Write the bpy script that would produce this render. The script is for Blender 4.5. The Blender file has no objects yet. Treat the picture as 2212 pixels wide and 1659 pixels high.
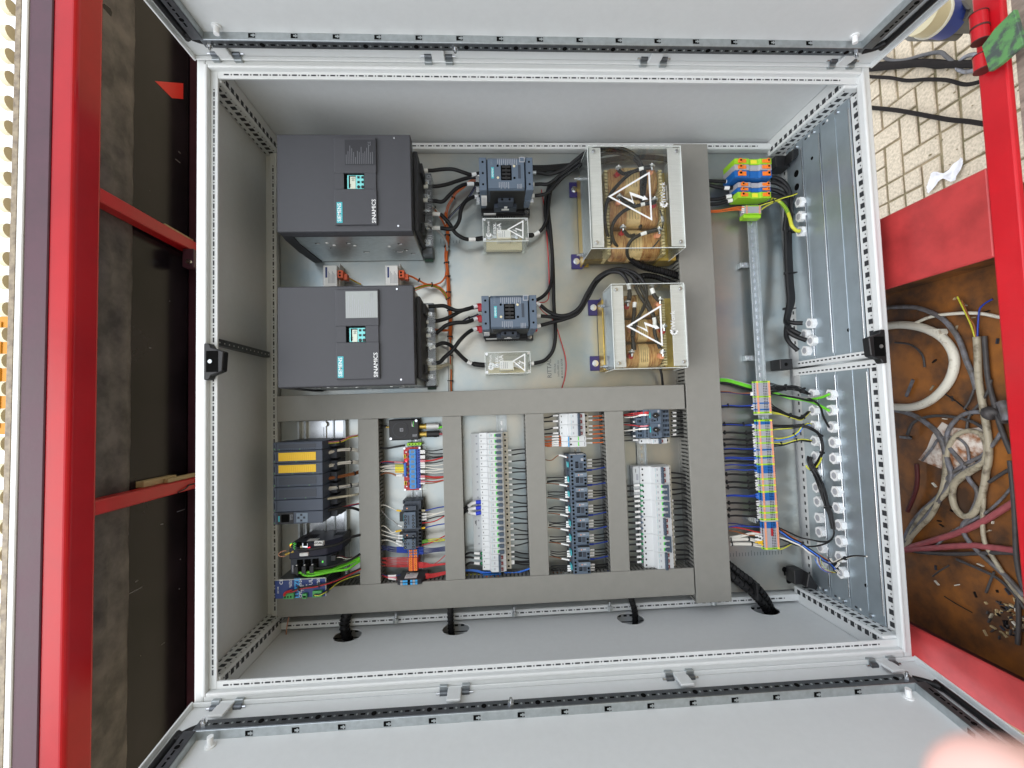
import bpy, math, random
from mathutils import Vector, Matrix
random.seed(7)
# ------------------------------------------------------------------ camera, world, sun, exposure
# Working frame: u = down the cabinet (picture right), v = across it (picture up), d = out of the back plate.
# The cabinet stands upright; the camera is rolled a quarter turn, as the photograph is.
GU = 2.9                                   # u of the paving: the cabinet foot stands 1.1 m above it on the trailer
RM = Matrix(((0,1,0),(0,0,-1),(-1,0,0)))   # (u,v,d) -> world
def W(p): return RM @ Vector(p) + Vector((0,0,GU))
CAM = Vector((.7118,.6808,1.5966)); FPX = 1011.57
_r = Vector((.0529,-.0561,-.0294)); RC = Matrix.Rotation(_r.length,3,_r.normalized())
sc = bpy.context.scene; col = sc.collection
cd = bpy.data.cameras.new('camera'); co = bpy.data.objects.new('camera',cd); col.objects.link(co)
cd.sensor_width = 36; cd.lens = 36*FPX/2212; cd.clip_start = .01; cd.clip_end = 400
co.matrix_world = Matrix.Translation(W(CAM)) @ (RM@RC).to_4x4()
cd.dof.use_dof = True; cd.dof.focus_distance = 1.38; cd.dof.aperture_fstop = 6.3
sc.camera = co
wd = bpy.data.worlds.new('World'); sc.world = wd; wd.use_nodes = True
nt = wd.node_tree; bg = nt.nodes['Background']; sky = nt.nodes.new('ShaderNodeTexSky')
sky.sky_type = 'NISHITA'; sky.sun_disc = False
LD = Vector((-.15,-.55,.8)).normalized()   # towards the sun: high, in front of the cabinet
sky.sun_elevation = math.asin(LD.z); sky.sun_rotation = math.atan2(LD.x,LD.y)
sky.air_density = 1.0; sky.dust_density = 4.0; sky.ozone_density = 1.0
# overcast: the blue sky shows only faintly through a bright, slightly uneven cloud layer
cl = nt.nodes.new('ShaderNodeTexNoise'); cl.inputs['Scale'].default_value = 1.6; cl.inputs['Detail'].default_value = 4
rp_ = nt.nodes.new('ShaderNodeValToRGB'); rp_.color_ramp.elements[0].color = (6.3,6.75,7.3,1); rp_.color_ramp.elements[1].color = (8.8,9.25,9.8,1)
mx_ = nt.nodes.new('ShaderNodeMix'); mx_.data_type = 'RGBA'; mx_.inputs[0].default_value = .8
tcw = nt.nodes.new('ShaderNodeTexCoord'); nt.links.new(tcw.outputs['Generated'],cl.inputs['Vector']); nt.links.new(cl.outputs[0],rp_.inputs[0])
nt.links.new(sky.outputs[0],mx_.inputs[6]); nt.links.new(rp_.outputs[0],mx_.inputs[7]); nt.links.new(mx_.outputs[2],bg.inputs[0]); bg.inputs[1].default_value = .15
sc.cycles.transparent_max_bounces = 32
sd = bpy.data.lights.new('sun','SUN'); so = bpy.data.objects.new('sun',sd); col.objects.link(so)
sd.energy = .6; sd.angle = math.radians(40); sd.color = (1,.99,.98)
so.rotation_euler = LD.to_track_quat('Z','Y').to_euler(); so.location = (1,-4,6)
sc.view_settings.view_transform = 'Standard'; sc.view_settings.look = 'None'
sc.view_settings.exposure = .93; sc.view_settings.gamma = 1
# ------------------------------------------------------------------ helpers
def ray(x,y): return RC @ Vector(((x-1106)/FPX,(829.5-y)/FPX,-1))
def hit(x,y,ax,val):
    r = ray(x,y); return CAM + r*((val-CAM[ax])/r[ax])
def P(x,y,d=.03): return hit(x,y,2,d)
def PU(x,y,u): return hit(x,y,0,u)
def PV(x,y,v): return hit(x,y,1,v)
def PC(x,y,d):                            # a cable point: never below the cabinet floor
    q=P(x,y,d); return PU(x,y,1.764) if 1.764<q.x<1.95 else q
def lin(c): c/=255; return c/12.92 if c<=.04045 else ((c+.055)/1.055)**2.4
MT = {}
def mat(n,rgb,rough=.5,metal=0,var=0,scale=20,bump=0,bs=200,coat=0,emit=0,rgb2=None,stretch=None,spec=.5,thr=(.35,.65)):
    m = bpy.data.materials.new(n); m.use_nodes = True; t = m.node_tree; b = t.nodes['Principled BSDF']
    c = [lin(x) for x in rgb]+[1]
    b.inputs['Base Color'].default_value = c; b.inputs['Roughness'].default_value = rough
    b.inputs['Metallic'].default_value = metal; b.inputs['Specular IOR Level'].default_value = spec
    if coat: b.inputs['Coat Weight'].default_value = coat; b.inputs['Coat Roughness'].default_value = .12
    if emit: b.inputs['Emission Color'].default_value = c; b.inputs['Emission Strength'].default_value = emit
    if var or bump or rgb2:
        tc = t.nodes.new('ShaderNodeTexCoord'); mp = t.nodes.new('ShaderNodeMapping'); t.links.new(tc.outputs['Object'],mp.inputs[0])
        if stretch: mp.inputs['Scale'].default_value = stretch
    if var or rgb2:
        nz = t.nodes.new('ShaderNodeTexNoise'); nz.inputs['Scale'].default_value = scale; nz.inputs['Detail'].default_value = 6; nz.inputs['Roughness'].default_value = .62
        t.links.new(mp.outputs[0],nz.inputs['Vector']); rp = t.nodes.new('ShaderNodeValToRGB'); t.links.new(nz.outputs[0],rp.inputs[0])
        rp.color_ramp.elements[0].position = thr[0]; rp.color_ramp.elements[1].position = thr[1]
        if rgb2: a = [lin(x) for x in rgb2]+[1]; z = c
        else: a = [x*(1-var) for x in c[:3]]+[1]; z = [min(1,x*(1+var)) for x in c[:3]]+[1]
        rp.color_ramp.elements[0].color = a; rp.color_ramp.elements[1].color = z
        t.links.new(rp.outputs[0],b.inputs['Base Color'])
        if var:
            mr = t.nodes.new('ShaderNodeMapRange'); mr.inputs[3].default_value = max(.02,rough-.08); mr.inputs[4].default_value = min(1,rough+.1)
            t.links.new(nz.outputs[0],mr.inputs[0]); t.links.new(mr.outputs[0],b.inputs['Roughness'])
    if bump:
        nb = t.nodes.new('ShaderNodeTexNoise'); nb.inputs['Scale'].default_value = bs; nb.inputs['Detail'].default_value = 3
        t.links.new(mp.outputs[0],nb.inputs['Vector']); bp = t.nodes.new('ShaderNodeBump'); bp.inputs['Strength'].default_value = bump; bp.inputs['Distance'].default_value = .001
        t.links.new(nb.outputs[0],bp.inputs['Height']); t.links.new(bp.outputs[0],b.inputs['Normal'])
    MT[n] = m; return m
def glassy(n,tint,gloss=.12,rough=.04,f=1.45):
    m = bpy.data.materials.new(n); m.use_nodes = True; t = m.node_tree; t.nodes.remove(t.nodes['Principled BSDF'])
    out = t.nodes['Material Output']; tr = t.nodes.new('ShaderNodeBsdfTransparent'); tr.inputs[0].default_value = (*[lin(x) for x in tint],1)
    gl = t.nodes.new('ShaderNodeBsdfGlossy'); gl.inputs['Roughness'].default_value = rough; lw = t.nodes.new('ShaderNodeLayerWeight'); pw = t.nodes.new('ShaderNodeMath'); pw.operation = 'POWER'; pw.inputs[1].default_value = 4; fr = t.nodes.new('ShaderNodeMath'); fr.operation = 'MULTIPLY_ADD'; fr.inputs[1].default_value = .5; fr.inputs[2].default_value = gloss; t.links.new(lw.outputs['Facing'],pw.inputs[0]); t.links.new(pw.outputs[0],fr.inputs[0])
    mx = t.nodes.new('ShaderNodeMixShader'); t.links.new(fr.outputs[0],mx.inputs[0]); t.links.new(tr.outputs[0],mx.inputs[1]); t.links.new(gl.outputs[0],mx.inputs[2])
    t.links.new(mx.outputs[0],out.inputs[0]); MT[n] = m; return m
mat('cab',(210,213,213),.42,0,.015,60,.25,900)
mat('cab_in',(208,211,212),.45,0,.02,50,.2,900)
mat('slot',(44,46,50),.7)
mat('zinc',(178,184,186),.36,.85,.10,60,.1,300)
mat('zinc_dark',(104,108,112),.4,.8,.12,60)
mat('plate',(184,178,166),.3,.85,0,3.2,.14,90,rgb2=(148,160,164),thr=(.35,.68))
mat('steel',(200,202,204),.22,1,.05,90)
mat('gland_sheet',(172,184,192),.4,.75,.07,12,.1,60)
mat('duct',(132,131,125),.55,0,.03,30,.12,700)
mat('duct_side',(116,116,111),.6)
mat('drive',(60,61,66),.5,0,.04,50,.35,1200)
mat('drive_dark',(42,43,48),.55,0,.04,40)
mat('black',(22,22,24),.5); mat('rubber',(20,20,22),.5,0,.1,60,.1,200,spec=.35); mat('hole',(8,8,8),.9,spec=.1)
mat('white',(226,228,228),.4); mat('cream',(214,208,188),.5); mat('ivory',(205,195,160),.45)
mat('paper',(232,232,230),.7); mat('petrol',(60,168,178),.4); mat('teal_key',(120,205,205),.4); mat('lcd',(196,204,190),.3)
mat('siemens',(82,96,112),.5,0,.03,60); mat('siemens_dark',(52,60,72),.5); mat('siemens_light',(108,122,136),.5)
mat('plc',(62,70,84),.5,0,.03,60); mat('plc_dark',(48,53,63),.5); mat('yellow_label',(236,190,30),.5)
mat('navy',(30,32,52),.45,0,.04,40); mat('psu_blue',(30,52,112),.42); mat('cyan',(60,160,220),.4); mat('green_plug',(70,150,80),.5)
mat('net_green',(110,205,50),.4); mat('pe_green',(150,205,40),.45); mat('pe_yellow',(232,222,60),.45); mat('wago_orange',(240,128,40),.45); mat('peach',(236,158,120),.5)
mat('wago_grey',(165,166,172),.5); mat('wago_blue',(20,96,170),.45); mat('relay_blue',(62,140,214),.4); mat('relay_dark',(24,66,160),.4); mat('pcb_red',(176,30,34),.4)
mat('orange_w',(212,104,40),.45); mat('brown_w',(140,84,44),.5); mat('blue_w',(28,62,160),.42); mat('lblue_w',(60,120,220),.42); mat('white_w',(222,218,208),.45)
mat('red_w',(184,38,40),.45); mat('grey_w',(150,150,150),.5); mat('yellow_w',(196,196,58),.45); mat('green_w',(90,150,40),.45); mat('pink_w',(206,130,140),.45)
mat('dblue_w',(30,40,96),.45); mat('copper_clear',(196,142,116),.35); mat('braid',(196,190,168),.45,.2,.25,300,.5,500)
mat('red_boot',(176,22,34),.4); mat('blue_boot',(22,52,190),.4); mat('green_boot',(12,120,72),.45); mat('orange_plug',(206,84,34),.45)
mat('mcb',(200,203,204),.42); mat('mcb_shade',(186,180,164),.5); mat('toggle_green',(90,214,70),.4); mat('toggle_dark',(62,76,92),.4); mat('toggle_red',(120,28,34),.4)
mat('brass',(196,166,84),.32,.75,.14,40); mat('core',(120,104,66),.5,.4,.25,60); mat('copper',(158,98,54),.4,.3,.0,30,.2,80,rgb2=(216,176,114),stretch=(8,1,1))
mat('tape',(214,184,128),.6,0,.15,60); mat('insul',(206,190,140),.6,0,.12,60); mat('alu',(206,206,204),.4,.3,.06,20,stretch=(1,12,1)); mat('navy_steel',(44,38,96),.4)
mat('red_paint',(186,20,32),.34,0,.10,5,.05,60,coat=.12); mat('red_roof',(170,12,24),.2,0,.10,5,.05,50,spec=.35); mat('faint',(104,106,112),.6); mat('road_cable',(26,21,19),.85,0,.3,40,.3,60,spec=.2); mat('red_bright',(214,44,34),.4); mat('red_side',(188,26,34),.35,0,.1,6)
mat('red_old',(184,62,62),.42,0,0,9,.15,60,rgb2=(136,44,44),thr=(.2,.6)); mat('burgundy',(74,40,54),.45,0,.14,14,.15,100)
mat('deck',(34,28,34),.2,0,0,6,.25,14,rgb2=(15,13,18),spec=.22)
mat('rust',(168,106,44),.6,0,0,6,.5,60,rgb2=(76,55,40),thr=(.37,.65)); mat('rust_dark',(96,34,34),.6,0,0,4,.2,60,rgb2=(60,34,30))
mat('wood',(186,166,124),.7,0,.15,40,stretch=(1,1,.1)); mat('ply',(150,140,128),.8,0,0,16,.5,60,rgb2=(112,104,94),stretch=(1,3.5,1))
mat('paver',(188,174,152),.85,0,.22,90,.7,400); mat('joint',(158,140,112),.95,0,0,7,.5,200,rgb2=(112,106,78)); mat('ground',(190,178,156),.9,0,.12,30)
mat('grimy',(172,164,142),.5,0,0,40,.15,90,rgb2=(98,88,72),thr=(.3,.5)); mat('grimy_white',(222,220,206),.45,0,0,30,.1,90,rgb2=(140,118,88),thr=(.28,.42)); mat('grimy_grey',(120,122,130),.5,0,0,40,.1,90,rgb2=(84,78,70))
mat('grimy_red',(160,84,88),.5,0,.15,40); mat('grimy_dark',(70,68,68),.55,0,.25,40); mat('paper_old',(226,218,208),.7,0,0,14,0,90,rgb2=(150,98,60),thr=(.4,.52))
mat('green_old',(92,142,86),.5,0,0,45,.4,80,rgb2=(74,84,80),thr=(.42,.56)); mat('yellow_board',(216,142,10),.5,emit=0); mat('bulb_cap',(226,216,184),.45)
mat('skin',(224,178,166),.5,0,.05,30,.2,300,coat=.1); mat('nail',(240,206,196),.3); mat('led_green',(90,210,80),.4,emit=.35); mat('led_red',(255,50,70),.4,emit=1); mat('led_amber',(255,190,60),.4,emit=.5)
mat('socket_blue',(36,56,130),.45); mat('socket_grey',(92,88,80),.6,0,.15,50); mat('rag',(224,222,224),.8); mat('pcb_green',(26,60,44),.5); mat('grey_label',(168,168,166),.5); mat('print',(160,162,168),.6); mat('plate_label',(146,150,148),.4,.3)
glassy('clear',(253,254,253),gloss=.035); mat('clear_edge',(222,228,226),.2); mat('strip_plastic',(158,144,120),.4,0,0,60,.1,60,rgb2=(110,96,80)); mat('dust_strip',(104,96,92),.5,0,0,14,.5,30,rgb2=(58,53,52)); glassy('bulb_glass',(240,242,238),gloss=.1); glassy('smoke',(190,192,194))
M = MT
ORG = {}
class MB:
    def __init__(s): s.v=[]; s.f=[]; s.m=[]; s.ms=[]; s.sm=[]
    def mi(s,m):
        if m not in s.ms: s.ms.append(m)
        return s.ms.index(m)
    def add(s,vs,fs,m,smooth=False):
        b=len(s.v); s.v+= [tuple(x) for x in vs]; k=s.mi(m)
        for f in fs: s.f.append([b+i for i in f]); s.m.append(k); s.sm.append(smooth)
        return s
    def box(s,u0,u1,v0,v1,d0,d1,m):
        u0,u1=sorted((u0,u1)); v0,v1=sorted((v0,v1)); d0,d1=sorted((d0,d1))
        return s.add([(u0,v0,d0),(u1,v0,d0),(u1,v1,d0),(u0,v1,d0),(u0,v0,d1),(u1,v0,d1),(u1,v1,d1),(u0,v1,d1)],
            [(0,3,2,1),(4,5,6,7),(0,1,5,4),(1,2,6,5),(2,3,7,6),(3,0,4,7)],m)
    def pbox(s,x0,y0,x1,y1,d,m,th=.002,d0=None):   # a box whose front face covers a measured rectangle at depth d
        a=P(x0,(y0+y1)/2,d); b=P(x1,(y0+y1)/2,d); c=P((x0+x1)/2,y0,d); e=P((x0+x1)/2,y1,d)
        return s.box(a.x,b.x,e.y,c.y,d-th if d0 is None else d0,d,m)
    def prism(s,pts,ax,a,b,m,smooth=False):        # 2-D outline extruded along axis ax
        n=len(pts)
        def mk(p,t):
            if ax==0: return (t,p[0],p[1])
            if ax==1: return (p[0],t,p[1])
            return (p[0],p[1],t)
        area=sum(pts[i][0]*pts[(i+1)%n][1]-pts[(i+1)%n][0]*pts[i][1] for i in range(n))
        sgn = (area>0) ^ (ax==1)
        vs=[mk(p,a) for p in pts]+[mk(p,b) for p in pts]
        top=list(range(n,2*n)); bot=list(range(n-1,-1,-1)); sd_=[(i,(i+1)%n,n+(i+1)%n,n+i) for i in range(n)]
        fs=[top,bot]+sd_
        if not (sgn ^ (b<a)): fs=[tuple(reversed(f)) for f in fs]
        return s.add(vs,fs,m,smooth)
    def cyl(s,p,q,r,m,n=12,r2=None,smooth=True):
        p=Vector(p); q=Vector(q); ax=(q-p).normalized(); t=ax.orthogonal().normalized(); w=ax.cross(t); r2=r if r2 is None else r2
        vs=[];
        for c,rr in ((p,r),(q,r2)):
            for i in range(n): a=2*math.pi*i/n; vs.append(c+t*rr*math.cos(a)+w*rr*math.sin(a))
        s.add(vs,[(i,(i+1)%n,n+(i+1)%n,n+i) for i in range(n)],m,smooth)
        return s.add(vs,[tuple(range(n-1,-1,-1)),tuple(range(n,2*n))],m,False)
    def hexn(s,p,q,r,m): return s.cyl(p,q,r,m,6,smooth=False)
    def tube(s,pts,r,m,n=6,sub=4,cap=True,rf=None):
        pts=smooth_path(pts,sub); N=len(pts); vs=[]; t=None
        for i,p in enumerate(pts):
            ax=(pts[min(i+1,N-1)]-pts[max(i-1,0)]); 
            if ax.length<1e-9: ax=Vector((0,0,1))
            ax.normalize(); t=(ax.orthogonal() if t is None else t-ax*t.dot(ax)).normalized(); w=ax.cross(t)
            rr=r*(rf(i/(N-1)) if rf else 1)
            for k in range(n): a=2*math.pi*k/n; vs.append(p+t*rr*math.cos(a)+w*rr*math.sin(a))
        fs=[(i*n+k,i*n+(k+1)%n,(i+1)*n+(k+1)%n,(i+1)*n+k) for i in range(N-1) for k in range(n)]
        s.add(vs,fs,m,True)
        if cap: s.add([vs[k] for k in range(n)]+[vs[(N-1)*n+k] for k in range(n)],[tuple(range(n-1,-1,-1)),tuple(range(n,2*n))],m)
        return s
    def sph(s,c,r,m,sc_=(1,1,1),n=10):
        vs=[];fs=[]
        for i in range(n//2+1):
            th=math.pi*i/(n//2)
            for j in range(n):
                ph=2*math.pi*j/n; vs.append((c[0]+r*sc_[0]*math.cos(th),c[1]+r*sc_[1]*math.sin(th)*math.cos(ph),c[2]+r*sc_[2]*math.sin(th)*math.sin(ph)))
        for i in range(n//2):
            for j in range(n): fs.append((i*n+j,(i+1)*n+j,(i+1)*n+(j+1)%n,i*n+(j+1)%n))
        return s.add(vs,fs,m,True)
    def text(s,t,u,v,d,size,m,rot=0,al='C',bold=0,th=.0004,fx=1):
        vs,fs=glyphs(t,al,bold); cr,sr=math.cos(rot),math.sin(rot)
        return s.add([(u+size*(-(x*fx*sr+y*cr)),v+size*(x*fx*cr-y*sr),d+th) for x,y in vs],fs,m)
def smooth_path(pts,sub):
    pts=[Vector(p) for p in pts]
    if sub<=1 or len(pts)<3: return pts
    o=[]
    for i in range(len(pts)-1):
        p0=pts[max(i-1,0)]; p1=pts[i]; p2=pts[i+1]; p3=pts[min(i+2,len(pts)-1)]
        for k in range(sub):
            t=k/sub; o.append(.5*((2*p1)+(p2-p0)*t+(2*p0-5*p1+4*p2-p3)*t*t+(3*p1-p0-3*p2+p3)*t**3))
    o.append(pts[-1]); return o
_G={}
def glyphs(t,al,bold):
    k=(t,al,bold)
    if k not in _G:
        c=bpy.data.curves.new('glyph','FONT'); c.body=t; c.align_x={'C':'CENTER','L':'LEFT','R':'RIGHT'}[al]; c.align_y='CENTER'; c.size=1; c.offset=bold; c.resolution_u=2
        o=bpy.data.objects.new('glyph',c); me=bpy.data.meshes.new_from_object(o)
        _G[k]=([(w.co.x,w.co.y) for w in me.vertices],[tuple(p.vertices) for p in me.polygons])
        bpy.data.objects.remove(o); bpy.data.meshes.remove(me); bpy.data.curves.remove(c)
    return _G[k]
def tag(o,label=None,cat=None,group=None,kind=None):
    if label: o['label']=label
    if cat: o['category']=cat
    if group: o['group']=group
    if kind: o['kind']=kind
    return o
def root_xf(o,org): o.rotation_euler=RM.to_euler(); o.location=W(org); ORG[o]=Vector(org)
def thing(name,label,cat,org,group=None):
    o=bpy.data.objects.new(name,None); col.objects.link(o); o.empty_display_size=.02; root_xf(o,org); return tag(o,label,cat,group)
def part(name,mb,parent,bevel=0,seg=1,kind=None,label=None):
    org=ORG[parent]; me=bpy.data.meshes.new(name); me.from_pydata([(a-org.x,b-org.y,c-org.z) for a,b,c in mb.v],[],mb.f)
    for m in mb.ms: me.materials.append(M[m])
    me.polygons.foreach_set('material_index',mb.m); me.polygons.foreach_set('use_smooth',mb.sm); me.update()
    o=bpy.data.objects.new(name,me); col.objects.link(o); o.parent=parent; ORG[o]=org
    if bevel: b=o.modifiers.new('bevel','BEVEL'); b.width=bevel; b.segments=seg; b.limit_method='ANGLE'
    return tag(o,label,kind=kind)
def single(name,mb,label=None,cat=None,group=None,kind=None,org=None,bevel=0,seg=1):
    if org is None: org=mb.v[0]
    org=Vector(org); me=bpy.data.meshes.new(name); me.from_pydata([(a-org.x,b-org.y,c-org.z) for a,b,c in mb.v],[],mb.f)
    for m in mb.ms: me.materials.append(M[m])
    me.polygons.foreach_set('material_index',mb.m); me.polygons.foreach_set('use_smooth',mb.sm); me.update()
    o=bpy.data.objects.new(name,me); col.objects.link(o); root_xf(o,org)
    if bevel: b=o.modifiers.new('bevel','BEVEL'); b.width=bevel; b.segments=seg; b.limit_method='ANGLE'
    return tag(o,label,cat,group,kind)
KIDS={}
def copy_tree(o,org,label=None,group=None):
    c=o.copy(); col.objects.link(c); c.location=W(org); ORG[c]=Vector(org)
    if label: c['label']=label
    if group: c['group']=group
    kids=[x for x in bpy.data.objects if x.parent==o] if o not in KIDS else KIDS[o]
    KIDS[o]=kids
    for ch in kids:
        k=ch.copy(); col.objects.link(k); k.parent=c
        if ch not in KIDS: KIDS[ch]=[x for x in bpy.data.objects if x.parent==ch]
        for g in KIDS[ch]: q=g.copy(); col.objects.link(q); q.parent=k
    return c
def cable(name,pts,r,m,label,cat='cable',group=None,n=8,sleeves=(),sub=6,dd=.04):
    """a cable as one smooth tube; sleeves = (t0,t1,material,scale)"""
    q=[PC(*p) if len(p)==3 else PC(p[0],p[1],dd) for p in pts] if not isinstance(pts[0],Vector) else pts
    mb=MB(); mb.tube(q,r,m,n,sub); o=single(name,mb,label,cat,group,org=q[0])
    s=smooth_path(q,sub)
    for t0,t1,mm,k in sleeves:
        i0=int(t0*(len(s)-1)); i1=max(i0+1,int(round(t1*(len(s)-1)))); b=MB(); b.tube(s[i0:i1+1],r*k,mm,n,1); part('marker_sleeve' if mm in('white','paper','yellow_w') else 'boot',b,o)
    return o
# ------------------------------------------------------------------ ground
L_=.2; W_=.1
def pavers():
    cells=[]
    for i in range(-14,34):
        for j in range(-14,22):
            # herringbone cell: one paver along v, one along d
            bx=(i*W_)+0; s_=(i-j)%4
            if s_ in (0,3) and random.random()<.22: cells+= [(i,j,1,1),((i+1,j,1,1) if s_==0 else (i,j+1,1,1))]
            elif s_==0: cells.append((i,j,2,1))
            elif s_==3: cells.append((i,j,1,2))
    return cells
g=.006
gr=MB(); gr.box(GU+.0,GU+.05,-60,60,-60,60,'joint'); GND=single('ground',gr,kind='structure',org=(GU,0,0))
PV0=Vector((GU,1.92,-.242))
near=[];far=[]
for (i,j,a,b) in pavers():
    v=PV0.y+(i-8)*W_; d=PV0.z+(j-4)*W_
    (near if (1.15<v<2.6 and -.75<d<.45) else far).append((v,d,a*W_,b*W_))
protos={}
for (v,d,a,b) in near:
    mb=MB(); k=(round(a,2),round(b,2))
    if k not in protos:
        x0,x1,y0,y1=g,a-g,g,b-g; e=.004
        mb.add([(0,x0,y0),(0,x1,y0),(0,x1,y1),(0,x0,y1),(-.004,x0,y0),(-.004,x1,y0),(-.004,x1,y1),(-.004,x0,y1),(-.008,x0+e,y0+e),(-.008,x1-e,y0+e),(-.008,x1-e,y1-e),(-.008,x0+e,y1-e)],
            [(4,0,1,5),(5,1,2,6),(6,2,3,7),(7,3,0,4),(8,4,5,9),(9,5,6,10),(10,6,7,11),(11,7,4,8),(8,9,10,11)],'paver')
        me=bpy.data.meshes.new('paver'); me.from_pydata(mb.v,[],mb.f); me.materials.append(M['paver']); me.update(); protos[k]=me
    o=bpy.data.objects.new('paver',protos[k]); col.objects.link(o); o.parent=GND; o.location=(random.uniform(-.002,.002),v,d); o.rotation_euler=(random.uniform(-.02,.02),random.uniform(-.006,.006),random.uniform(-.006,.006))
mb=MB()
for (v,d,a,b) in far:
    z=GU-.007+random.uniform(-.0015,.0015); mb.add([(GU,v+g,d+g),(GU,v+a-g,d+g),(GU,v+a-g,d+b-g),(GU,v+g,d+b-g),(z,v+g,d+g),(z,v+a-g,d+g),(z,v+a-g,d+b-g),(z,v+g,d+b-g)],[(4,0,1,5),(5,1,2,6),(6,2,3,7),(7,3,0,4),(4,5,6,7)],'paver')
part('paver_field',mb,GND,kind='stuff')
# ------------------------------------------------------------------ the trailer: roof structure above (left) and chassis below (right)
T=thing('trailer_roof','red painted steel roof frame with dark underside above the cabinet','roof frame',(-.3,.8,.4))
mb=MB(); mb.box(-.28,-.22,-.9,2.6,.412,.492,'red_roof'); part('front_beam',mb,T,.011,5)
mb=MB(); import mathutils
gv=[]; nv,nd=260,9
for i in range(nv):
    for j in range(nd):
        v=-.9+3.5*i/(nv-1); d=.225+.186*j/(nd-1); k=mathutils.noise.noise(Vector((v*7,d*9,3)))+.5*mathutils.noise.noise(Vector((v*22,d*14,7)))
        gv.append((-.2835+.010*abs(math.sin(j*1.15))*(.7+k)*(0 if j in (0,) else 1)+.0005,v,d+.006*k*(1 if j<nd-1 else 0)))
mb.add(gv,[(i*nd+j,i*nd+j+1,(i+1)*nd+j+1,(i+1)*nd+j) for i in range(nv-1) for j in range(nd-1)],'dust_strip',True); part('rumpled_sheet',mb,T)
mb=MB(); mb.box(-.285,-.215,-.9,2.6,-.1,-.028,'burgundy'); part('rear_beam',mb,T,.004)
for v0,v1,mm,a in ((1.232,1.268,'red_side',0),(.452,.488,'red_side',0)):
    mb=MB(); mb.box(-.277,-.24,v0,v1,-.03,.415,mm); part('cross_tube',mb,T,.003)
mb=MB(); mb.box(-.30,-.284,-.9,2.6,-1.2,.45,'deck')
for k in range(26):
    v=random.uniform(-.8,2.5); d=random.uniform(-.1,.35); l=random.uniform(.01,.07); mb.box(-.2842,-.2836,v,v+random.uniform(.001,.004),d,d+l*random.random(),'grimy_grey')
part('underside_board',mb,T)
mb=MB(); mb.prism([(q.y,q.z) for q in (PU(335,175,-.283),PU(396,180,-.283),PU(396,214,-.283),PU(372,212,-.283))],0,-.2845,-.2832,'red_bright'); part('paint_patch',mb,T,label='bright red paint patch on the dark underside')  # red reflection on the glossy board, coloured in as a flat patch
mb=MB(); mb.box(-.322,-.270,-.9,2.6,.46,.496,'burgundy'); part('fascia_board',mb,T,.002)
mb=MB(); mb.box(-.337,-.3225,-.9,2.6,.455,.499,'white'); part('edge_strip',mb,T,.002)
mb=MB(); mb.box(-.351,-.3375,-.9,2.6,.44,.498,'strip_plastic'); part('lamp_strip',mb,T,.001)
mb=MB()
for k in range(60): v=-.85+k*.0573; mb.box(-.3445,-.338,v,v+.03,.45,.48,'cream')
part('lamp_holder_back',mb,T,kind='stuff')
# bulbs along the edge
ys=[50,215,365,510,670,830,1000,1160,1330,1495,1659+20,1659+170,1659+345,1659+510,1659+680,1659+860,1659+1035,1659+1215,1659+1390,1659+1560,3318+95,3318+270,3318+455,3318+640,3318+830,3318+1005,3318+1185,3318+1370,3318+1550]
b0=None
for k,yc in enumerate(ys):
    x=21-17*k/28; c=P(x,yc/3,.475)
    if b0 is None:
        b0=thing('light_bulb','cream based clear lamp in the long row on the roof edge','light bulb',(c.x,c.y,c.z),'lamps along the roof edge')
        m1=MB(); m1.cyl((c.x+.006,c.y,c.z),(c.x-.008,c.y,c.z),.0165,'bulb_cap',16); m1.cyl((c.x-.008,c.y,c.z),(c.x-.012,c.y,c.z),.0165,'bulb_cap',16,.0125); part('lamp_cap',m1,b0)
        m2=MB(); m2.sph((c.x-.018,c.y,c.z),.0115,'bulb_glass',(1.5,1,1),12); part('lamp_glass',m2,b0)
    else: copy_tree(b0,(c.x,c.y,c.z))
mb=MB(); a=P(0,930,.1); b=P(0,640,.1); mb.box(-1.4,-.962,.645,1.062,-.2,-.14,'yellow_board'); mb.box(-1.38,-.982,.665,1.042,-.142,-.136,'yellow_board')
single('yellow_panel',mb,'plain yellow board behind the lamps at the picture edge','board',bevel=.004)
mb=MB(); mb.box(-.283,-.262,1.27,1.285,-.02,.12,'wood'); single('wooden_batten',mb,'pale wooden batten lying on the upper red cross tube','wooden batten',bevel=.001)
mb=MB(); mb.box(-.285,-.262,.489,.506,.06,.2,'wood'); single('wooden_batten',mb,'long pale wooden batten beside the lower red cross tube','wooden batten',bevel=.001)
mb=MB(); mb.box(-.262,-.247,.489,.501,-.02,.12,'wood'); single('wooden_batten',mb,'short wooden batten stacked over another by the lower tube','wooden batten',bevel=.001)
q=[Vector((-.239,.455,.09)),Vector((-.234,.462,.06)),Vector((-.236,.47,.03)),Vector((-.2,.47,-.01))]
cable('cable',q,.0022,'black','thin black wire hanging along the lower red cross tube','cable')
mb=MB(); mb.box(-.255,-.22,1.17,1.23,.02,.05,'burgundy'); mb.cyl((-.23,1.185,.05),(-.23,1.185,.06),.008,'steel',8); part('bracket',mb,T,.002)
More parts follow.
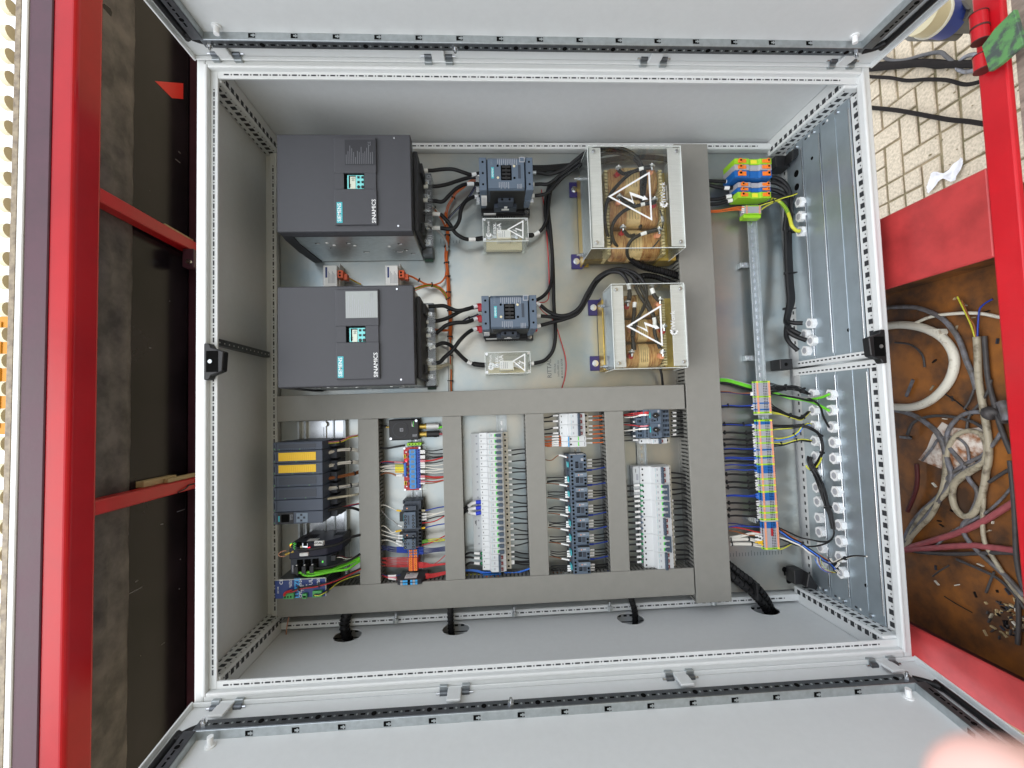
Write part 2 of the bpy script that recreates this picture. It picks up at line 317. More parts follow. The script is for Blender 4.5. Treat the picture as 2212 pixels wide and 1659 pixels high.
# chassis
C_=thing('trailer_chassis','red steel trailer chassis with rusty tray below the cabinet','trailer',(1.95,.6,.4))
mb=MB(); mb.box(1.85,1.866,-.9,2.6,.63,.688,'red_paint')
part('front_beam',mb,C_,.004,2)
for v0,v1,lb in ((.985,1.19,0),(-.055,.056,0)):
    mb=MB(); mb.box(1.852,1.862,v0,v1,-.25,.629,'red_old'); part('cross_member',mb,C_,.003)
mb=MB(); mb.box(2.06,2.07,-.05,1.2,-.2,.66,'rust'); mb.box(1.9,2.06,-.05,-.045,-.2,.66,'rust_dark'); mb.box(1.8625,2.06,1.02,1.03,-.2,.66,'rust'); mb.box(1.9,2.06,-.05,1.19,-.2,-.19,'rust_dark'); mb.box(1.93,2.06,-.05,1.19,.66,.665,'rust')
part('tray',mb,C_)
mb=MB(); mb.box(1.801,1.85,-.1,1.75,-.1,.33,'rust_dark'); part('support_plate',mb,C_)
H=thing('gate_hinge','rusty red barrel hinge with green flaking plate on the beam','hinge',PU(2128,100,1.85))
c0=PU(2138,158,1.84);c1=PU(2138,100,1.84)
for ya,yb in ((22,52),(56,84),(118,150)):
    p=PU(2126,yb,1.835); q=PU(2126,ya,1.835); mb=MB(); mb.cyl((1.835,p.y,.655),(1.835,q.y,.655),.016,'red_paint',20)
    mb.cyl((1.835,p.y-.002,.655),(1.835,p.y,.655),.0172,'rust_dark',20); mb.cyl((1.835,q.y,.655),(1.835,q.y+.002,.655),.0172,'rust_dark',20); part('barrel',mb,H)
p=PU(2150,150,1.82); mb=MB(); a=[PU(x,y,1.81) for x,y in ((2122,100),(2138,155),(2160,140),(2212,96),(2192,20),(2150,62))]
mb.prism([(q.y,q.z) for q in a],0,1.808,1.818,'green_old'); part('plate',mb,H,.001)
# board in front of the beam
mb=MB(); mb.box(1.868,1.88,.85,2.6,.691,1.5,'ply'); mb.box(1.868,1.88,-.8,.845,.691,1.5,'ply'); single('plywood_board',mb,'weathered grey plywood sheet in front of the red beam','board',bevel=.001)
# black cables over the paving
U=GU-.03
def gc(pts,r,m,label,u=U,cat='cable',**k): return cable('cable',[PU(x,y,u) for x,y in pts],r,m,label,cat,**k)
def C3(pts,x0,y0,f): return [(x0+x*f,y0+y*f) for x,y in pts]
Q=lambda pts: C3(pts,1851,0,.2167)
for k,(o,r) in enumerate(((0,.016),(12,.012),(-14,.012),(24,.010),(-24,.010),(5,.012))):
    gc(Q([(60,690+o*.6),(140,670+o),(400,645+o),(640,628+o*.8),(830,640+o),(1060,640-o*.5),(1230,632+o),(1400,620)]),r,'road_cable','thick black cable lying in the bundle across the paving',group='cables bundled across the paving')
gc(Q([(230,545),(330,600),(480,600),(640,555),(820,520),(900,570),(1000,660),(1010,700)]),.009,'grimy_dark','black cable arching above the thick bundle on the paving')
gc(Q([(1230,540),(1120,550),(1040,600),(1005,680),(1080,715),(1200,690),(1260,650)]),.009,'grimy_grey','grey cable curled in a loop beside the red beam')
gc(Q([(90,750),(140,765),(330,775),(500,803),(700,792),(900,800),(1080,842),(1240,812),(1320,790)]),.0085,'road_cable','single black cable lying just below the bundle on the paving')
gc(Q([(90,1065),(160,1075),(400,1100),(600,1135),(900,1190),(1100,1210),(1265,1235),(1400,1260)]),.0105,'road_cable','lowest black cable crossing the paving by itself')
# white rag
mb=MB(); rr=random.Random(5); n=9; vs=[];c=PU(2043,379,GU-.012)
pol=[(-.06,-.11),(-.02,-.12),(.02,-.03),(.04,.03),(.03,.10),(-.01,.12),(-.03,.05),(-.05,.0),(-.03,-.05)]
N=8; grid=[]
for i in range(14):
    for j in range(7):
        a=(i/13-.5)*.17; b=(j/6-.5)*.05*(1+.5*math.sin(i*.8)); grid.append((c.x-.004-.012*abs(math.sin(i*1.9+j*1.3))*rr.random(),c.y+b+.02*math.sin(i*.5)+a*.25,c.z+a))
mb.add(grid,[(i*7+j,(i+1)*7+j,(i+1)*7+j+1,i*7+j+1) for i in range(13) for j in range(6)],'rag',True)
single('rag',mb,'crumpled white rag lying on the beige paving','rag')
# dark pebbles
mb=MB()
for k in range(60):
    v=random.uniform(1.3,2.3); d=random.uniform(-.5,.35); r=random.uniform(.002,.006); mb.sph((GU-.009,v,d),r,'joint',(.5,1,1.6),6)
single('grit',mb,'dark grit scattered over the beige paving','grit',kind='stuff')
# power socket hanging behind the door
S_=thing('power_connector','dirty grey industrial connector with blue ring behind the upper door','connector',PU(2010,40,2.2))
def bx(x0,y0,x1,y1,u,m,h,name,rot=None):
    a=PU((x0+x1)/2,y1,u);b=PU((x0+x1)/2,y0,u);c=PU(x0,(y0+y1)/2,u);d=PU(x1,(y0+y1)/2,u); mb=MB(); mb.box(u,u+h,a.y,b.y,min(c.z,d.z),max(c.z,d.z),m); return mb
Z=lambda pts,u:[(lambda q:(q.y,q.z))(PU(1851+x*.2167,y*.2167,u)) for x,y in pts]
mb=MB(); mb.prism(Z([(430,375),(560,300),(790,300),(770,350),(715,405),(500,412)],2.2),0,2.2,2.3,'socket_grey'); part('housing',mb,S_,.004,2)
mb=MB(); mb.prism(Z([(800,300),(900,-60),(1040,-10),(1130,100),(1110,170),(855,335)],2.22),0,2.22,2.32,'socket_grey'); mb.prism(Z([(960,-20),(1060,10),(1125,90),(1100,100),(1040,30)],2.21),0,2.205,2.22,'grimy_dark'); part('cap',mb,S_,.004,2)
e=PU(1851+690*.2167,160*.2167,2.12); f=PU(1851+850*.2167,190*.2167,2.19); ax=(f-e).normalized()
mb=MB(); mb.cyl(e-ax*.03,e+ax*.022,.054,'ivory',28); mb.cyl(e+ax*.022,e+ax*.030,.058,'grimy_white',28); part('collar',mb,S_)
mb=MB(); mb.cyl(e+ax*.030,f+ax*.03,.052,'socket_blue',28); part('blue_ring',mb,S_)
# ------------------------------------------------------------------ things in the rusty tray
UT=2.052
def tc(pts,r,m,label,u=2.045,**k):
    q=[PU(x,y,u-(.0 if len(w)==0 else w[0])) for (x,y,*w) in pts]; return cable('cable',q,r,m,label,'cable',**k)
A=lambda pts:[(1880+p[0]*.2667,553+p[1]*.2667,*p[2:]) for p in pts]; B=lambda pts:[(1880+p[0]*.3333,995+p[1]*.3333,*p[2:]) for p in pts]
tc(A([(60,600),(155,565),(300,560),(450,590),(580,660),(660,760),(682,870),(645,1000),(560,1110),(450,1190),(330,1225),(205,1225),(100,1215)]),.0125,'grimy_white','thick white cable bent in a wide half loop in the tray',n=12)
tc(A([(350,550),(500,490),(700,465),(880,465),(1045,495),(1200,530)]),.0048,'grimy_white','thin white cable running from the thick white loop to the beam')
tc(A([(100,430),(175,415),(350,415),(500,460),(620,540),(720,680),(780,850),(830,970),(860,1080)]),.007,'grimy_grey','dull grey cable curving behind the thick white loop')
tc(A([(862,655),(870,800),(878,1000),(910,1200),(945,1400),(962,1550),(958,1659)])+B([(752,70),(740,150),(715,260),(670,340),(610,362),(555,315),(532,230),(548,150),(620,90),(700,40)]),.0085,'grimy','stripped grey cable running down the tray and turning back on itself',n=10)
tc(A([(846,655),(820,570),(785,490),(750,420),(705,330)]),.0022,'yellow_w','yellow and green core poking from the stripped grey cable',u=2.035)
tc(A([(868,650),(872,560),(878,480),(888,425),(935,380),(990,350)]),.0022,'blue_w','blue core poking from the stripped grey cable',u=2.035)
tc(A([(856,655),(840,560),(800,500),(770,430),(740,360)]),.0022,'brown_w','brown core poking from the stripped grey cable',u=2.036)
tc(A([(120,1235),(215,1250),(350,1290),(450,1350),(540,1430),(590,1530),(625,1659)])+B([(525,90),(505,170),(450,250),(380,350),(300,440),(240,530)]),.0075,'grimy_grey','blue grey cable crossing the dirty paper in the tray')
tc(A([(895,1262),(780,1275),(690,1330),(630,1420),(622,1520),(680,1600),(760,1700)])+B([(640,120),(690,190),(690,260),(640,370),(600,420),(610,480),(680,570),(800,680),(900,770),(1000,880)]),.006,'grimy_grey','dark grey cable looping from the taped joint down to the beam')
tc(A([(612,1659),(640,1540),(700,1450),(800,1415),(900,1450),(942,1550),(930,1640)])+B([(720,20),(640,60),(560,120),(500,200),(440,260),(370,310),(290,420),(240,520)]),.0068,'grimy','tan coloured cable forming a ring over the dirty paper')
tc(B([(492,-40),(488,60),(475,160),(440,260),(390,360),(320,430),(260,500),(235,560)]),.0078,'grimy','light dirty cable running straight down to the tray corner')
tc(B([(200,585),(250,565),(400,520),(560,470),(700,410),(820,340),(930,270),(1040,200)]),.0085,'grimy_red','faded red cable rising towards the beam from the tray corner')
tc(B([(200,575),(250,578),(450,562),(650,550),(800,565),(960,585),(1100,600)]),.0085,'grimy_red','faded red cable lying level from the tray corner')
tc(B([(220,560),(300,590),(500,605),(700,602),(900,598),(1040,630)]),.0055,'grimy_dark','dark cable running alongside the level red cable')
tc(B([(905,0),(925,200),(938,400),(945,600),(965,740),(1000,850)]),.0055,'grimy_dark','dark cable lying against the edge of the front beam',u=2.02)
tc(B([(735,240),(728,400),(740,520),(790,620),(860,730),(920,820),(1010,920)]),.0055,'grimy','light cable dropping diagonally to the lower end of the beam')
tc(A([(925,650),(935,800),(955,1000),(1005,1200),(1060,1400),(1140,1600)]),.006,'grimy_dark','black rod like cable beside the stripped grey cable')
tc(B([(215,540),(250,440),(330,330),(420,250),(500,150),(560,90),(680,30),(760,-30)]),.0055,'grimy_grey','second grey cable rising from the tray corner beside the light one')
tc(B([(300,20),(305,120),(290,210),(240,330)]),.006,'rust_dark','dull brown cable at the dark left side of the tray')
tc(A([(300,1450),(350,1350),(480,1300),(650,1300),(820,1340),(920,1400)]),.0045,'grimy_dark','thin dark cable arching over the dirty paper')
tc(B([(770,140),(830,100),(900,60),(980,50)]),.0045,'grimy_dark','thin dark cable end against the beam above the scraps')
tc(A([(420,1659),(500,1560),(560,1480),(690,1470),(780,1540),(800,1659)]),.0035,'grimy_grey','thin grey cable curled over the lower edge of the paper')
tc(A([(980,1000),(940,1120),(880,1200),(800,1300),(780,1420)]),.0035,'grimy_dark','thin dark cable passing under the main grey cable')
tc(B([(420,560),(520,470),(640,400),(760,330),(860,240),(930,150)]),.0035,'grimy_grey','thin grey cable climbing along the faded red one')
tc(B([(560,640),(700,700),(820,760),(930,860),(1000,960)]),.004,'grimy_dark','thin dark cable sagging below the level red cable')
tc(A([(200,700),(330,720),(420,800),(440,900)]),.003,'grimy_dark','thin dark cable inside the thick white half loop')
tc(A([(840,1080),(800,1180),(760,1240)]),.003,'grimy_dark','thin brown wire near the small loop')
tc(A([(1060,1430),(1000,1520),(900,1620),(820,1659)])+B([(560,60),(480,130)]),.005,'grimy_grey','grey cable slanting across the dirty paper')
tc(A([(610,1120),(700,1180),(830,1290)]),.002,'black','thin black wire offcut in the middle of the tray')
tc(B([(480,880),(560,930),(660,985)]),.0015,'black','thin dark twig like offcut low in the tray')
tc(B([(405,750),(450,715),(510,680)]),.0022,'grimy_dark','short dark offcut near the tray corner')
tc(B([(750,855),(775,790),(803,720)]),.0032,'grimy_dark','short brown strip standing beside the scraps')
tc(B([(955,1190),(962,1040),(958,900)]),.0055,'grimy_dark','thick dark strip lying beside the pile of scraps')
mb=MB(); q=[PU(x,y,2.04) for x,y in A([(930,1290),(1000,1265),(1060,1290),(1120,1310)])]; mb.tube(q,.016,'grimy_dark',9,4,rf=lambda t:.8+.4*math.sin(t*9)); mb.tube([PU(x,y,2.03) for x,y in A([(1060,1180),(1090,1240),(1110,1330)])],.012,'grimy_grey',8,4)
single('taped_joint',mb,'lump of grey tape wrapped round a cable end by the beam','taped joint')
mb=MB(); pp=[PU(x,y,2.056) for x,y in A([(390,1650),(450,1560),(510,1450),(575,1345),(660,1390),(760,1400),(910,1385),(935,1500),(925,1600),(860,1640),(880,1700),(700,1750),(560,1720)])]
mb.add([(p.x+.004*math.sin(i*2.3),p.y,p.z) for i,p in enumerate(pp)]+[(2.046,sum(p.y for p in pp)/len(pp),sum(p.z for p in pp)/len(pp))],[(i,(i+1)%len(pp),len(pp)) for i in range(len(pp))],'paper_old')
mb.add([(p.x+.001+.004*math.sin(i*2.3),p.y,p.z) for i,p in enumerate(pp)],[tuple(range(len(pp)))],'paper_old')
single('paper_sheet',mb,'crumpled white paper stained with rust under the cables','paper')
mb=MB(); q=[PU(x,y,2.05) for x,y in A([(500,590),(605,590),(615,620),(600,650),(520,625)])]; mb.prism([(p.y,p.z) for p in q],0,2.03,2.056,'grimy_white'); single('foam_piece',mb,'small pale block beside the thick white loop','foam piece')
mb=MB()
for k in range(95):
    if k<62: x,y=B([(random.gauss(900,55),random.gauss(1010,75))])[0]
    else: x,y=A([(random.uniform(200,1050),random.uniform(250,1900))])[0] if k%2 else B([(random.uniform(260,990),random.uniform(100,1200))])[0]
    c=PU(x,y,2.056); 
    if c.y<-.03 or c.y>.97 or c.z>.64 or c.z<-.1: continue
    l=random.uniform(.003,.009); w=random.uniform(.0008,.002); a=random.random()*3.14; m=random.choice(['grimy_white','black','black','grimy','grimy_dark','wood','grimy_white','grimy_dark','siemens_dark']); ca,sa=math.cos(a),math.sin(a)
    mb.prism([(c.y+ca*l-sa*w,c.z+sa*l+ca*w),(c.y-ca*l-sa*w,c.z-sa*l+ca*w),(c.y-ca*l+sa*w,c.z-sa*l-ca*w),(c.y+ca*l+sa*w,c.z+sa*l-ca*w)],0,2.053,2.059,m)
for x,y,l,a in ((320,1070,.03,.5),(285,1470,.02,1.6)):
    c=PU(*A([(x,y)])[0],2.056); ca,sa=math.cos(a),math.sin(a); w=.004; mb.prism([(c.y+ca*l-sa*w,c.z+sa*l+ca*w),(c.y-ca*l-sa*w,c.z-sa*l+ca*w),(c.y-ca*l+sa*w,c.z-sa*l-ca*w),(c.y+ca*l+sa*w,c.z+sa*l-ca*w)],0,2.053,2.058,'grimy_grey')
single('wire_scraps',mb,'wire ends and scraps littering the rusty tray','scraps',kind='stuff')
# ------------------------------------------------------------------ the cabinet
CB=thing('control_cabinet','open light grey steel electrical cabinet with two side doors','electrical cabinet',(1.8,.8,.2))
mb=MB(); mb.box(-.003,0,0,1.6,0,.385,'cab_in'); part('roof_panel',mb,CB)
mb=MB(); mb.box(0,1.8,1.6,1.603,0,.385,'cab_in'); part('side_panel',mb,CB)
mb=MB(); mb.box(0,1.8,0,1.6,-.004,0,'cab_in'); part('back_panel',mb,CB)
# lower side panel with four round cable holes
mb=MB(); R_=.042; HC=[(.268,.092),(.599,.089),(1.153,.087),(1.604,.077)]; xs=[0]
for (u,d) in HC: xs+=[u-.055,u+.055]
xs.append(1.8)
for i in range(0,len(xs),2): mb.box(xs[i],xs[i+1],-.003,0,0,.385,'cab_in')
for (u,d) in HC:
    mb.box(u-.055,u+.055,-.003,0,0,d-.055,'cab_in'); mb.box(u-.055,u+.055,-.003,0,d+.055,.385,'cab_in')
    n=32; ci=[(u+R_*math.cos(2*math.pi*i/n),d+R_*math.sin(2*math.pi*i/n)) for i in range(n)]; sq=[]
    for i in range(n):
        a=2*math.pi*i/n; k=.055/max(abs(math.cos(a)),abs(math.sin(a))); sq.append((u+k*math.cos(a),d+k*math.sin(a)))
    mb.add([(x,0,y) for x,y in ci]+[(x,0,y) for x,y in sq]+[(x,-.003,y) for x,y in ci]+[(x,-.003,y) for x,y in sq],
      [(i,(i+1)%n,n+(i+1)%n,n+i) for i in range(n)]+[(2*n+i,3*n+i,3*n+(i+1)%n,2*n+(i+1)%n) for i in range(n)]+[(i,2*n+i,2*n+(i+1)%n,(i+1)%n) for i in range(n)],'cab_in')
part('side_panel',mb,CB)
mb=MB(); mb.box(0,1.8,-.075,-.072,-.004,.2,'black'); mb.box(0,1.8,-.072,-.003,-.004,0,'black'); mb.box(0,1.8,-.075,-.003,.2,.203,'cab'); mb.box(0,1.8,-.04,-.003,.0,.018,'cab_in'); mb.box(0,1.8,-.05,-.042,.02,.03,'cab_in')  # frame strips, with black backing added to keep the cable holes dark
for k in range(90): u=.01+k*.02; mb.box(u,u+.010,-.04,-.003+0,.0185,.0187,'cab_in') if 0 else mb.box(u,u+.011,-.024,-.018,.0181,.0188,'slot')
part('hole_backing',mb,CB)
# floor with removable gland plates
mb=MB(); mb.box(1.79,1.803,0,1.6,-.0,.054,'cab'); mb.box(1.79,1.803,0,1.6,.343,.39,'cab'); mb.box(1.79,1.803,0,.05,.054,.343,'cab'); mb.box(1.79,1.803,1.55,1.6,.054,.343,'cab')
part('floor_frame',mb,CB)
GP=((.056,.138),(.1405,.220),(.2225,.341))
VM=.787
for (v0,v1) in ((.052,VM-.004),(VM+.004,1.548)):
    for i,(d0,d1) in enumerate(GP):
        mb=MB(); mb.box(1.786,1.79,v0,v1,d0,d1,'gland_sheet'); mb.box(1.782,1.786,v0+.03,v1-.03,d1-.003,d1+.0005,'steel')
        if i==2: mb.box(1.7845,1.786,v0+.02,v1-.02,.285,.2865,'gland_sheet')
        for vv in (v0+.012,v1-.012): mb.cyl((1.786,vv,(d0+d1)/2+.014),(1.781,vv,(d0+d1)/2+.014),.006,'steel',8); mb.box(1.7852,1.786,vv-.003,vv+.003,d0+.012,d0+.022,'slot'); mb.box(1.7852,1.786,vv-.003,vv+.003,d0+.03,d0+.036,'paper')
        for vv in (v0+.09,v1-.09)[::1 if i!=1 else -1][:1]: mb.cyl((1.786,vv,(d0+d1)/2),(1.7855,vv,(d0+d1)/2),.0055,'hole',10)
        part('gland_plate',mb,CB,.0006)
mb=MB(); 
for k in range(46):
    v=.06+k*.033
    mb.box(1.7890,1.7897,v,v+.014,.352,.366,'slot'); mb.cyl((1.7895,v+.023,.362),(1.7889,v+.023,.362),.0022,'slot',6)
for k in range(58):
    v=.06+k*.0262; mb.box(1.7890,1.7897,v,v+.011,.034,.0405,'slot') if abs(v-VM)>.05 else None
part('floor_slots',mb,CB,kind='stuff')
# front rim: outer face, raised lip, punched inner flange
mb=MB()
def frame(mb,a0,a1,b0,b1,w,d0,d1,m):
    mb.box(a0,a0+w,b0,b1,d0,d1,m); mb.box(a1-w,a1,b0,b1,d0,d1,m); mb.box(a0+w,a1-w,b0,b0+w,d0,d1,m); mb.box(a0+w,a1-w,b1-w,b1,d0,d1,m)
frame(mb,-.005,1.805,-.005,1.605,.022,.384,.398,'cab'); part('outer_rim',mb,CB,.004,2)
mb=MB(); frame(mb,.0165,1.7835,.0165,1.5835,.010,.384,.407,'cab'); part('sealing_lip',mb,CB,.0035,2)
mb=MB(); mb.box(.026,.045,.026,1.574,.386,.392,'cab'); mb.box(.045,1.775,.026,.045,.386,.392,'cab'); mb.box(.045,1.775,1.555,1.574,.386,.392,'cab'); part('inner_flange',mb,CB,.001)
mb=MB()
def slot_run(mb,ax,lo,hi,c,d,pitch,L,Wd,m='slot',e=.0006,dot=.002):
    n=int((hi-lo)/pitch)
    for k in range(n):
        a=lo+k*pitch
        if ax==0: mb.box(a,a+L,c-Wd/2,c+Wd/2,d,d+e,m); mb.cyl((a+L+(pitch-L)/2,c,d),(a+L+(pitch-L)/2,c,d+e),dot,m,6)
        else: mb.box(c-Wd/2,c+Wd/2,a,a+L,d,d+e,m); mb.cyl((c,a+L+(pitch-L)/2,d),(c,a+L+(pitch-L)/2,d+e),dot,m,6)
slot_run(mb,0,.06,1.74,.0355,.392,.0245,.0125,.0035); slot_run(mb,0,.06,1.74,1.5645,.392,.0245,.0125,.0035); slot_run(mb,1,.06,1.55,.0355,.392,.0245,.0125,.0035)
part('rim_slots',mb,CB,kind='stuff')
# depth profiles in the four corners, with square punching
for (u0,u1,v0,v1) in ((0,.05,1.548,1.6),(0,.05,0,.052),(1.738,1.79,1.548,1.6),(1.738,1.79,0,.052)):
    mb=MB(); left=u0<.5; top=v0>.5
    uf=u1 if left else u0; vf=v0 if top else v1
    ch=.0
    mb.box(u0,u1,v0,v1,.025,.386,'cab'); sg=1 if left else -1; sv=-1 if top else 1
    pr=part('corner_profile',mb,CB,.004,2)
    mb=MB()
    for k in range(13):
        d=.045+k*.0255
        mb.box(uf,uf+sg*.0006,(v0+v1)/2-.007-sv*.0+ (sv*.012),(v0+v1)/2+.007+(sv*.012),d,d+.014,'slot'); mb.box(uf-sg*.016,uf-sg*.030,vf,vf+sv*.0006,d,d+.014,'slot')
        mb.cyl((uf-sg*.010,vf,d+.02),(uf-sg*.010,vf+sv*.0007,d+.02),.002,'slot',6); mb.cyl((uf,vf-sv*.010,d+.02),(uf+sg*.0007,vf-sv*.010,d+.02),.002,'slot',6)
        mb.box(uf-sg*.041,uf-sg*.045,vf,vf+sv*.0006,d+.002,d+.013,'slot') 
    part('punching',mb,pr,kind='stuff')
# back frame strips
mb=MB(); mb.box(.0,.028,.05,1.55,.004,.030,'cab'); part('rear_strip',mb,CB,.001)
for (v0,v1) in ((1.563,1.585),(.009,.031)):
    mb=MB(); mb.box(.05,1.74,v0,v1,.004,.05,'cab'); part('rear_strip',mb,CB,.002)
mb=MB(); mb.box(.022,.042,.05,1.55,.004,.05,'cab'); part('rear_strip',mb,CB,.002)
mb=MB(); slot_run(mb,0,.07,1.72,1.573,.05,.0262,.0125,.0042); slot_run(mb,0,.07,1.72,.021,.05,.0262,.0125,.0042); slot_run(mb,1,.07,1.53,.032,.05,.0262,.0125,.0042)
part('rear_slots',mb,CB,kind='stuff')
for x,y in ((1665,1140),(854,1338),(1112,1327),(1320,1314),(1549,1303)):
    c=PV(x,y,.03); mb=MB(); mb.cyl((c.x,.03,.055),(c.x,.03,.072),.0035,'steel',8); mb.hexn((c.x,.028,.06),(c.x,.016,.062),.008,'zinc'); mb.cyl((c.x,.03,.06),(c.x,.045,.06),.0042,'steel',8); part('bolt',mb,CB)
# hinges
def hinge(x,y,top):
    v=1.603 if top else -.003; s=1 if top else -1; c=PV(x,y,v); u=c.x; d=.408
    h=MB(); h.box(u-.0165,u+.0165,v-s*.007,v+s*.008,d-.004,d+.012,'cab'); h.box(u-.0165,u+.0165,v-s*.009,v-s*.002,d+.010,d+.05,'cab'); p_=part('hinge',h,CB,.002,2)
    for a,b in ((-1,1),(1,1)):
        h=MB(); h.cyl((u+a*.018,v+s*.003,d+.004),(u+a*.036,v+s*.003,d+.004),.007,'zinc_dark',10); h.cyl((u+a*.036,v+s*.003,d+.004),(u+a*.045,v+s*.003,d+.004),.0035,'steel',8); h.box(u+a*.0175,u+a*.037,v-s*.012,v+s*.006,d-.012,d+.001,'zinc'); part('knuckle',h,p_,.001)
for x,y,t in ((492,124,1),(948,130,1),(1410,134,1),(1815,139,1),(492,1522,0),(983,1488,0),(1465,1456,0),(1898,1427,0)): hinge(x,y,t)
# doors
def door(top):
    s=-1 if top else 1      # direction from the door skin to the cabinet inside
    v0=1.606 if top else -.006; k=0 if top else -.15
    def T(mb):              # lean the lower door outwards
        mb.v=[(a,b+(k*(c-.40)),c) for a,b,c in mb.v]; return mb
    mb=MB(); mb.box(-.004,1.804,v0,v0-s*.012,.402,1.19,'cab'); mb.box(-.004,1.804,v0+s*.001,v0+s*.012,.402,.406,'cab')
    mb.box(-.008,-.003,v0-s*.014,v0+s*.014,.402,1.19,'cab'); mb.box(1.803,1.808,v0-s*.014,v0+s*.014,.402,1.19,'cab')
    D=part('door',T(mb),CB,.0025,2)
    r0,r1=v0+s*.0,v0+s*.021; da,db=(.456,.480) if top else (.470,.498)
    mb=MB(); mb.box(.052,1.722,r0,r1,da,db,'zinc_dark'); mb.box(.052,1.722,r0,r1-s*.001,db,db+.0015,'zinc')
    for uu,sg in ((.034,1),(1.74,-1)): mb.box(uu,uu+sg*.026,r0,r1,db,1.15,'zinc_dark'); mb.box(uu+sg*.026,uu+sg*.0275,r0,r1-s*.001,db+.0015,1.15,'zinc')
    part('perforated_rail',T(mb),D,.0012)
    mb=MB()
    n=67
    for i in range(n):
        u=.065+i*.0248; q=i%5
        if q==0: mb.cyl((u+.003,r1,(da+db)/2),(u+.003,r1+s*.0006,(da+db)/2),.0062,'hole',10)
        else: mb.box(u-.002,u+.008,r1,r1+s*.0006,(da+db)/2-.002,(da+db)/2+.002,'hole')
        mb.cyl((u+.0145,r1,(da+db)/2),(u+.0145,r1+s*.0006,(da+db)/2),.0026,'zinc',6)
    part('rail_punching',T(mb),D,kind='stuff')
    mb=MB()
    for i in range(15):
        u=.165+i*.0998; w=db+.0015
        mb.box(u,u+.016,r0+s*.003,r0+s*.014,w,w+.0006,'hole'); mb.box(u+.006,u+.016,r0+s*.0065,r0+s*.0105,w+.0006,w+.0011,'zinc'); mb.box(u+.0105,u+.0135,r0+s*.0045,r0+s*.0125,w+.0006,w+.0012,'zinc')
    for uu,sg in ((.0615,1),(1.7125,-1)):
        for d in (.62,.75,.9): mb.box(uu,uu+sg*.0006,r0+s*.003,r0+s*.014,d,d+.016,'hole'); 
    for uu,sg in ((.034,1),(1.74,-1)):
        for i in range(22): 
            d=.52+i*.027; mb.box(uu+sg*.010,uu+sg*.014,r1,r1+s*.0006,d,d+.011,'hole'); mb.cyl((uu+sg*.012,r1,d+.019),(uu+sg*.012,r1+s*.0006,d+.019),.003 if i%3 else .0055,'hole',8)
    part('rail_cutouts',T(mb),D,kind='stuff')
    mb=MB(); a=.018
    pts=[Vector((a,v0+s*.010,1.15)),Vector((a,v0+s*.010,db+.045)),Vector((a+.004,v0+s*.010,db+.012)),Vector((a+.016,v0+s*.010,db-.008)),Vector((.06,v0+s*.010,da+.004))]
    mb.tube(pts,.0075,'rubber',8,3); part('gasket',T(mb),D); mb=MB(); pts=[Vector((1.792-p.x+.0,p.y,p.z)) for p in pts]; mb.tube(pts,.0075,'rubber',8,3); part('gasket',T(mb),D)
    for u,d in ((.068,.466),(.66 if top else .75,.466),(1.708,.466)):
        dd=(da+db)/2; mb=MB(); mb.hexn((u,r1,dd),(u,r1+s*.006,dd),.008,'steel'); mb.cyl((u,r1+s*.005,dd),(u,r1+s*.014,dd),.0035,'steel',8); part('bolt',T(mb),D)
    for u in (.1,1.68):
        mb=MB(); dd=db+.012; mb.cyl((u,r0,dd+.006),(u,r0+s*.02,dd+.006),.0065,'white',12); mb.cyl((u,r0,dd+.006),(u,r0+s*.003,dd+.006),.011,'white',14); part('plug',T(mb),D)
door(True); door(False)
# latches and the middle strut
for (x,y) in ((468,782),(1887,750)):
    c=P(x,y,.40); s=1 if x<1000 else -1; u=c.x-s*.002
    L=thing('lock_latch','black plastic door catch on the %s rim of the cabinet'%('upper, picture left,' if s>0 else 'lower, picture right,'),'door catch',(u,c.y,.40))
    mb=MB(); uu=u-s*.020; pr=[(uu,c.y-.045),(uu+s*.012,c.y-.045),(uu+s*.018,c.y-.034),(uu+s*.044,c.y-.024),(uu+s*.047,c.y+.024),(uu+s*.018,c.y+.034),(uu+s*.012,c.y+.045),(uu,c.y+.045)]
    mb.prism(pr,2,.392,.416,'black'); part('body',mb,L,.002)
    mb=MB(); mb.box(uu+s*.006,uu+s*.034,c.y-.026,c.y+.026,.4162,.4168,'hole'); mb.cyl((uu+s*.016,c.y,.4168),(uu+s*.016,c.y,.419),.005,'zinc',10); part('striker',mb,L)
mb=MB(); a=P(456,733,.385); b=P(598,768,.06); mb.box(.002,.02,a.y-.009,a.y+.009,.05,.384,'zinc_dark')
for k in range(14): d=.06+k*.023; mb.cyl((.02,a.y-.001,d),(.0206,a.y-.001,d),.0022,'paper',6)
single('roof_strut',mb,'perforated dark steel strut crossing the roof panel','strut',bevel=.001)
mb=MB(); mb.box(1.772,1.7855,VM-.003,VM+.003,.03,.384,'steel'); mb.box(1.780,1.7857,VM-.024,VM+.024,.03,.384,'cab')
for d in [.06+.018*i for i in range(18)]:
    for sv in (-1,1): mb.box(1.7796,1.78,VM+sv*.016-.0022,VM+sv*.016+.0022,d,d+.010,'slot')
single('floor_strut',mb,'bright perforated strut crossing the middle of the gland plates','strut')
mb=MB(); c=P(1698,787,.085); mb.box(c.x-.020,c.x+.024,c.y-.018,c.y+.018,.03,.085,'black'); mb.cyl((c.x,c.y,.085),(c.x,c.y,.0855),.006,'hole',10); single('strut_clamp',mb,'black block clamping the middle of the lower plate edge','clamp',bevel=.002)
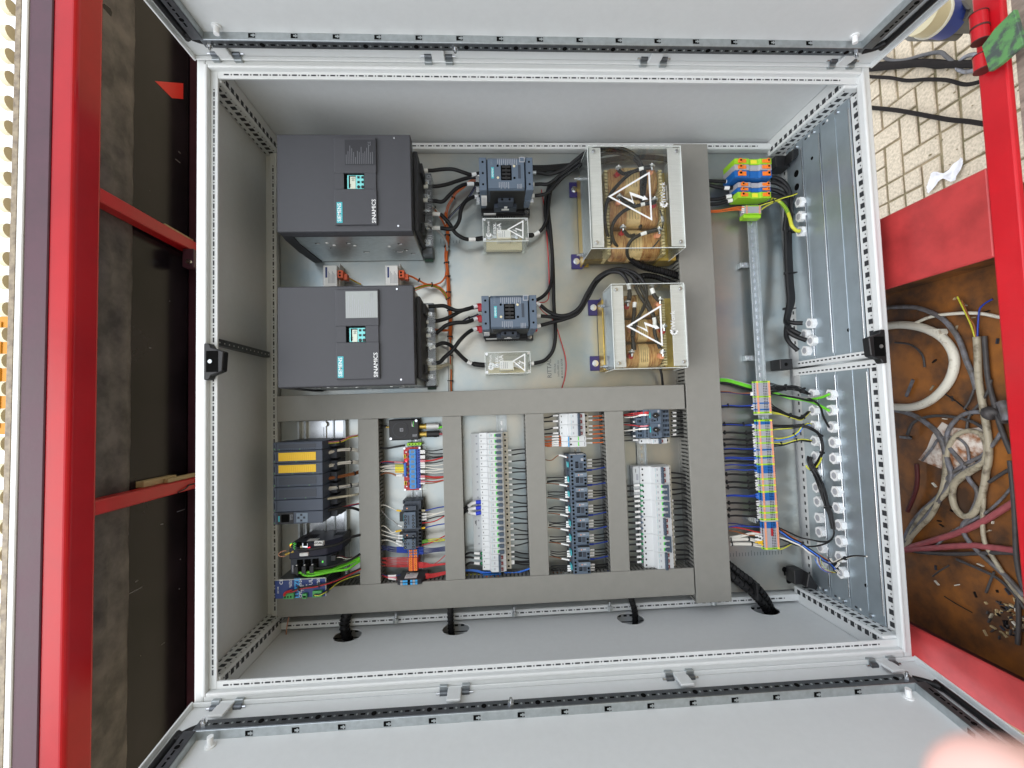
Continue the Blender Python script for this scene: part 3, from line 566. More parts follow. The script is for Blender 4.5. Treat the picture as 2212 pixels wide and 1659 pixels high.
mb=MB(); c=P(1724,1246,.06); mb.box(c.x-.022,c.x+.01,c.y-.02,c.y+.028,.03,.075,'black'); mb.prism([(c.x+.0,c.y-.02),(c.x+.035,c.y-.03),(c.x+.04,c.y-.018),(c.x+.012,c.y+.026)],2,.05,.10,'black'); single('plate_bracket',mb,'black corner bracket at the bottom end of the mounting plate','bracket',bevel=.002)
mb=MB(); c=P(1690,352,.07); mb.box(c.x-.03,c.x+.02,c.y-.02,c.y+.022,.03,.08,'black'); mb.prism([(c.x,c.y-.02),(c.x+.035,c.y+.01),(c.x+.03,c.y+.024),(c.x+.006,c.y+.022)],2,.05,.12,'black'); single('plate_bracket',mb,'black corner bracket behind the big terminal blocks','bracket',bevel=.002)
for x,y,l in ((583,305,'upper left'),(583,1352,'lower left')):
    c=P(x,y,.06); s=1 if y<800 else -1; q=[Vector((.03,c.y+s*.03,.13)),Vector((.032,c.y+s*.012,.10)),Vector((.045,c.y-s*.01,.07)),Vector((.06,c.y-s*.012,.05))]
    cable('wire_clip',q,.0022,'steel','bent steel wire clip in the %s corner of the cabinet'%l,'wire clip')
# mounting plate
MP=thing('mounting_plate','large galvanised steel mounting plate at the back of the cabinet','mounting plate',(.9,.8,.03))
mb=MB(); mb.box(.045,1.770,.040,1.558,.026,.030,'plate'); mb.box(.045,1.770,.040,.044,.008,.026,'plate'); mb.box(.045,1.770,1.554,1.558,.008,.026,'plate'); part('sheet',mb,MP,.001)
mb=MB()
def pl(t,x,y,s,rot=0,m='zinc_dark'): c=P(x,y,.0301); mb.text(t,c.x,c.y,.0301,s,m,rot,bold=.01)
pl('RITTAL',1187,796,.020); pl('3705.0x6',1199,796,.009); pl('1600x1800 mm',1206,796,.009); pl('M 25/H 01 6A708',1214,796,.009)
c=P(1712,1190,.0301)
for k in range(20): u=1.70-.0105*k; mb.box(u-.0009,u+.0009,.158,.158+(.012 if k%5 else .018),.0301,.0305,'zinc_dark')
for k in range(12): c=P(960+k*7.7,466,.0301); 
for k in range(7): u=.575+.0105*k; mb.box(u-.0008,u+.0008,1.245,1.245+(.010 if k else .016),.0301,.0305,'zinc_dark')
part('printed_scale',mb,MP)
mb=MB(); c=P(1709,1240,.031); mb.cyl((c.x-.022,c.y+.016,.0301),(c.x-.022,c.y+.016,.0307),.009,'hole',14); mb.box(c.x-.025,c.x-.019,c.y-.004,c.y+.014,.0301,.0307,'hole'); mb.cyl((c.x-.008,c.y-.022,.0301),(c.x-.008,c.y-.022,.0307),.010,'hole',14); part('keyhole',mb,MP)
# ------------------------------------------------------------------ wiring ducts
def duct(label,u0,u1,v0,v1,ax,openings=()):
    t=thing('wiring_duct',label,'wiring duct',((u0+u1)/2,(v0+v1)/2,.03),'grey slotted wiring ducts')
    mb=MB(); mb.box(u0,u1,v0,v1,.1045,.110,'duct'); part('cover',mb,t,.0015,2)
    mb=MB(); mb.box(u0+.001,u1-.001,v0+.001,v1-.001,.0302,.032,'duct_side')
    for side in (0,1):
        if ax==0: n=int((u1-u0)/.0125); c=(v0+.0012,v0+.003) if side==0 else (v1-.003,v1-.0012); mb.box(u0,u1,c[0],c[1],.0322,.046,'duct_side'); mb.box(u0,u1,c[0],c[1],.098,.1043,'duct_side')
        else: n=int((v1-v0)/.0125); c=(u0+.0012,u0+.003) if side==0 else (u1-.003,u1-.0012); mb.box(c[0],c[1],v0,v1,.0322,.046,'duct_side'); mb.box(c[0],c[1],v0,v1,.098,.1043,'duct_side')
        for k in range(n):
            if ax==0: a=u0+k*.0125; mb.box(a,a+.0072,c[0],c[1],.046,.098,'duct_side'); mb.box(a+.0072,a+.009,c[0],c[1],.070,.078,'duct_side')
            else: a=v0+k*.0125; mb.box(c[0],c[1],a,a+.0072,.046,.098,'duct_side'); mb.box(c[0],c[1],a+.0072,a+.009,.070,.078,'duct_side')
    part('slotted_walls',mb,t); return t
duct('wide grey duct standing the full height of the plate beside the long terminal strip',1.362,1.477,.045,1.546,1)
duct('long grey duct crossing the plate between drives and breaker rows',.066,1.356,.662,.741,0)
duct('long grey duct along the lower picture edge of the plate',.064,1.358,.072,.156,0)
duct('short upright grey duct between the controller and the red relay board',.312,.375,.1565,.6615,1)
duct('short upright grey duct between the red relay board and the long breaker row',.573,.633,.1565,.6615,1)
duct('short upright grey duct between the long breaker row and the small contactors',.835,.895,.1565,.6615,1)
duct('short upright grey duct between the small contactors and the three pole breakers',1.091,1.152,.1565,.6615,1)
# ------------------------------------------------------------------ top-hat rails
def rail(label,u,v0,v1,d=.0302):
    mb=MB(); mb.box(u-.0135,u+.0135,v0,v1,d,d+.0012,'zinc'); 
    for s in (-1,1): mb.box(u+s*.0135,u+s*.0125,v0,v1,d,d+.0075,'zinc'); mb.box(u+s*.0125,u+s*.0175,v0,v1,d+.0063,d+.0075,'zinc')
    n=int((v1-v0)/.025)
    for k in range(n): a=v0+.006+k*.025; mb.box(u-.003,u+.003,a,a+.015,d+.0012,d+.0018,'steel')
    return single('mounting_rail',mb,label,'top hat rail','galvanised top hat rails',bevel=.0006)
rail('top hat rail under the network router and power supply',.20,.17,.66); rail('top hat rail carrying the red relay board',.478,.17,.66); rail('top hat rail of the long breaker row',.762,.17,.66)
rail('top hat rail of the small contactor row',1.006,.17,.66); rail('top hat rail of the three pole breaker row',1.232,.17,.66)
rl=rail('long raised top hat rail of the terminal strip beside the wide duct',1.648,.18,1.40,.052)
mb=MB()
for y in (573,774,1126):
    c=P(1605,y,.05); mb=MB(); mb.box(1.602,1.636,c.y-.009,c.y+.009,.05,.053,'zinc'); mb.box(1.602,1.604,c.y-.009,c.y+.009,.0302,.05,'zinc'); mb.cyl((1.614,c.y,.053),(1.614,c.y,.058),.006,'steel',8)
    single('rail_bracket',mb,'small bright bracket holding the terminal rail %s'%({573:'near the upper drive level',774:'near the middle strut',1126:'beside the terminal strip end'}[y]),'bracket',bevel=.0006)
# controller rail: wide flat profile
mb=MB(); mb.box(.105,.26,.17,.66,.0302,.034,'steel'); mb.box(.105,.112,.17,.66,.034,.052,'zinc'); mb.box(.126,.132,.17,.66,.034,.050,'zinc'); mb.box(.250,.258,.17,.66,.034,.052,'zinc'); mb.box(.185,.192,.37,.66,.034,.040,'steel'); mb.cyl((.188,.648,.04),(.188,.648,.048),.009,'steel',12)
single('controller_rail',mb,'wide bright profile rail behind the yellow labelled controller','rail',bevel=.0008)
def uv(x0,y0,x1,y1,d):
    a=P(x0,(y0+y1)/2,d).x; b=P(x1,(y0+y1)/2,d).x; c=P((x0+x1)/2,y1,d).y; e=P((x0+x1)/2,y0,d).y; return a,b,c,e
# ------------------------------------------------------------------ the two big drives
def drive(label,v0,v1,px,lab):
    u0,u1=.153,.519; t=thing('drive_unit',label,'drive',((u0+u1)/2,(v0+v1)/2,.03),'large dark grey drives')
    mb=MB(); mb.box(u0+.004,u1-.001,v0+.003,v1-.003,.032,.272,'zinc'); mb.box(u1,u1+.035,v0+.004,v1-.004,.032,.09,'zinc_dark'); mb.box(u1,u1+.012,v0+.02,v1-.02,.09,.25,'drive_dark'); b_=part('housing',mb,t,.002)
    mb=MB()
    for (x,z,w,h) in ((.22,.20,.014,.006),(.31,.20,.014,.006),(.46,.19,.014,.006),(.47,.135,.012,.005),(.485,.10,.014,.006),(.34,.12,.02,.004),(.44,.12,.024,.004),(.25,.16,.006,.004)):
        mb.box(x,x+w,v0+.0022,v0+.003,z,z+h,'slot'); mb.box(x+.004,x+w-.001,v0+.0016,v0+.0022,z+.0005,z+.003,'paper')
    for (x,z) in ((.255,.205),(.27,.185),(.33,.18),(.43,.17)): mb.cyl((x,v0+.003,z),(x,v0+.0018,z),.0045,'paper',12)
    part('side_openings',mb,t,kind='stuff')
    mb=MB(); mb.prism([(v0,.268),(v1,.268),(v1,.298),(v1-.003,.301),(v0+.003,.301),(v0,.298)],0,u0,u1,'drive'); part('front_cover',mb,t,.001)
    mb=MB(); mb.prism([(u0-.004,.24),(u0-.006,.14),(u0+.002,.034),(u0+.030,.034),(u0+.022,.2),(u0+.028,.262),(u1,.262),(u1,.268),(u0,.268)],1,v0,v1,'drive_dark'); part('end_cover',mb,t)
    X0,Y0,X1,Y1,YM0,YM1,SX0,SX1=px; a,b,c,e=uv(X0,Y0,X1,Y1,.307); _,_,m1,m0=uv(X0,YM0,X1,YM1,.307); s0=P(SX0,(YM0+YM1)/2,.307).x; s1=P(SX1,(YM0+YM1)/2,.307).x
    mb=MB(); mb.box(a,b,c,m1,.301,.308,'drive'); part('lower_panel',mb,t,.002,2)
    mb=MB(); mb.box(a,b,m0,e,.301,.308,'drive'); part('upper_panel',mb,t,.002,2)
    mb=MB(); mb.box(a+.001,s0,m1,m0,.301,.3062,'drive'); mb.box(s1,b-.002,m1,m0,.301,.3062,'drive'); mb.box(s0,s1,m1,m0,.301,.3014,'hole'); part('panel_bridge',mb,t,.001)
    k0=s0+.009; mb=MB(); mb.box(k0,s1-.001,m1+.001,m0-.005,.3014,.3052,'teal_key'); kp=part('operator_panel',mb,t,.001)
    w=s1-k0; mb=MB(); mb.box(k0+.004,k0+w*.50,m1+.003,m0-.007,.3052,.3056,'hole'); mb.box(k0+.008,k0+w*.49,m1+.001,m0-.010,.3056,.3059,'lcd')
    mb.text('10.1',k0+w*.36,(m0+m1)/2+.008,.3060,.011,'hole'); mb.text('02',k0+w*.16,m1+.010,.3060,.009,'hole'); part('display',mb,kp)
    for i in range(2):
        for j in range(3): mb=MB(); x=k0+w*(.66+.24*i); y=m0-.012-.0135*j; mb.cyl((x,y,.3052),(x,y,.3072),.0044,'black',10 if j==2 else 4,.0038); part('key',mb,kp)
    lx0,ly0,lx1,ly1=lab[:4]; p,q,r,s=uv(lx0,ly0,lx1,ly1,.3085); mb=MB(); mb.box(p,q,r,s,.308,.3084,lab[4])
    for i in range(15):
        x=p+.003+i*(q-p-.008)/15; L=(s-r)*(.3+.6*random.random()); mb.box(x,x+.0014,r+.003,r+.003+L-.004,.3084,.3087,lab[5])
    mb.text('CE',p+(q-p)*.8,r+(s-r)*.83,.3086,.011,lab[5]); part('rating_label',mb,t)
    bx0,by0,bx1,by1=lab[6:10]; p,q,r,s=uv(bx0,by0,bx1,by1,.3085); mb=MB(); mb.box(p,q,r,s,.308,.3086,'petrol'); mb.text('SIEMENS',(p+q)/2,(r+s)/2,.3087,.0140,'white',bold=.008); part('name_plate',mb,t)
    mb=MB(); c_=P(lab[10],lab[11],.3085); mb.text('SINAMICS',c_.x,c_.y,.3081,.0155,'white',bold=.008); part('lettering',mb,t)
    for x in (.475,.482):
        mb=MB(); y=v1-.012 if x<.48 else v0+.014; mb.cyl((x,y,.301),(x,y,.3026),.0028,'steel',8); part('screw',mb,t)
    # terminal end
    mb=MB()
    for k in range(5): y=v0+.035+k*(v1-v0-.08)/4; mb.box(u1+.002,u1+.030,y-.007,y+.007,.10,.114,'steel'); mb.hexn((u1+.018,y,.114),(u1+.018,y,.122),.0075,'steel')
    part('terminal',mb,t)
    mb=MB(); mb.box(u1+.002,u1+.03,v0-.004,v1-.006,.034,.040,'pcb_green'); mb.box(u1+.001,u1+.02,v1-.06,v1-.03,.1,.2,'drive_dark'); part('circuit_board',mb,t)
    mb=MB(); mb.box(u1+.001,u1+.046,v0+.002,v1-.05,.165,.168,'clear'); mb.box(u1+.043,u1+.046,v0+.002,v1-.05,.09,.165,'clear')
    for i,s_ in enumerate(('U1','1V','W1','C1','1D')): mb.text(s_,u1+.036,v0+.03+i*(v1-v0-.09)/4,.1685,.017,'print')
    part('terminal_cover',mb,t,.001)
    mb=MB(); y=v0+.052; mb.box(u1-.002,u1+.022,y-.014,y+.012,.17,.20,'black')
    for i in range(3):
        for j in range(4): mb.box(u1+.001+i*.006,u1+.004+i*.006,y-.010+j*.005,y-.0075+j*.005,.2,.2005,'hole')
    part('plug_block',mb,t,.001); return t
drive('upper big dark grey drive with dark rating label, next to the first contactor',1.184,1.462,(721.7,297.5,813.5,485.5,373.5,408,742.5,786.5),(744.7,301.5,811.7,356.5,'drive_dark','faint',727.3,436.5,739.7,481.5,808,456))
drive('lower big dark grey drive with shiny silver rating label above the long duct',.755,1.032,(725,625,819,819,704,739,747,789.5),(746.5,629,815.5,686.5,'plate_label','print',729.5,770,742,816,812,788))
# small filters between the drives
for (x0,x1,lb) in ((698,728,'small metal filter module with orange plug, left of the pair between the drives'),(832,860,'small metal filter module with orange plug, right of the pair between the drives')):
    a,b,c,e=uv(x0,573,x1,612,.10); t=thing('filter_module',lb,'filter module',((a+b)/2,(c+e)/2,.03),'filter modules between the drives')
    mb=MB(); mb.box(a,b,c-.02,e,.032,.10,'alu'); mb.box(b,b+.004,c-.02,e+.012,.032,.08,'alu'); part('case',mb,t,.001)
    mb=MB(); mb.box(a+.006,b-.002,c-.01,e-.002,.10,.1004,'paper'); mb.box(a+.007,a+.013,e-.04,e-.006,.1004,.1007,'psu_blue')
    for k in range(6): mb.box(a+.016+k*.004,a+.0175+k*.004,c,e-.02-.005*(k%3),.1004,.1007,'print')
    part('label',mb,t)
    mb=MB(); q=b+.003; mb.box(q,q+.017,e-.042,e-.018,.07,.105,'orange_plug'); mb.box(q+.004,q+.010,e-.038,e-.032,.105,.1055,'hole'); mb.box(q+.004,q+.010,e-.028,e-.022,.105,.1055,'hole'); mb.box(q+.017,q+.028,e-.046,e-.028,.075,.098,'orange_plug'); part('plug',mb,t,.001)
# ------------------------------------------------------------------ large contactors
def contactor(label,px,base_y,boots):
    D=.225; a,b,c,e=uv(*px,D); L=b-a; H=e-c; F=lambda s,q:(a+L*s,e-H*q)
    t=thing('large_contactor',label,'contactor',((a+b)/2,(c+e)/2,.03),'large blue grey contactors')
    mb=MB(); mb.box(a+.14*L,b-.13*L,c+.002,e-.002,.13,.21,'siemens_dark'); mb.prism([(c,.212),(e,.212),(e-.01,D),(c+.004,D)],0,a+.16*L,b-.16*L,'siemens'); part('front_housing',mb,t,.001)
    mb=MB(); mb.box(a+.04*L,b-.04*L,c+.006,e-.006,.034,.13,'black'); mb.box(a+.02*L,b+.0,c-.004,e-.01,.034,.06,'black'); mb.box(a+.2*L,b-.12*L,c+.0,e-.006,.13,.21,'black'); part('base',mb,t,.002)
    for s in (0,1):
        mb=MB(); x0,x1=(a,a+.135*L) if s==0 else (b-.135*L,b); mb.box(x0,x1,c-.002,e-.002,.15,D-.004,'siemens'); mb.box(x0+.002,x1-.002,c-.004,e-.004,.10,.15,'siemens')
        for q in (.16,.5,.84): mb.cyl(((x0+x1)/2,e-H*q,D-.004),((x0+x1)/2,e-H*q,D-.0035),.0034,'hole',10)
        part('terminal_cover',mb,t,.001)
    mb=MB(); x,y=F(.40,.28); x1,y1=F(.60,.74); mb.box(x,x1,y1,y,D,D+.0006,'hole')
    for k in range(4): yy=y-(y-y1)*(.13+.245*k); mb.box(x+.004,x1-.004,yy-.0032,yy+.0032,D+.0006,D+.003,'black'); mb.box((x+x1)/2-.003,(x+x1)/2+.003,yy-.0045,yy+.0045,D+.0006,D+.0034,'black')
    part('auxiliary_slots',mb,t)
    mb=MB(); x,y=F(.245,.5); mb.box(x-.0035,x+.0045,y-.0185,y+.016,D,D+.0006,'petrol'); mb.text('SIEMENS',x+.0005,y-.001,D+.0005,.0072,'white'); part('name_plate',mb,t)
    mb=MB(); x,y=F(.235,.17); mb.text('SIRIUS',x,y,D,.0085,'siemens_light')
    for k in range(11): x,y=F(.345+.035*k,.02); mb.box(x,x+.0016,y-.012-.008*((k*7)%3)/2-.010,y-.006,D,D+.0004,'print')
    for k in range(6): x,y=F(.36+.035*k,.78); mb.box(x,x+.0014,y-.018-.004*(k%2),y-.001,D,D+.0004,'print')
    x,y=F(.80,.10); mb.box(x-.008,x+.008,y-.009,y+.007,D,D+.0003,'print'); mb.box(x-.006,x+.006,y-.007,y+.005,D+.0003,D+.0005,'siemens')
    x,y=F(.72,.45); mb.box(x,x+.008,y-.024,y+.018,D,D+.0004,'siemens_dark')
    for (s,q) in ((.345,.30),(.345,.66),(.65,.31),(.65,.67)): x,y=F(s,q); mb.cyl((x,y,D),(x,y,D+.0008),.0036,'ivory' if (s<.5)==(q>.5) else 'hole',10)
    for k in range(4): x,y=F(.70+.025*k,.88); mb.box(x,x+.0012,y-.012,y+.003,D,D+.0004,'print')
    part('print_marks',mb,t)
    # auxiliary switch block low on the side
    mb=MB(); x0,_=F(.28,0); x1,_=F(.72,0); mb.box(x0+.012,x1-.012,c-.012,c+.0,.125,.165,'siemens_dark'); mb.box(x0,x1,c-.012,c+.002,.085,.12,'siemens_dark'); mb.cyl((x0+.024,c-.005,.165),(x0+.024,c-.005,.1655),.004,'hole',10); mb.cyl((x1-.024,c-.005,.165),(x1-.024,c-.005,.1655),.004,'hole',10)
    mb.box((x0+x1)/2-.012,(x0+x1)/2+.012,c-.0126,c-.012,.10,.112,'paper'); mb.box((x0+x1)/2-.004,(x0+x1)/2+.006,c-.0126,c-.012,.115,.13,'paper'); part('switch_block',mb,t,.001)
    mb=MB(); mb.box(a+.01*L+.003,a+.14*L-.001,c-.0046,c-.004,.12,.19,'paper'); mb.box(a+.07*L,a+.32*L,c-.0066,c-.004,.046,.06,'paper')
    for k in range(6): mb.box(a+.02*L+.004,a+.12*L,c-.0050,c-.0046,.128+.009*k,.130+.009*k,'print')
    part('label',mb,t)
    mb=MB(); x=b-.008; mb.hexn((x,c-.002,.06),(x,c-.002,.064),.008,'steel'); mb.box(x-.01,x+.012,c-.012,c+.01,.034,.06,'black'); mb.box(a+.05*L,a+.95*L,c-.010,c+.002,.034,.05,'black')
    for k in range(9): mb.box(a+.3*L+.008*k,a+.3*L+.008*k+.003,c-.0104,c-.01,.036,.048,'hole')
    part('foot',mb,t,.001)
    for s in (0,1):
        for q in (.16,.5,.84) if s==0 else (.2,.5,.84):
            y=e-H*q; xx=a if s==0 else b; sg=-1 if s==0 else 1; mb=MB(); mb.box(xx,xx+sg*.012,y-.009,y+.009,.10,.118,'red_boot' if boots else 'steel'); part('terminal',mb,t,.001)
    return t
contactor('upper large blue grey contactor beside a fuse box, with bare metal terminals',(1035,337,1151.5,408),471,0)
contactor('lower large blue grey contactor with red sleeved cable terminals',(1040.6,636,1160,709),738,1)
# ------------------------------------------------------------------ warning sign on clear covers
def outline_tri(mb,A,B_,C2,w,d,m):
    A,B_,C2=[Vector((p.x,p.y)) for p in (A,B_,C2)]; ce=(A+B_+C2)/3; tri=[A,B_,C2]; inn=[]
    for i in range(3):
        p=tri[i]; q=tri[(i+1)%3]; r=tri[(i+2)%3]; b=((q-p).normalized()+(r-p).normalized()).normalized(); s=math.sin(((q-p).angle(r-p))/2); inn.append(p+b*(w/s))
    vs=[(*p,d) for p in tri]+[(*p,d) for p in inn]; fs=[(i,(i+1)%3,3+(i+1)%3,3+i) for i in range(3)]
    if (B_-A).cross(C2-A)<0: fs=[tuple(reversed(f)) for f in fs]
    mb.add(vs,fs,m)
    # lightning arrow from apex side to base: drawn along the axis of the triangle
    base=(B_+C2)/2; ax=base-A; h=ax.length; ux=ax/h; uy=Vector((-ux.y,ux.x))
    if uy.y<0: uy=-uy
    pt=lambda s,q: (*(A+ux*h*s+uy*h*q),d)
    poly=[pt(.28,.02),pt(.60,-.18),pt(.55,.02),pt(.80,-.07),pt(.79,-.10),pt(.93,-.075),pt(.84,.02),pt(.83,-.015),pt(.50,.11),pt(.56,-.09)]
    tris=[(0,1,9),(1,2,9),(2,8,9),(2,3,8),(3,7,8),(3,5,7),(3,4,5),(5,6,7)]
    out=[]
    for t in tris:
        p=[Vector(poly[i][:2]) for i in t]; out.append(t if (p[1]-p[0]).cross(p[2]-p[0])>0 else tuple(reversed(t)))
    mb.add(poly,out,m)
def rim(t,a,b,c,e,D):
    mb=MB(); w=.0014
    for y in (c,e-w): mb.box(a,b,y,y+w,D-.0035,D+.0004,'clear_edge')
    for x in (a,b-w): mb.box(x,x+w,c+w,e-w,D-.0035,D+.0004,'clear_edge')
    for x in (a,b-w):
        for y in (c,e-w): mb.box(x,x+w*.8,y,y+w*.8,.10,D-.004,'clear_edge')
    part('cover_edge',mb,t)
def gear(mb,c,r,d,m):
    n=7
    for k in range(24):
        a0=math.pi*(-.62+k*1.24/24)-math.pi/2; a1=math.pi*(-.62+(k+1)*1.24/24)-math.pi/2; ro=r if k%4<2 else r*.8
        q=[(c.x+R*math.cos(a),c.y+R*math.sin(a)) for R,a in ((r*.52,a0),(ro,a0),(ro,a1),(r*.52,a1))]; mb.add([(*p,d) for p in q],[(0,1,2,3)],m)
def fuse_box(label,px,D,amps,tri,fpx):
    a,b,c,e=uv(*px,D); t=thing('fuse_box',label,'fuse box',((a+b)/2,(c+e)/2,.03),'clear covered fuse boxes')
    mb=MB(); mb.box(a,b,c,e,D-.004,D,'clear'); part('front_cover',mb,t,.001); rim(t,a,b,c,e,D)
    mb=MB(); mb.box(a,a+.003,c,e,.032,D-.004,'clear'); mb.box(b-.003,b,c,e,.032,D-.004,'clear'); mb.box(a+.003,b-.003,c,c+.003,.032,D-.004,'clear'); mb.box(a+.003,b-.003,e-.003,e,.032,D-.004,'clear'); part('side_walls',mb,t)
    for x in (a+.006,b-.006):
        for y in (c+.006,e-.006): mb=MB(); mb.cyl((x,y,.032),(x,y,D-.004),.004,'clear',8); mb.cyl((x,y,D),(x,y,D+.003),.0045,'steel',10); part('screw',mb,t)
    mb=MB(); m=(c+e)/2-.004 ; mb.box(a+.010,b-.012,c+.004,c+.045,.034,.055,'ivory'); part('fuse_base',mb,t,.002)
    fx0,fy0,fx1,fy1=fpx; p,q,r,s=uv(fx0,fy0,fx1,fy1,.1); mb=MB(); mb.box(p,q,r-.004,s,.056,.098,'cream'); mb.box(p+.002,q-.002,r,s-.001,.098,.0985,'paper')
    for k in range(4): mb.box(p+.006+k*.006,p+.0075+k*.006,r+.002,s-.004,.0985,.0988,'print')
    mb.box(a+.014,p,(r+s)/2-.006,(r+s)/2+.006,.07,.074,'steel'); mb.box(q,b-.014,(r+s)/2-.006,(r+s)/2+.006,.07,.074,'steel'); part('fuse',mb,t,.001)
    for x in (a+.022,b-.030): mb=MB(); y=(r+s)/2; mb.cyl((x,y,.074),(x,y,.077),.011,'steel',14); mb.hexn((x,y,.077),(x,y,.085),.0075,'steel'); part('bolt',mb,t)
    mb=MB(); T=[P(x,y,D) for x,y in tri]; outline_tri(mb,*T,.0035,D+.0006,'white')
    mb.text('max.',a+.036,c+(e-c)*.55,D,.020,'white'); mb.text(amps,a+.052,c+(e-c)*.55,D,.020,'white'); mb.text('MiWork',a+.018,c+(e-c)*.60,D,.011,'white',bold=.004); gear(mb,Vector((a+.018,c+(e-c)*.30)),.009,D+.0006,'white'); part('print_marks',mb,t)
    return t
f6=lambda x,y:(884.8+x/6,304.2+y/6); g6=lambda x,y:(884.8+x/6,580.7+y/6)
fuse_box('upper clear fuse box with white warning triangle under the contactor',(1043,471,1141,521),.15,'50A',[f6(1262,1150),f6(1475,1030),f6(1475,1270)],(1073.5,496,1103.5,513))
fuse_box('lower clear fuse box with white warning triangle near the long duct',(1047.5,760,1146,807),.13,'100A',[g6(1330,1195),g6(1500,1095),g6(1500,1335)],(1079,779,1110,797))
# ------------------------------------------------------------------ three phase chokes behind clear covers
def choke(label,px,D,coils,cx,lb,rb,feet,bar,tri,txt,alu_x):
    a,b,c,e=uv(*px,D); t=thing('choke',label,'choke',((a+b)/2,(c+e)/2,.03),'copper wound chokes behind clear covers')
    d1=.15
    for x0,y0,x1,y1 in feet:
        p,q,r,s=uv(x0,y0,x1,y1,.05); f=MB(); f.box(p,q,r,s,.032,.036,'navy_steel'); f.box(q-.003,q,r,s,.036,.06,'navy_steel'); f.hexn(((p+q)/2-.002,(r+s)/2,.036),((p+q)/2-.002,(r+s)/2,.044),.0085,'steel'); f.cyl(((p+q)/2-.002,(r+s)/2,.036),((p+q)/2-.002,(r+s)/2,.038),.011,'steel',14); part('foot',f,t,.001)
    bx0,by0,bx1,by1=bar; p,q,r,s=uv(bx0,by0,bx1,by1,.09)
    mb=MB(); mb.box(p,p+.004,r,s,.036,.10,'brass'); mb.box(p+.004,p+.03,r,s,.036,.040,'brass'); mb.box(p+.004,p+.018,r+.002,s-.002,.04,.098,'core'); part('end_frame',mb,t,.001)
    u1=P(rb[0][0]+10,rb[0][1],.1).x; mb=MB(); mb.box(u1-.006,u1+.052,r,s,.036,.10,'brass'); mb.box(u1+.028,u1+.031,r,s,.10,.14,'brass'); mb.box(u1-.03,u1-.006,r+.004,s-.004,.036,.085,'core'); part('end_frame',mb,t,.001)
    mb=MB(); mb.box(p+.018,u1,r+.01,s-.01,.036,.075,'core'); part('core',mb,t)
    ux0=P(cx[0],coils[0][0],.12).x; ux1=P(cx[1],coils[0][0],.12).x
    for (y0,y1) in coils:
        v1=P(cx[0],y0,.12).y; v0=P(cx[0],y1,.12).y; vm=(v0+v1)/2; h=(v1-v0)/2; mb=MB(); n=18
        us=[0,.06,.3,.34,.62,.66,.94,1]; 
        prof=[.86,.97,1,1,1,1,.97,.86]
        for i in range(len(us)-1):
            m='tape' if i in (3,) else 'copper'; vs=[]
            for k,(uu,sc_) in enumerate(((us[i],prof[i]),(us[i+1],prof[i+1]))):
                x=ux0+(ux1-ux0)*uu; g_=.0015 if m=='tape' else 0
                for j in range(n):
                    A_=2*math.pi*j/n; cs,sn=math.cos(A_),math.sin(A_); rr=1/((abs(cs)**3+abs(sn)**3)**(1/3)); vs.append((x,vm+(h*sc_+g_)*rr*cs,.098+(.042*sc_+g_)*rr*sn))
            mb.add(vs,[(j,(j+1)%n,n+(j+1)%n,n+j) for j in range(n)],m,True)
            if m=='tape':
                for w in range(1,5): x=ux0+(ux1-ux0)*(us[i]+(us[i+1]-us[i])*w/5); mb.box(x-.0005,x+.0005,vm-h*.6,vm+h*.6,.1405,.1418,'core')
        mb.add([(ux0,vm+h*.86*math.cos(2*math.pi*j/n),.098+.036*math.sin(2*math.pi*j/n)) for j in range(n)],[tuple(range(n))],'tape'); mb.add([(ux1,vm+h*.86*math.cos(-2*math.pi*j/n),.098+.036*math.sin(-2*math.pi*j/n)) for j in range(n)],[tuple(range(n))],'tape')
        part('coil',mb,t)
    mb=MB(); n=26
    for x in (ux0-.008,ux1+.010):
        for i in range(n): y=r+.008+(s-r-.016)*i/n; mb.box(x-.006,x+.004,y,y+(s-r)/n*.62,.05,.142,'insul')
    part('insulating_comb',mb,t,kind='stuff')
    for i,(x,y) in enumerate(lb+rb):
        z=P(x,y,.17); mb=MB(); mb.cyl((z.x,z.y-.004,z.z-.03),(z.x,z.y-.01,z.z-.01),.008,'red_boot' if i%2==0 else 'peach',10); mb.cyl((z.x-.0,z.y-.010,z.z),(z.x+.0,z.y+.012,z.z+.004),.0045,'steel',8)
        mb.hexn((z.x,z.y-.002,z.z),(z.x,z.y+.003,z.z),.0075,'steel'); mb.hexn((z.x,z.y+.006,z.z),(z.x,z.y+.010,z.z),.0075,'zinc'); mb.cyl((z.x,z.y+.003,z.z),(z.x,z.y+.006,z.z),.010,'alu',12); part('terminal_bolt',mb,t)
    mb=MB(); mb.box(a,b,c,e,D-.004,D,'clear'); part('front_cover',mb,t,.0015); rim(t,a,b,c,e,D)
    mb=MB(); 
    for y in (c+.002,e-.004): mb.box(a,b,y,y+.002,.13,D-.004,'clear')
    for x in (a,b-.002): mb.box(x,x+.002,c+.004,e-.004,.13,D-.004,'clear')
    part('side_walls',mb,t)
    for x0,x1 in alu_x:
        p_=P(x0,(px[1]+px[3])/2,D-.006).x; q_=P(x1,(px[1]+px[3])/2,D-.006).x; mb=MB(); mb.box(p_,q_,c+.006,e-.004,D-.0085,D-.0045,'alu'); edge=p_ if x0<1400 and p_-a<.03 else q_; sg=-1 if edge==p_ else 1
        mb.box(edge,edge+sg*.002,c+.006,e-.004,.10,D-.0045,'zinc'); part('metal_strip',mb,t,.0006)
        for y in (c+.018,e-.018): mb=MB(); x=(p_+q_)/2-sg*-.006; mb.cyl((x,y,D),(x,y,D+.003),.0055,'steel',10); mb.hexn((x,y,D+.003),(x,y,D+.006),.004,'steel'); part('screw',mb,t)
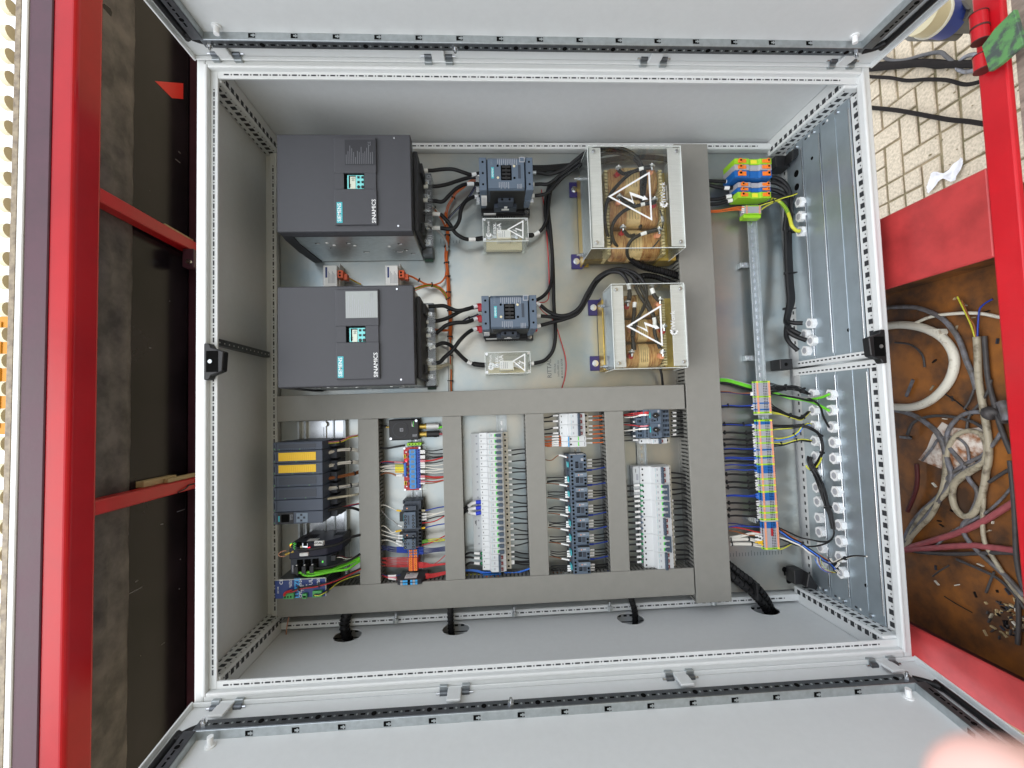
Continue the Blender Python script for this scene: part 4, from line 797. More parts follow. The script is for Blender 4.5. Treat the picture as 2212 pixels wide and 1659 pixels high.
    for y in (c+.016,e-.05):
        mb=MB(); mb.cyl((a-.022,y,.13),(a+.004,y,.13),.003,'steel',8); mb.hexn((a-.012,y,.13),(a-.006,y,.13),.006,'steel'); mb.hexn((a-.004,y,.13),(a,y,.13),.007,'steel'); part('side_bolt',mb,t)
    mb=MB(); T=[P(x,y,D) for x,y in tri]; outline_tri(mb,*T,.0052,D+.0006,'white'); p=P(*txt[0],D); mb.text('MiWork',p.x,p.y,D,.021,'white',bold=.004); p=P(*txt[1],D); gear(mb,p,.013,D+.0006,'white')
    if len(txt)>2: p=P(*txt[2],D); mb.text('Maschinenbau GmbH',p.x,p.y,D,.0055,'white')
    part('print_marks',mb,t); return t
t1=lambda x,y:(1216.6+x*.18673,287.6+y*.18673); t2=lambda x,y:(1133.7+x*.175,580.7+y*.175)
choke('larger copper choke behind a clear cover with warning triangle at the plate top',(1272.6,314.6,1476,536),.235,((362,422),(432,491),(497,560)),(1310,1414),[(1336,366),(1338,428),(1346,494)],[(1408,362),(1414.5,434),(1424,499)],
  [(1231.6,389,1255,422),(1236,546,1260,578),(1428,556,1438,572)],(1256,377,1300,567),[(1312.8,424.8),(1403.3,370.7),(1409,477)],[(1433,419),(1434,440),(1440,417)],((1276,1301),(1446,1474)))
choke('smaller copper choke behind a clear cover with warning triangle above the long duct',(1323.6,612,1482,796),.21,((637,686),(689,739),(743,795)),(1345,1420),[(1356,655),(1366,707),(1365,763)],[(1426,650),(1434.7,708),(1432,763)],
  [(1272.8,645.5,1297,679.6),(1277,768,1301.7,800)],(1301,648,1340,800),[(1352.5,705),(1427.7,658.6),(1432,747.8)],[(1454,697),(1456,715)],((1325,1349),(1452,1483)))
# ------------------------------------------------------------------ programmable controller
DP=.205
ed=[954,973,1000,1025.6,1051.5,1079,1105,1132]; PL=thing('controller','modular grey industrial controller with two yellow labelled modules','controller',P(640,1040,.03))
pu0=P(590.5,1040,DP).x; pu1=P(697,1040,DP).x
for i in range(7):
    v1=P(640,ed[i],DP).y-.0006; v0=P(640,ed[i+1],DP).y+.0006; lb={0:'narrow grey module at the upper end',1:'upper module with yellow label strip',2:'lower module with yellow label strip',6:'processor module with black display'}.get(i)
    mb=MB(); mb.box(pu0,pu1,v0,v1,.10,DP,'plc'); mb.box(pu0+.012,pu1+.02,v0,v1,.036,.10,'plc_dark'); mb.box(pu0,pu0+.010,v0,v1,DP,DP+.002,'plc'); mb.box(pu1,pu1+.020,v0+.003,v1-.003,.10,.14,'plc_dark'); m_=part('module',mb,PL,.0012,label=lb)
    mb=MB(); a,b=pu0+.015,pu1-.018
    if i in (1,2):
        n=20
        for k in range(n): x=a+(b-a)*k/n; mb.box(x,x+(b-a)/n-.0005,v0+.006,v1-.005,DP,DP+.0012,'yellow_label')
    elif i in (0,3,4): mb.box(a,b,v0+.006,v1-.006,DP,DP+.0008,'plc_dark')
    elif i==6:
        mb.box(pu0+.012,pu0+.056,v0+.001,v1-.001,DP,DP+.001,'black'); mb.box(pu0+.022,pu0+.044,v0+.006,v1-.006,DP+.001,DP+.0013,'hole'); mb.box(pu0+.014,pu0+.0175,v0+.008,v1-.010,DP+.001,DP+.0014,'petrol'); mb.text('SIMATIC',pu0+.0485,(v0+v1)/2+.003,DP+.001,.0045,'print'); mb.text('S7-1500',pu0+.0525,(v0+v1)/2+.003,DP+.001,.0045,'print')
        mb.box(pu0+.064,pu0+.096,v0+.004,v1-.004,DP,DP+.0012,'siemens_light')
        for dx,dy in ((-.008,0),(.008,0),(0,.008),(0,-.008)): mb.box(pu0+.078+dx-.003,pu0+.078+dx+.003,(v0+v1)/2+dy-.003,(v0+v1)/2+dy+.003,DP+.0012,DP+.0018,'plc_dark')
        for dx,dy in ((-.008,0),(.008,0),(0,.008),(0,-.008)): mb.cyl((pu0+.078+dx,(v0+v1)/2+dy,DP+.0018),(pu0+.078+dx,(v0+v1)/2+dy,DP+.0021),.0016,'hole',3)
    if i!=5 and i!=6:
        for k in range(20):
            x=a+.001+(b-a)*k/20; mb.box(x,x+.0016,v1-.0036,v1-.0022,DP,DP+.0005,'hole'); mb.box(x,x+.0016,v0+.0022,v0+.0036,DP,DP+.0005,'net_green' if (k*7+i*3)%11==0 else 'hole')
    mb.box(pu0+.003,pu0+.0045,v0+.004,v0+.0055,DP+.002,DP+.0024,'net_green'); mb.box(pu0+.003,pu0+.0045,v0+.009,v1-.008,DP+.002,DP+.0024,'hole'); part('front_label',mb,m_)
# router
def router():
    a=P(622,1185,.19).x; b=P(727,1185,.14).x; v1=P(640,1173,.17).y; v0=P(640,1203,.17).y
    t=thing('router','dark navy network router with white label and antenna lead','router',((a+b)/2,(v0+v1)/2,.03))
    mb=MB(); mb.prism([(a+.01,.034),(b+.012,.034),(b+.012,.12),(b-.02,.165),(a+.006,.195),(a,.18),(a,.10)],1,v0,v1,'navy'); part('case',mb,t,.002)
    mb=MB()
    for k in range(6): mb.box(a+.02+k*.006,a+.022+k*.006,v1,v1+.0005,.08,.12,'hole'); mb.box(b-.02+k*.005,b-.018+k*.005,v1,v1+.0005,.06,.10,'hole')
    mb.box(a+.04,a+.07,v1,v1+.0006,.13,.155,'paper'); part('vents',mb,t,kind='stuff')
    F=lambda x,y:P(580.7+x/6,1106+y/6,.188)
    mb=MB()
    def lab(x0,y0,x1,y1,m,d0,h=.002): p=P(580.7+x0/6,1106+(y0+y1)/12,d0);q=P(580.7+x1/6,1106+(y0+y1)/12,d0);r=P(580.7+(x0+x1)/12,1106+y0/6,d0);s=P(580.7+(x0+x1)/12,1106+y1/6,d0); mb.box(p.x,q.x,s.y,r.y,d0-.008,d0+h,m)
    lab(588,378,712,435,'paper',.181); lab(368,527,510,572,'paper',.185); part('label',mb,t,.001)
    mb=MB(); p=P(580.7+650/6,1106+406/6,.183); mb.text('Ewon',p.x,p.y,.1832,.013,'hole',rot=math.pi/2,bold=.01); part('lettering',mb,t)
    mb=MB(); lab(362,400,410,455,'hole',.19); lab(440,402,505,475,'steel',.19); lab(448,402,498,440,'hole',.191); lab(410,440,440,465,'ivory',.19); part('network_socket',mb,t)
    mb=MB()
    for k,m in enumerate(('led_green','led_amber','led_amber','led_amber','led_amber')): lab(275,410+k*11,288,418+k*11,m,.192)
    for k in range(6): lab(320+ (k%2)*14,405+k*14,326+(k%2)*14,412+k*14,'led_green',.192)
    lab(512,462,522,476,'led_red',.19); part('indicator',mb,t)
    mb=MB(); p=P(580.7+270/6,1106+530/6,.19); mb.cyl((p.x-.012,p.y-.004,p.z),(p.x+.012,p.y+.004,p.z),.004,'brass',8); part('antenna_socket',mb,t)
router()
def switch():
    a=P(628,1222,.17).x; b=P(704,1222,.17).x; v1=P(640,1205,.17).y; v0=P(640,1240,.17).y
    t=thing('network_switch','grey network switch with green patch cables plugged in','network switch',((a+b)/2,(v0+v1)/2,.03))
    mb=MB(); mb.prism([(a,.034),(b+.02,.034),(b+.02,.13),(b,.165),(a,.17)],1,v0,v1,'plc_dark'); part('case',mb,t,.001)
    for k in range(3):
        mb=MB(); x=a+.020+k*.022; mb.box(x-.002,x+.014,v0+.012,v1-.006,.165,.172,'hole'); mb.box(x,x+.012,v0+.010,v0+.030,.172,.20,'black'); mb.box(x+.002,x+.010,v0+.002,v0+.012,.178,.19,'black'); mb.box(x+.004,x+.008,v0+.03,v0+.033,.19,.195,'paper'); part('plug',mb,t,.001)
    mb=MB(); mb.box(b-.012,b-.008,v1-.018,v1-.013,.1665,.168,'led_green'); mb.box(a+.004,a+.008,v0+.006,v1-.020,.17,.171,'print'); part('indicator',mb,t)
    mb=MB(); mb.box(b+.004,b+.022,v1-.020,v1-.004,.12,.15,'black'); part('power_plug',mb,t,.001)
switch()
def psu():
    D=.20; a,b,c,e=uv(594,1252,703,1291,D); t=thing('power_supply','dark blue fronted power supply overhanging the lower duct','power supply',((a+b)/2,(c+e)/2,.03))
    mb=MB(); mb.box(a+.004,b,c,e,.036,D-.004,'zinc_dark'); part('case',mb,t,.001)
    mb=MB(); mb.box(a,b,c,e,D-.004,D,'psu_blue'); mb.box(a,b,e,e+.0015,D-.006,D+.0006,'alu'); mb.box(b,b+.0015,c,e,D-.006,D+.0006,'alu'); part('front_plate',mb,t,.0006)
    mb=MB()
    for i in range(11):
        for j in range(7): mb.box(b+.0003,b+.0009,c+.006+j*.006,c+.0095+j*.006,.06+i*.012,.066+i*.012,'hole'); 
    for i in range(14):
        for j in range(6): x=b-.012-.010*j; mb.box(x,x+.006,e,e+.0006,.05+i*.010,.0545+i*.010,'hole')
    part('ventilation_grid',mb,t,kind='stuff')
    F=lambda x,y:P(580.7+x/6,1106+y/6,D); mb=MB()
    def w(s,x,y,z,m,bold=.01): p=F(x,y); mb.text(s,p.x,p.y,D,z,m,bold=bold)
    w('LÜTZE',370,985,.019,'cyan',.03); w('CPS2 480-24',413,985,.010,'white'); w('7230',443,985,.009,'white'); w('CE',163,905,.013,'white'); w('OUTPUT',275,925,.006,'white'); w('24V/20A',293,925,.005,'white'); w('INPUT',636,905,.007,'white'); w('3x400V',655,905,.006,'white'); w('DC OK',122,1010,.006,'white'); w('UL',545,905,.014,'white'); w('OK',490,950,.006,'white'); part('lettering',mb,t)
    for x0,y0,x1,y1 in ((210,1040,340,1105),(450,1045,505,1105),(583,1010,700,1085)):
        p=F(x0,y0);q=F(x1,y1); mb=MB(); mb.box(p.x,q.x,q.y,p.y,D,D+.010,'green_plug')
        n=max(2,int((q.x-p.x)/.008))
        for k in range(n): x=p.x+.002+(q.x-p.x-.004)*k/n; mb.box(x,x+.004,q.y+.003,q.y+.008,D+.010,D+.0105,'hole')
        part('plug',mb,t,.001)
psu()
# ------------------------------------------------------------------ radio box, relay board, relays of the second row
def radio():
    D=.085; a,b,c,e=uv(840,905.5,905,951,D); t=thing('radio_module','flat black radio module with round cover beside two metal plugs','radio module',((a+b)/2,(c+e)/2,.03))
    mb=MB(); mb.box(a,b,c,e,.034,D,'black'); part('case',mb,t,.004,2)
    mb=MB(); m=(c+e)/2; x=a+.036; n=40
    mb.cyl((x,m,D),(x,m,D+.0012),.025,'drive_dark',n); mb.cyl((x,m,D+.0012),(x,m,D+.0016),.0225,'black',n); mb.box(x-.001,x+.009,m-.005,m+.005,D+.0016,D+.0019,'print'); mb.box(x+.0005,x+.0075,m-.0035,m+.0035,D+.0019,D+.0022,'black'); mb.text('P',x+.004,m,D+.0020,.006,'print',bold=.03); part('round_cover',mb,t)
    mb=MB(); mb.add([(b-.022,e-.008,D+.0005),(b-.022,e-.024,D+.0005),(b-.019,e-.024,D+.0005)],[(0,1,2)],'paper')
    for k in range(4): mb.cyl((b-.017,e-.010-.0045*k,D),(b-.017,e-.010-.0045*k,D+.0006),.0013,'led_green',8)
    for k in range(5): mb.box(b-.020+k*.003,b-.0188+k*.003,c+.01,c+.018,D,D+.0004,'print')
    part('indicator',mb,t)
    for x,y in ((b-.008,e-.006),(a+.006,c+.006)): mb=MB(); mb.cyl((x,y,D-.002),(x,y,D+.003),.0042,'steel',10); part('screw',mb,t)
    mb=MB(); mb.cyl((a-.012,e-.024,.07),(a,e-.024,.07),.003,'brass',8); part('antenna_socket',mb,t)
    for v,m2,lbl in ((P(0,921,.07).y,'alu','metal round plug'),(P(0,938,.07).y,'black','black round plug')):
        v=P(920,921 if m2=='alu' else 938,.07).y; mb=MB(); mb.cyl((b,v,.066),(b+.018,v,.066),.0085,'brass',12); mb.cyl((b+.018,v,.066),(b+.022,v,.066),.0105,'brass',12); mb.cyl((b+.022,v,.066),(b+.062,v,.066),.0100,m2,14); mb.cyl((b+.045,v,.066),(b+.055,v,.066),.0112,m2,6); part('round_plug',mb,t,label=lbl)
radio()
def board():
    D=.075; a,b,c,e=uv(872.5,966,909.5,1059,D); t=thing('relay_board','red circuit board with eight blue relays in a column','relay board',((a+b)/2,(c+e)/2,.03))
    mb=MB(); mb.box(a,b,c,e,D-.002,D,'pcb_red'); part('circuit_board',mb,t)
    mb=MB(); mb.box(a-.004,b+.014,c-.006,e+.006,.04,.052,'clear'); mb.box(a+.01,b-.01,c+.01,e-.01,.038,D-.004,'socket_grey'); part('carrier',mb,t,.001)
    for k in range(8):
        v1=e-.006-(e-c-.012)*k/8; v0=v1-(e-c-.012)/8+.0008; mb=MB(); mb.box(a+.020,a+.040,v0,v1,D,D+.015,'relay_blue'); mb.box(a+.025,a+.036,v0+.003,v1-.003,D+.015,D+.0153,'siemens_light'); part('relay',mb,t,.0006)
        mb=MB(); mb.box(a+.0405,b-.001,v0,v1,D,D+.010,'relay_dark')
        for j in (.25,.75): mb.box(b-.006,b-.003,v0+(v1-v0)*j-.0015,v0+(v1-v0)*j+.0015,D+.010,D+.0104,'hole')
        part('screw_terminal',mb,t)
        mb=MB(); mb.box(a+.014,a+.018,v0+.003,v1-.004,D,D+.002,'black'); mb.box(a+.006,a+.010,v0+.004,v1-.007,D,D+.001,'paper'); part('component',mb,t)
    mb=MB(); mb.box(a+.001,a+.009,c+.045,e-.048,D,D+.009,'relay_dark')
    for k in range(10): y=c+.049+k*(e-c-.1)/10; mb.box(a+.003,a+.006,y,y+.003,D+.009,D+.0093,'relay_blue')
    part('input_terminal',mb,t)
    for y in (e-.028,c+.024): mb=MB(); mb.box(a+.001,a+.008,y-.006,y+.006,D,D+.005,'yellow_label'); mb.box(a+.003,a+.006,y-.005,y+.005,D+.005,D+.0055,'hole'); part('jumper',mb,t)
    for x in (a+.003,b-.003):
        for y in (c+.003,e-.003): mb=MB(); mb.cyl((x,y,D),(x,y,D+.003),.0035,'steel',8); part('screw',mb,t)
    mb=MB(); x=a+.008; y=e-.042; mb.sph((x,y,D+.003),.003,'led_red',(1,1,1),8)
    for y in (e-.062,e-.081): mb.sph((a+.012,y,D+.002),.0015,'led_green',(1,1,1),6)
    part('indicator',mb,t)
board()
mb=MB(); a,b,c,e=uv(879,956.5,910,962.5,.075); mb.box(a,b,c,e,.036,.075,'pe_green')
for k in range(4): mb.cyl((a+.008+k*.010,(c+e)/2,.075),(a+.008+k*.010,(c+e)/2,.0755),.002,'hole',8)
single('earth_terminal',mb,'green earth terminal between the radio module and the red relay board','terminal',bevel=.0008)
def relay_contactor(lb,y0,y1):
    D=.12; a,b,c,e=uv(869,y0,911,y1,D); t=thing('small_contactor',lb,'contactor',((a+b)/2,(c+e)/2,.03))
    mb=MB(); mb.box(a,b,c,e,.038,.085,'black'); mb.box(a+.004,b-.004,c,e,.085,.10,'siemens_dark'); part('base',mb,t,.001)
    mb=MB(); mb.box(a+.004,a+.040,c,e-.030,.10,D,'siemens'); mb.box(a+.002,a+.042,e-.026,e-.012,.10,D-.004,'siemens_dark'); mb.cyl((a+.014,e-.019,D-.004),(a+.014,e-.019,D-.0035),.0022,'peach',8); mb.box(a+.016,a+.021,c+.012,e-.040,D,D+.0005,'siemens_dark')
    for k in range(4):
        for x in (a+.009,a+.033): mb.cyl((x,c+.006+k*.0105,D),(x,c+.006+k*.0105,D+.0012),.004,'hole',10); mb.cyl((x,c+.006+k*.0105,D+.0012),(x,c+.006+k*.0105,D+.0016),.0022,'zinc_dark',8)
    part('front_block',mb,t,.0008)
    mb=MB()
    for k in range(5): mb.cyl((b-.008,c+.006+k*.011,.10),(b-.008,c+.006+k*.011,.1005),.0042,'hole',10); mb.box(b-.0003,b+.0006,c+.002+k*.011,c+.009+k*.011,.06,.08,'hole')
    part('side_terminals',mb,t,.0006,kind='stuff'); mb=MB(); mb.box(a-.001,a,c+.02,c+.04,.08,.10,'petrol'); mb.box(a-.014,a-.001,c+.016,c+.044,.045,.09,'black'); part('coil_block',mb,t,.0006)
relay_contactor('upper of two small dark relays with white side labels, below the red board',1085,1142); relay_contactor('lower of two small dark relays, just above the orange lever terminals',1143,1186)
mb=MB(); a,b,c,e=uv(870,1080,912,1088,.085); mb.box(a,b,c,e,.036,.085,'siemens_dark'); 
for k in range(6): mb.cyl((a+.006+.009*k,(c+e)/2,.085),(a+.006+.009*k,(c+e)/2,.0857),.003,'hole' if k in(0,5) else 'zinc',8)
single('end_clamp',mb,'grey end clamp on the rail above the small relays','end clamp',bevel=.001)
def lever_block(y0,y1,body,lb,rows):
    D=.085; a,b,c,e=uv(882,y0,903,y1,D); t=thing('lever_terminals',lb,'terminal block',((a+b)/2,(c+e)/2,.03)); mb=MB(); mb.box(a,b,c,e,.036,D,body); part('body',mb,t,.001)
    for k in range(rows):
        y=e-(e-c)*(k+.5)/rows
        for x in (a+.003,b-.013): mb=MB(); mb.box(x,x+.010,y-.0028,y+.0028,D,D+.003,'wago_orange'); mb.box(x+.004,x+.006,y-.001,y+.001,D+.003,D+.0033,'hole'); part('lever',mb,t)
lever_block(1186,1204,'wago_blue','short blue terminal block with orange levers under the small relays',3); lever_block(1204.3,1233,'relay_red' if 'relay_red' in M else 'pcb_red','red terminal block with orange levers above the slim relay modules',6)
def slim_relays():
    D=.12; a,b,c,e=uv(862,1252,907,1264,D)
    for k,lb in enumerate(('upper slim dark module with blue front and printed side label','lower slim dark module with blue front next to the duct')):
        y1=e-k*(e-c)/2; y0=y1-(e-c)/2+.0005; t=thing('slim_module',lb,'interface module',((a+b)/2,(y0+y1)/2,.03))
        mb=MB(); mb.prism([(a-.004,.036),(b+.016,.036),(b+.018,.085),(b+.004,D-.004),(b-.004,D),(a+.004,D),(a-.006,D-.006),(a-.012,.09)],1,y0,y1,'drive_dark'); part('case',mb,t,.0008)
        mb=MB()
        for i,m in enumerate(('print','cyan','cyan','hole','cyan','print','cyan')): mb.box(a+.004+i*.0075,a+.0105+i*.0075,y0+.001,y1-.001,D,D+.0015,m)
        part('front_label',mb,t)
        if k==0:
            mb=MB(); mb.box(a+.014,b-.012,y1,y1+.0005,.06,.108,'paper'); mb.box(a+.016,a+.024,y1+.0005,y1+.0008,.064,.07,'hole')
            for j in range(7): mb.box(a+.016,b-.016-(j%3)*.004,y1+.0005,y1+.0008,.074+j*.0045,.0752+j*.0045,'print')
            part('side_label',mb,t)
slim_relays()
# ------------------------------------------------------------------ miniature breakers
def mcb_profile(u,d0=.0): return None
def breaker(name,label,ul,us,ut0,ut1,ur,ue,v1,pole,n,on,group,db=.080,df=.105,circ=None,bar=False,cat='circuit breaker'):
    v0=v1-pole*n; t=thing(name,label,cat,((ul+ue)/2,(v0+v1)/2,.03),group); g_=.0003
    mb=MB(); mb.prism([(ul,.040),(ue,.040),(ue,db),(ur,db),(ur,df-.004),(ut0,df),(us+.006,df),(us,db+.004),(ul,db)],1,v0+g_,v1-g_,'mcb'); mb.box(ur+.0004,ue+.0006,v0+g_*2,v1-g_*2,.045,db+.0005,'mcb_shade')
    part('case',mb,t,.0005)
    mb=MB()
    for k in range(n):
        y=v1-pole*(k+.5); mb.cyl((ul+.0075,y,db),(ul+.0075,y,db+.0012),.0032,'hole',10); mb.cyl(((ur+ue)/2,y,db),((ur+ue)/2,y,db+.0018),.0032,'hole',10); mb.box(ul+.013,ul+.0136,y-.004,y+.004,db,db+.0008,'grey_label')
        mb.box(us+.010,us+.0106,y-.006,y+.006,df,df+.0003,'petrol'); mb.box(us+.014,us+.018,y-.003,y+.004,df,df+.0003,'print'); mb.box(ul+.0025,ul+.005,y+.005,y+.0075,db,db+.0006,'zinc')
    part('print_marks',mb,t)
    for k in range(n):
        y=v1-pole*(k+.5); mb=MB()
        if on: mb.box(ut0-.005,ut0+.002,y-pole*.26,y+pole*.26,df,df+.0012,'toggle_green'); mb.box(ut0-.0025,ut0+.0035,y-pole*.2,y+pole*.2,df+.0012,df+.004,'toggle_dark'); mb.box(ut0+.002,ut1,y-pole*.28,y+pole*.28,df-.001,df+.010,'toggle_dark')
        else: mb.box(ut0-.003,ut0+.004,y-pole*.5+.0006,y+pole*.5-.0006,df-.001,df+.010,'toggle_dark'); mb.box(ut0+.005,ut0+.012,y-pole*.27,y+pole*.27,df-.001,df+.002,'toggle_red'); mb.box(ut0+.007,ut0+.008,y-.002,y+.002,df+.002,df+.0024,'paper')
        part('toggle',mb,t,.0006)
    if bar: mb=MB(); x=ut1-.001 if on else ut0-.002; mb.box(x-.002,x+.003,v0+.002,v1-.002,df+.009,df+.013,'toggle_dark'); part('handle_bar',mb,t,.0006)
    return t
yc=lambda y,x,d:P(x,y,d).y
# long row
D8=.08; U_=lambda x,y=940,d=D8:P(x,y,d).x
vt=yc(940.6,1041,D8); vb=yc(1225.2,1048,D8); pc=(vt-vb)/23
ul,us,ut0,ut1,ur,ue=U_(1035),U_(1050),P(1071,940,.105).x,P(1082,940,.105).x,U_(1085),U_(1096)
names=['with empty right terminal at the top end of the long row','second from the top end of the long row','third from the top end of the long row']
br=None
for k in range(24):
    on=k<21; v1=vt+pc/2-k*pc
    if k in (0,21): br=breaker('circuit_breaker','slim white breaker with green switch in the long row' if on else 'slim white breaker with red switch in the long row',ul,us,ut0,ut1,ur,ue,v1,pc,1,on,'single pole breakers of the long row'); bo=ORG[br].copy(); first=v1
    else: copy_tree(br,(bo.x,bo.y-(first-v1),bo.z))
mb=MB(); a,b,c,e=uv(1021,936,1036,1190,.045); mb.box(a,b+.012,c,e,.036,.060,'mcb'); 
for k in range(16): y=e-.008-k*.0265*.93; mb.box(b-.008,b-.003,y-.003,y+.002,.060,.0603,'print')
mb.box(a+.006,a+.008,c+.09,c+.10,.06,.0603,'hole'); mb.box(a+.009,a+.0105,c+.085,c+.102,.06,.0603,'hole'); single('busbar_cover',mb,'white numbered strip along the edge of the long breaker row','busbar cover',bevel=.001)
mb=MB(); x=P(1035,1237,.07).x; y=yc(1239,1060,.07)
for i,m in enumerate(('wago_blue','pe_green')): mb.box(x+.012+.02*i,x+.07,y-.010-i*.006,y+.001-i*.006,.036,.078-.006*i,m)
for i in range(3): mb.box(x+.02+.016*i,x+.03+.016*i,y-.014,y-.004,.074,.0785,'wago_orange')
single('earth_terminal',mb,'blue and green terminals under the end of the long breaker row','terminal')
# small contactor row: breakers on top
U2=lambda x,d=D8,y=900:P(x,y,d).x
vv=[yc(y,1240,D8) for y in (892.5,917,941.3)]
for k in range(2):
    breaker('two_pole_breaker',('upper' if k==0 else 'lower')+' white two pole breaker with red switches above the small contactors',U2(1208.5),U2(1224),P(1249,900,.105).x,P(1259,900,.105).x,U2(1260.5),U2(1270.5),vv[k],(vv[k]-vv[k+1])/2,2,False,'two pole breakers',bar=True)
ub,ue2=U2(1211),U2(1264)
for k in range(2):
    v1=yc(941.8+k*11.8,1240,.09); v0=yc(953.2+k*11.8,1240,.09); t=thing('surge_module',('upper' if k==0 else 'lower')+' slim white module with blue stripe below the two pole breakers','module',((ub+ue2)/2,(v0+v1)/2,.03))
    mb=MB(); mb.prism([(ub,.04),(ue2,.04),(ue2,.08),(ue2-.004,.1),(ub+.022,.1),(ub+.018,.085),(ub,.08)],1,v0,v1,'mcb'); part('case',mb,t,.0005)
    mb=MB(); mb.box(ub+.018,ub+.021,v0+.001,v1-.001,.1,.103,'cyan'); mb.box(ub+.050,ub+.053,v0+.003,v1-.002,.1,.1012,'toggle_green')
    for j in range(2): mb.cyl((ub+.012,v0+.004+j*.009,.08),(ub+.012,v0+.004+j*.009,.0806),.0026,'hole',8)
    mb.cyl((ub+.027,(v0+v1)/2,.1),(ub+.027,(v0+v1)/2,.1006),.003,'hole',8)
    for j in range(4): mb.box(ue2-.010,ue2-.008,v0+.003+j*.003,v0+.0045+j*.003,.1,.1005,'hole')
    part('front_marks',mb,t)
ys=[982,1018,1050,1082,1115,1146,1178,1210,1241]
D11=.115; a0=P(1231,1000,D11).x; a1=P(1267,1000,D11).x
ords=['topmost','second','third','fourth','fifth','sixth','seventh','lowest']
for k in range(8):
    v1=yc(ys[k],1250,D11); v0=yc(ys[k+1],1250,D11)+.0006; aux=k>0; h=v1-v0
    t=thing('small_contactor',ords[k]+' small blue grey contactor in the column of eight'+(', without clip-on module' if k==0 else ''),'contactor',((a0+a1)/2,(v0+v1)/2,.03),'small contactors in one column')
    mb=MB(); mb.box(a0-.006,a1+.004,v0,v1,.038,.085,'siemens_dark'); mb.box(a0,a1,v0,v1,.085,D11,'siemens'); part('case',mb,t,.001)
    mb=MB(); vb_=v0+.001
    for j in range(4 if not aux else 4): 
        y=v0+.0065+j*(h-.013)/3
        for x in (a0+.006,a1-.006): mb.cyl((x,y,D11),(x,y,D11+.0008),.0037,'hole',10)
    mb.box(a0+.017,a0+.027,v0+.010,v0+.030 if h>.03 else v1-.004,D11,D11+.0006,'hole')
    for j in range(3): mb.box(a0+.018+j*.003,a0+.0195+j*.003,v0+.013,v0+.027,D11+.0006,D11+.0012,'siemens_dark')
    mb.box(a0+.030,a1-.013,v0+.008,v0+.026,D11,D11+.0005,'siemens_dark'); mb.box(a0-.0065,a0-.003,v0+.012,v0+.028,.085,.108,'petrol'); part('terminal_marks',mb,t)
    if aux: mb=MB(); mb.box(a0+.014,a1-.003,v1-.016,v1-.003,D11,D11+.014,'siemens_light'); mb.box(a0+.014,a1-.004,v1-.003,v1-.0006,D11,D11+.013,'black'); mb.cyl((a0+.024,v1-.010,D11+.014),(a0+.024,v1-.010,D11+.0145),.0018,'peach',8); mb.box(a0+.029,a0+.038,v1-.011,v1-.007,D11+.014,D11+.0143,'print'); part('clip_on_module',mb,t,.0008)
    else: mb=MB(); mb.box(a1-.018,a1-.010,v1-.020,v1-.012,D11,D11+.0005,'print'); mb.box(a0+.003,a0+.022,v1,v1+.0005,.085,.11,'paper'); mb.box(a0+.026,a1-.005,v1,v1+.0005,.085,.11,'paper'); part('label',mb,t)
# motor starters
for k,(y0,y1,lb) in enumerate(((884.5,914.8,'upper dark motor protection switch with black rotary knob'),(915.2,946,'lower dark motor protection switch with black rotary knob'))):
    D=.115; a=P(1379,915,D).x; b=P(1451,915,D).x; v1=yc(y0,1415,D); v0=yc(y1,1415,D)
    t=thing('motor_switch',lb,'motor protection switch',((a+b)/2,(v0+v1)/2,.03)); mb=MB(); mb.box(a,b,v0,v1,.038,.095,'siemens'); mb.box(a+.018,a+.075,v0,v1,.095,D,'siemens'); mb.box(a+.034,a+.036,v0,v1,D,D+.001,'siemens_dark'); part('case',mb,t,.001)
    mb=MB()
    for j in range(3):
        y=v0+.008+j*(v1-v0-.016)/2
        for x in (a+.004,a+.009,a+.013,b-.020,b-.015,b-.010,b-.005): mb.box(x,x+.0028,y-.004,y+.004,.095,.0956,'hole')
    for j in range(8): mb.box(a+.024,a+.029,v0+.004+j*(v1-v0-.008)/8,v0+.0065+j*(v1-v0-.008)/8,D,D+.0006,'hole')
    mb.box(a+.036,a+.040,v0+.018,v1-.010,D,D+.0012,'petrol'); mb.cyl((a+.046,v0+.010,D),(a+.046,v0+.010,D+.001),.0045,'siemens_dark',10); mb.cyl((a+.054,v0+.009,D),(a+.054,v0+.009,D+.001),.0025,'hole',8); mb.box(a+.061,a+.0635,v0+.008,v0+.017,D,D+.0006,'hole'); mb.box(a+.064,a+.070,v1-.010,v1-.003,D,D+.0005,'print'); part('terminal_marks',mb,t)
    mb=MB(); x,y=a+.056,v1-.019; mb.cyl((x,y,D),(x,y,D+.008),.0085,'black',18); mb.box(x-.012,x+.010,y-.003,y+.003,D+.006,D+.012,'black'); mb.box(x-.006,x-.002,y-.0006,y+.0006,D+.012,D+.0123,'paper'); part('rotary_knob',mb,t,.0008)
v1=yc(946.3,1415,D8); v0=yc(957.6,1415,D8); breaker('circuit_breaker','lone white single pole breaker below the motor switches',U2(1381,D8,950),U2(1399,D8,950),P(1424,950,.105).x,P(1434,950,.105).x,U2(1435.5,D8,950),U2(1446,D8,950),v1,v1-v0,1,False,None)
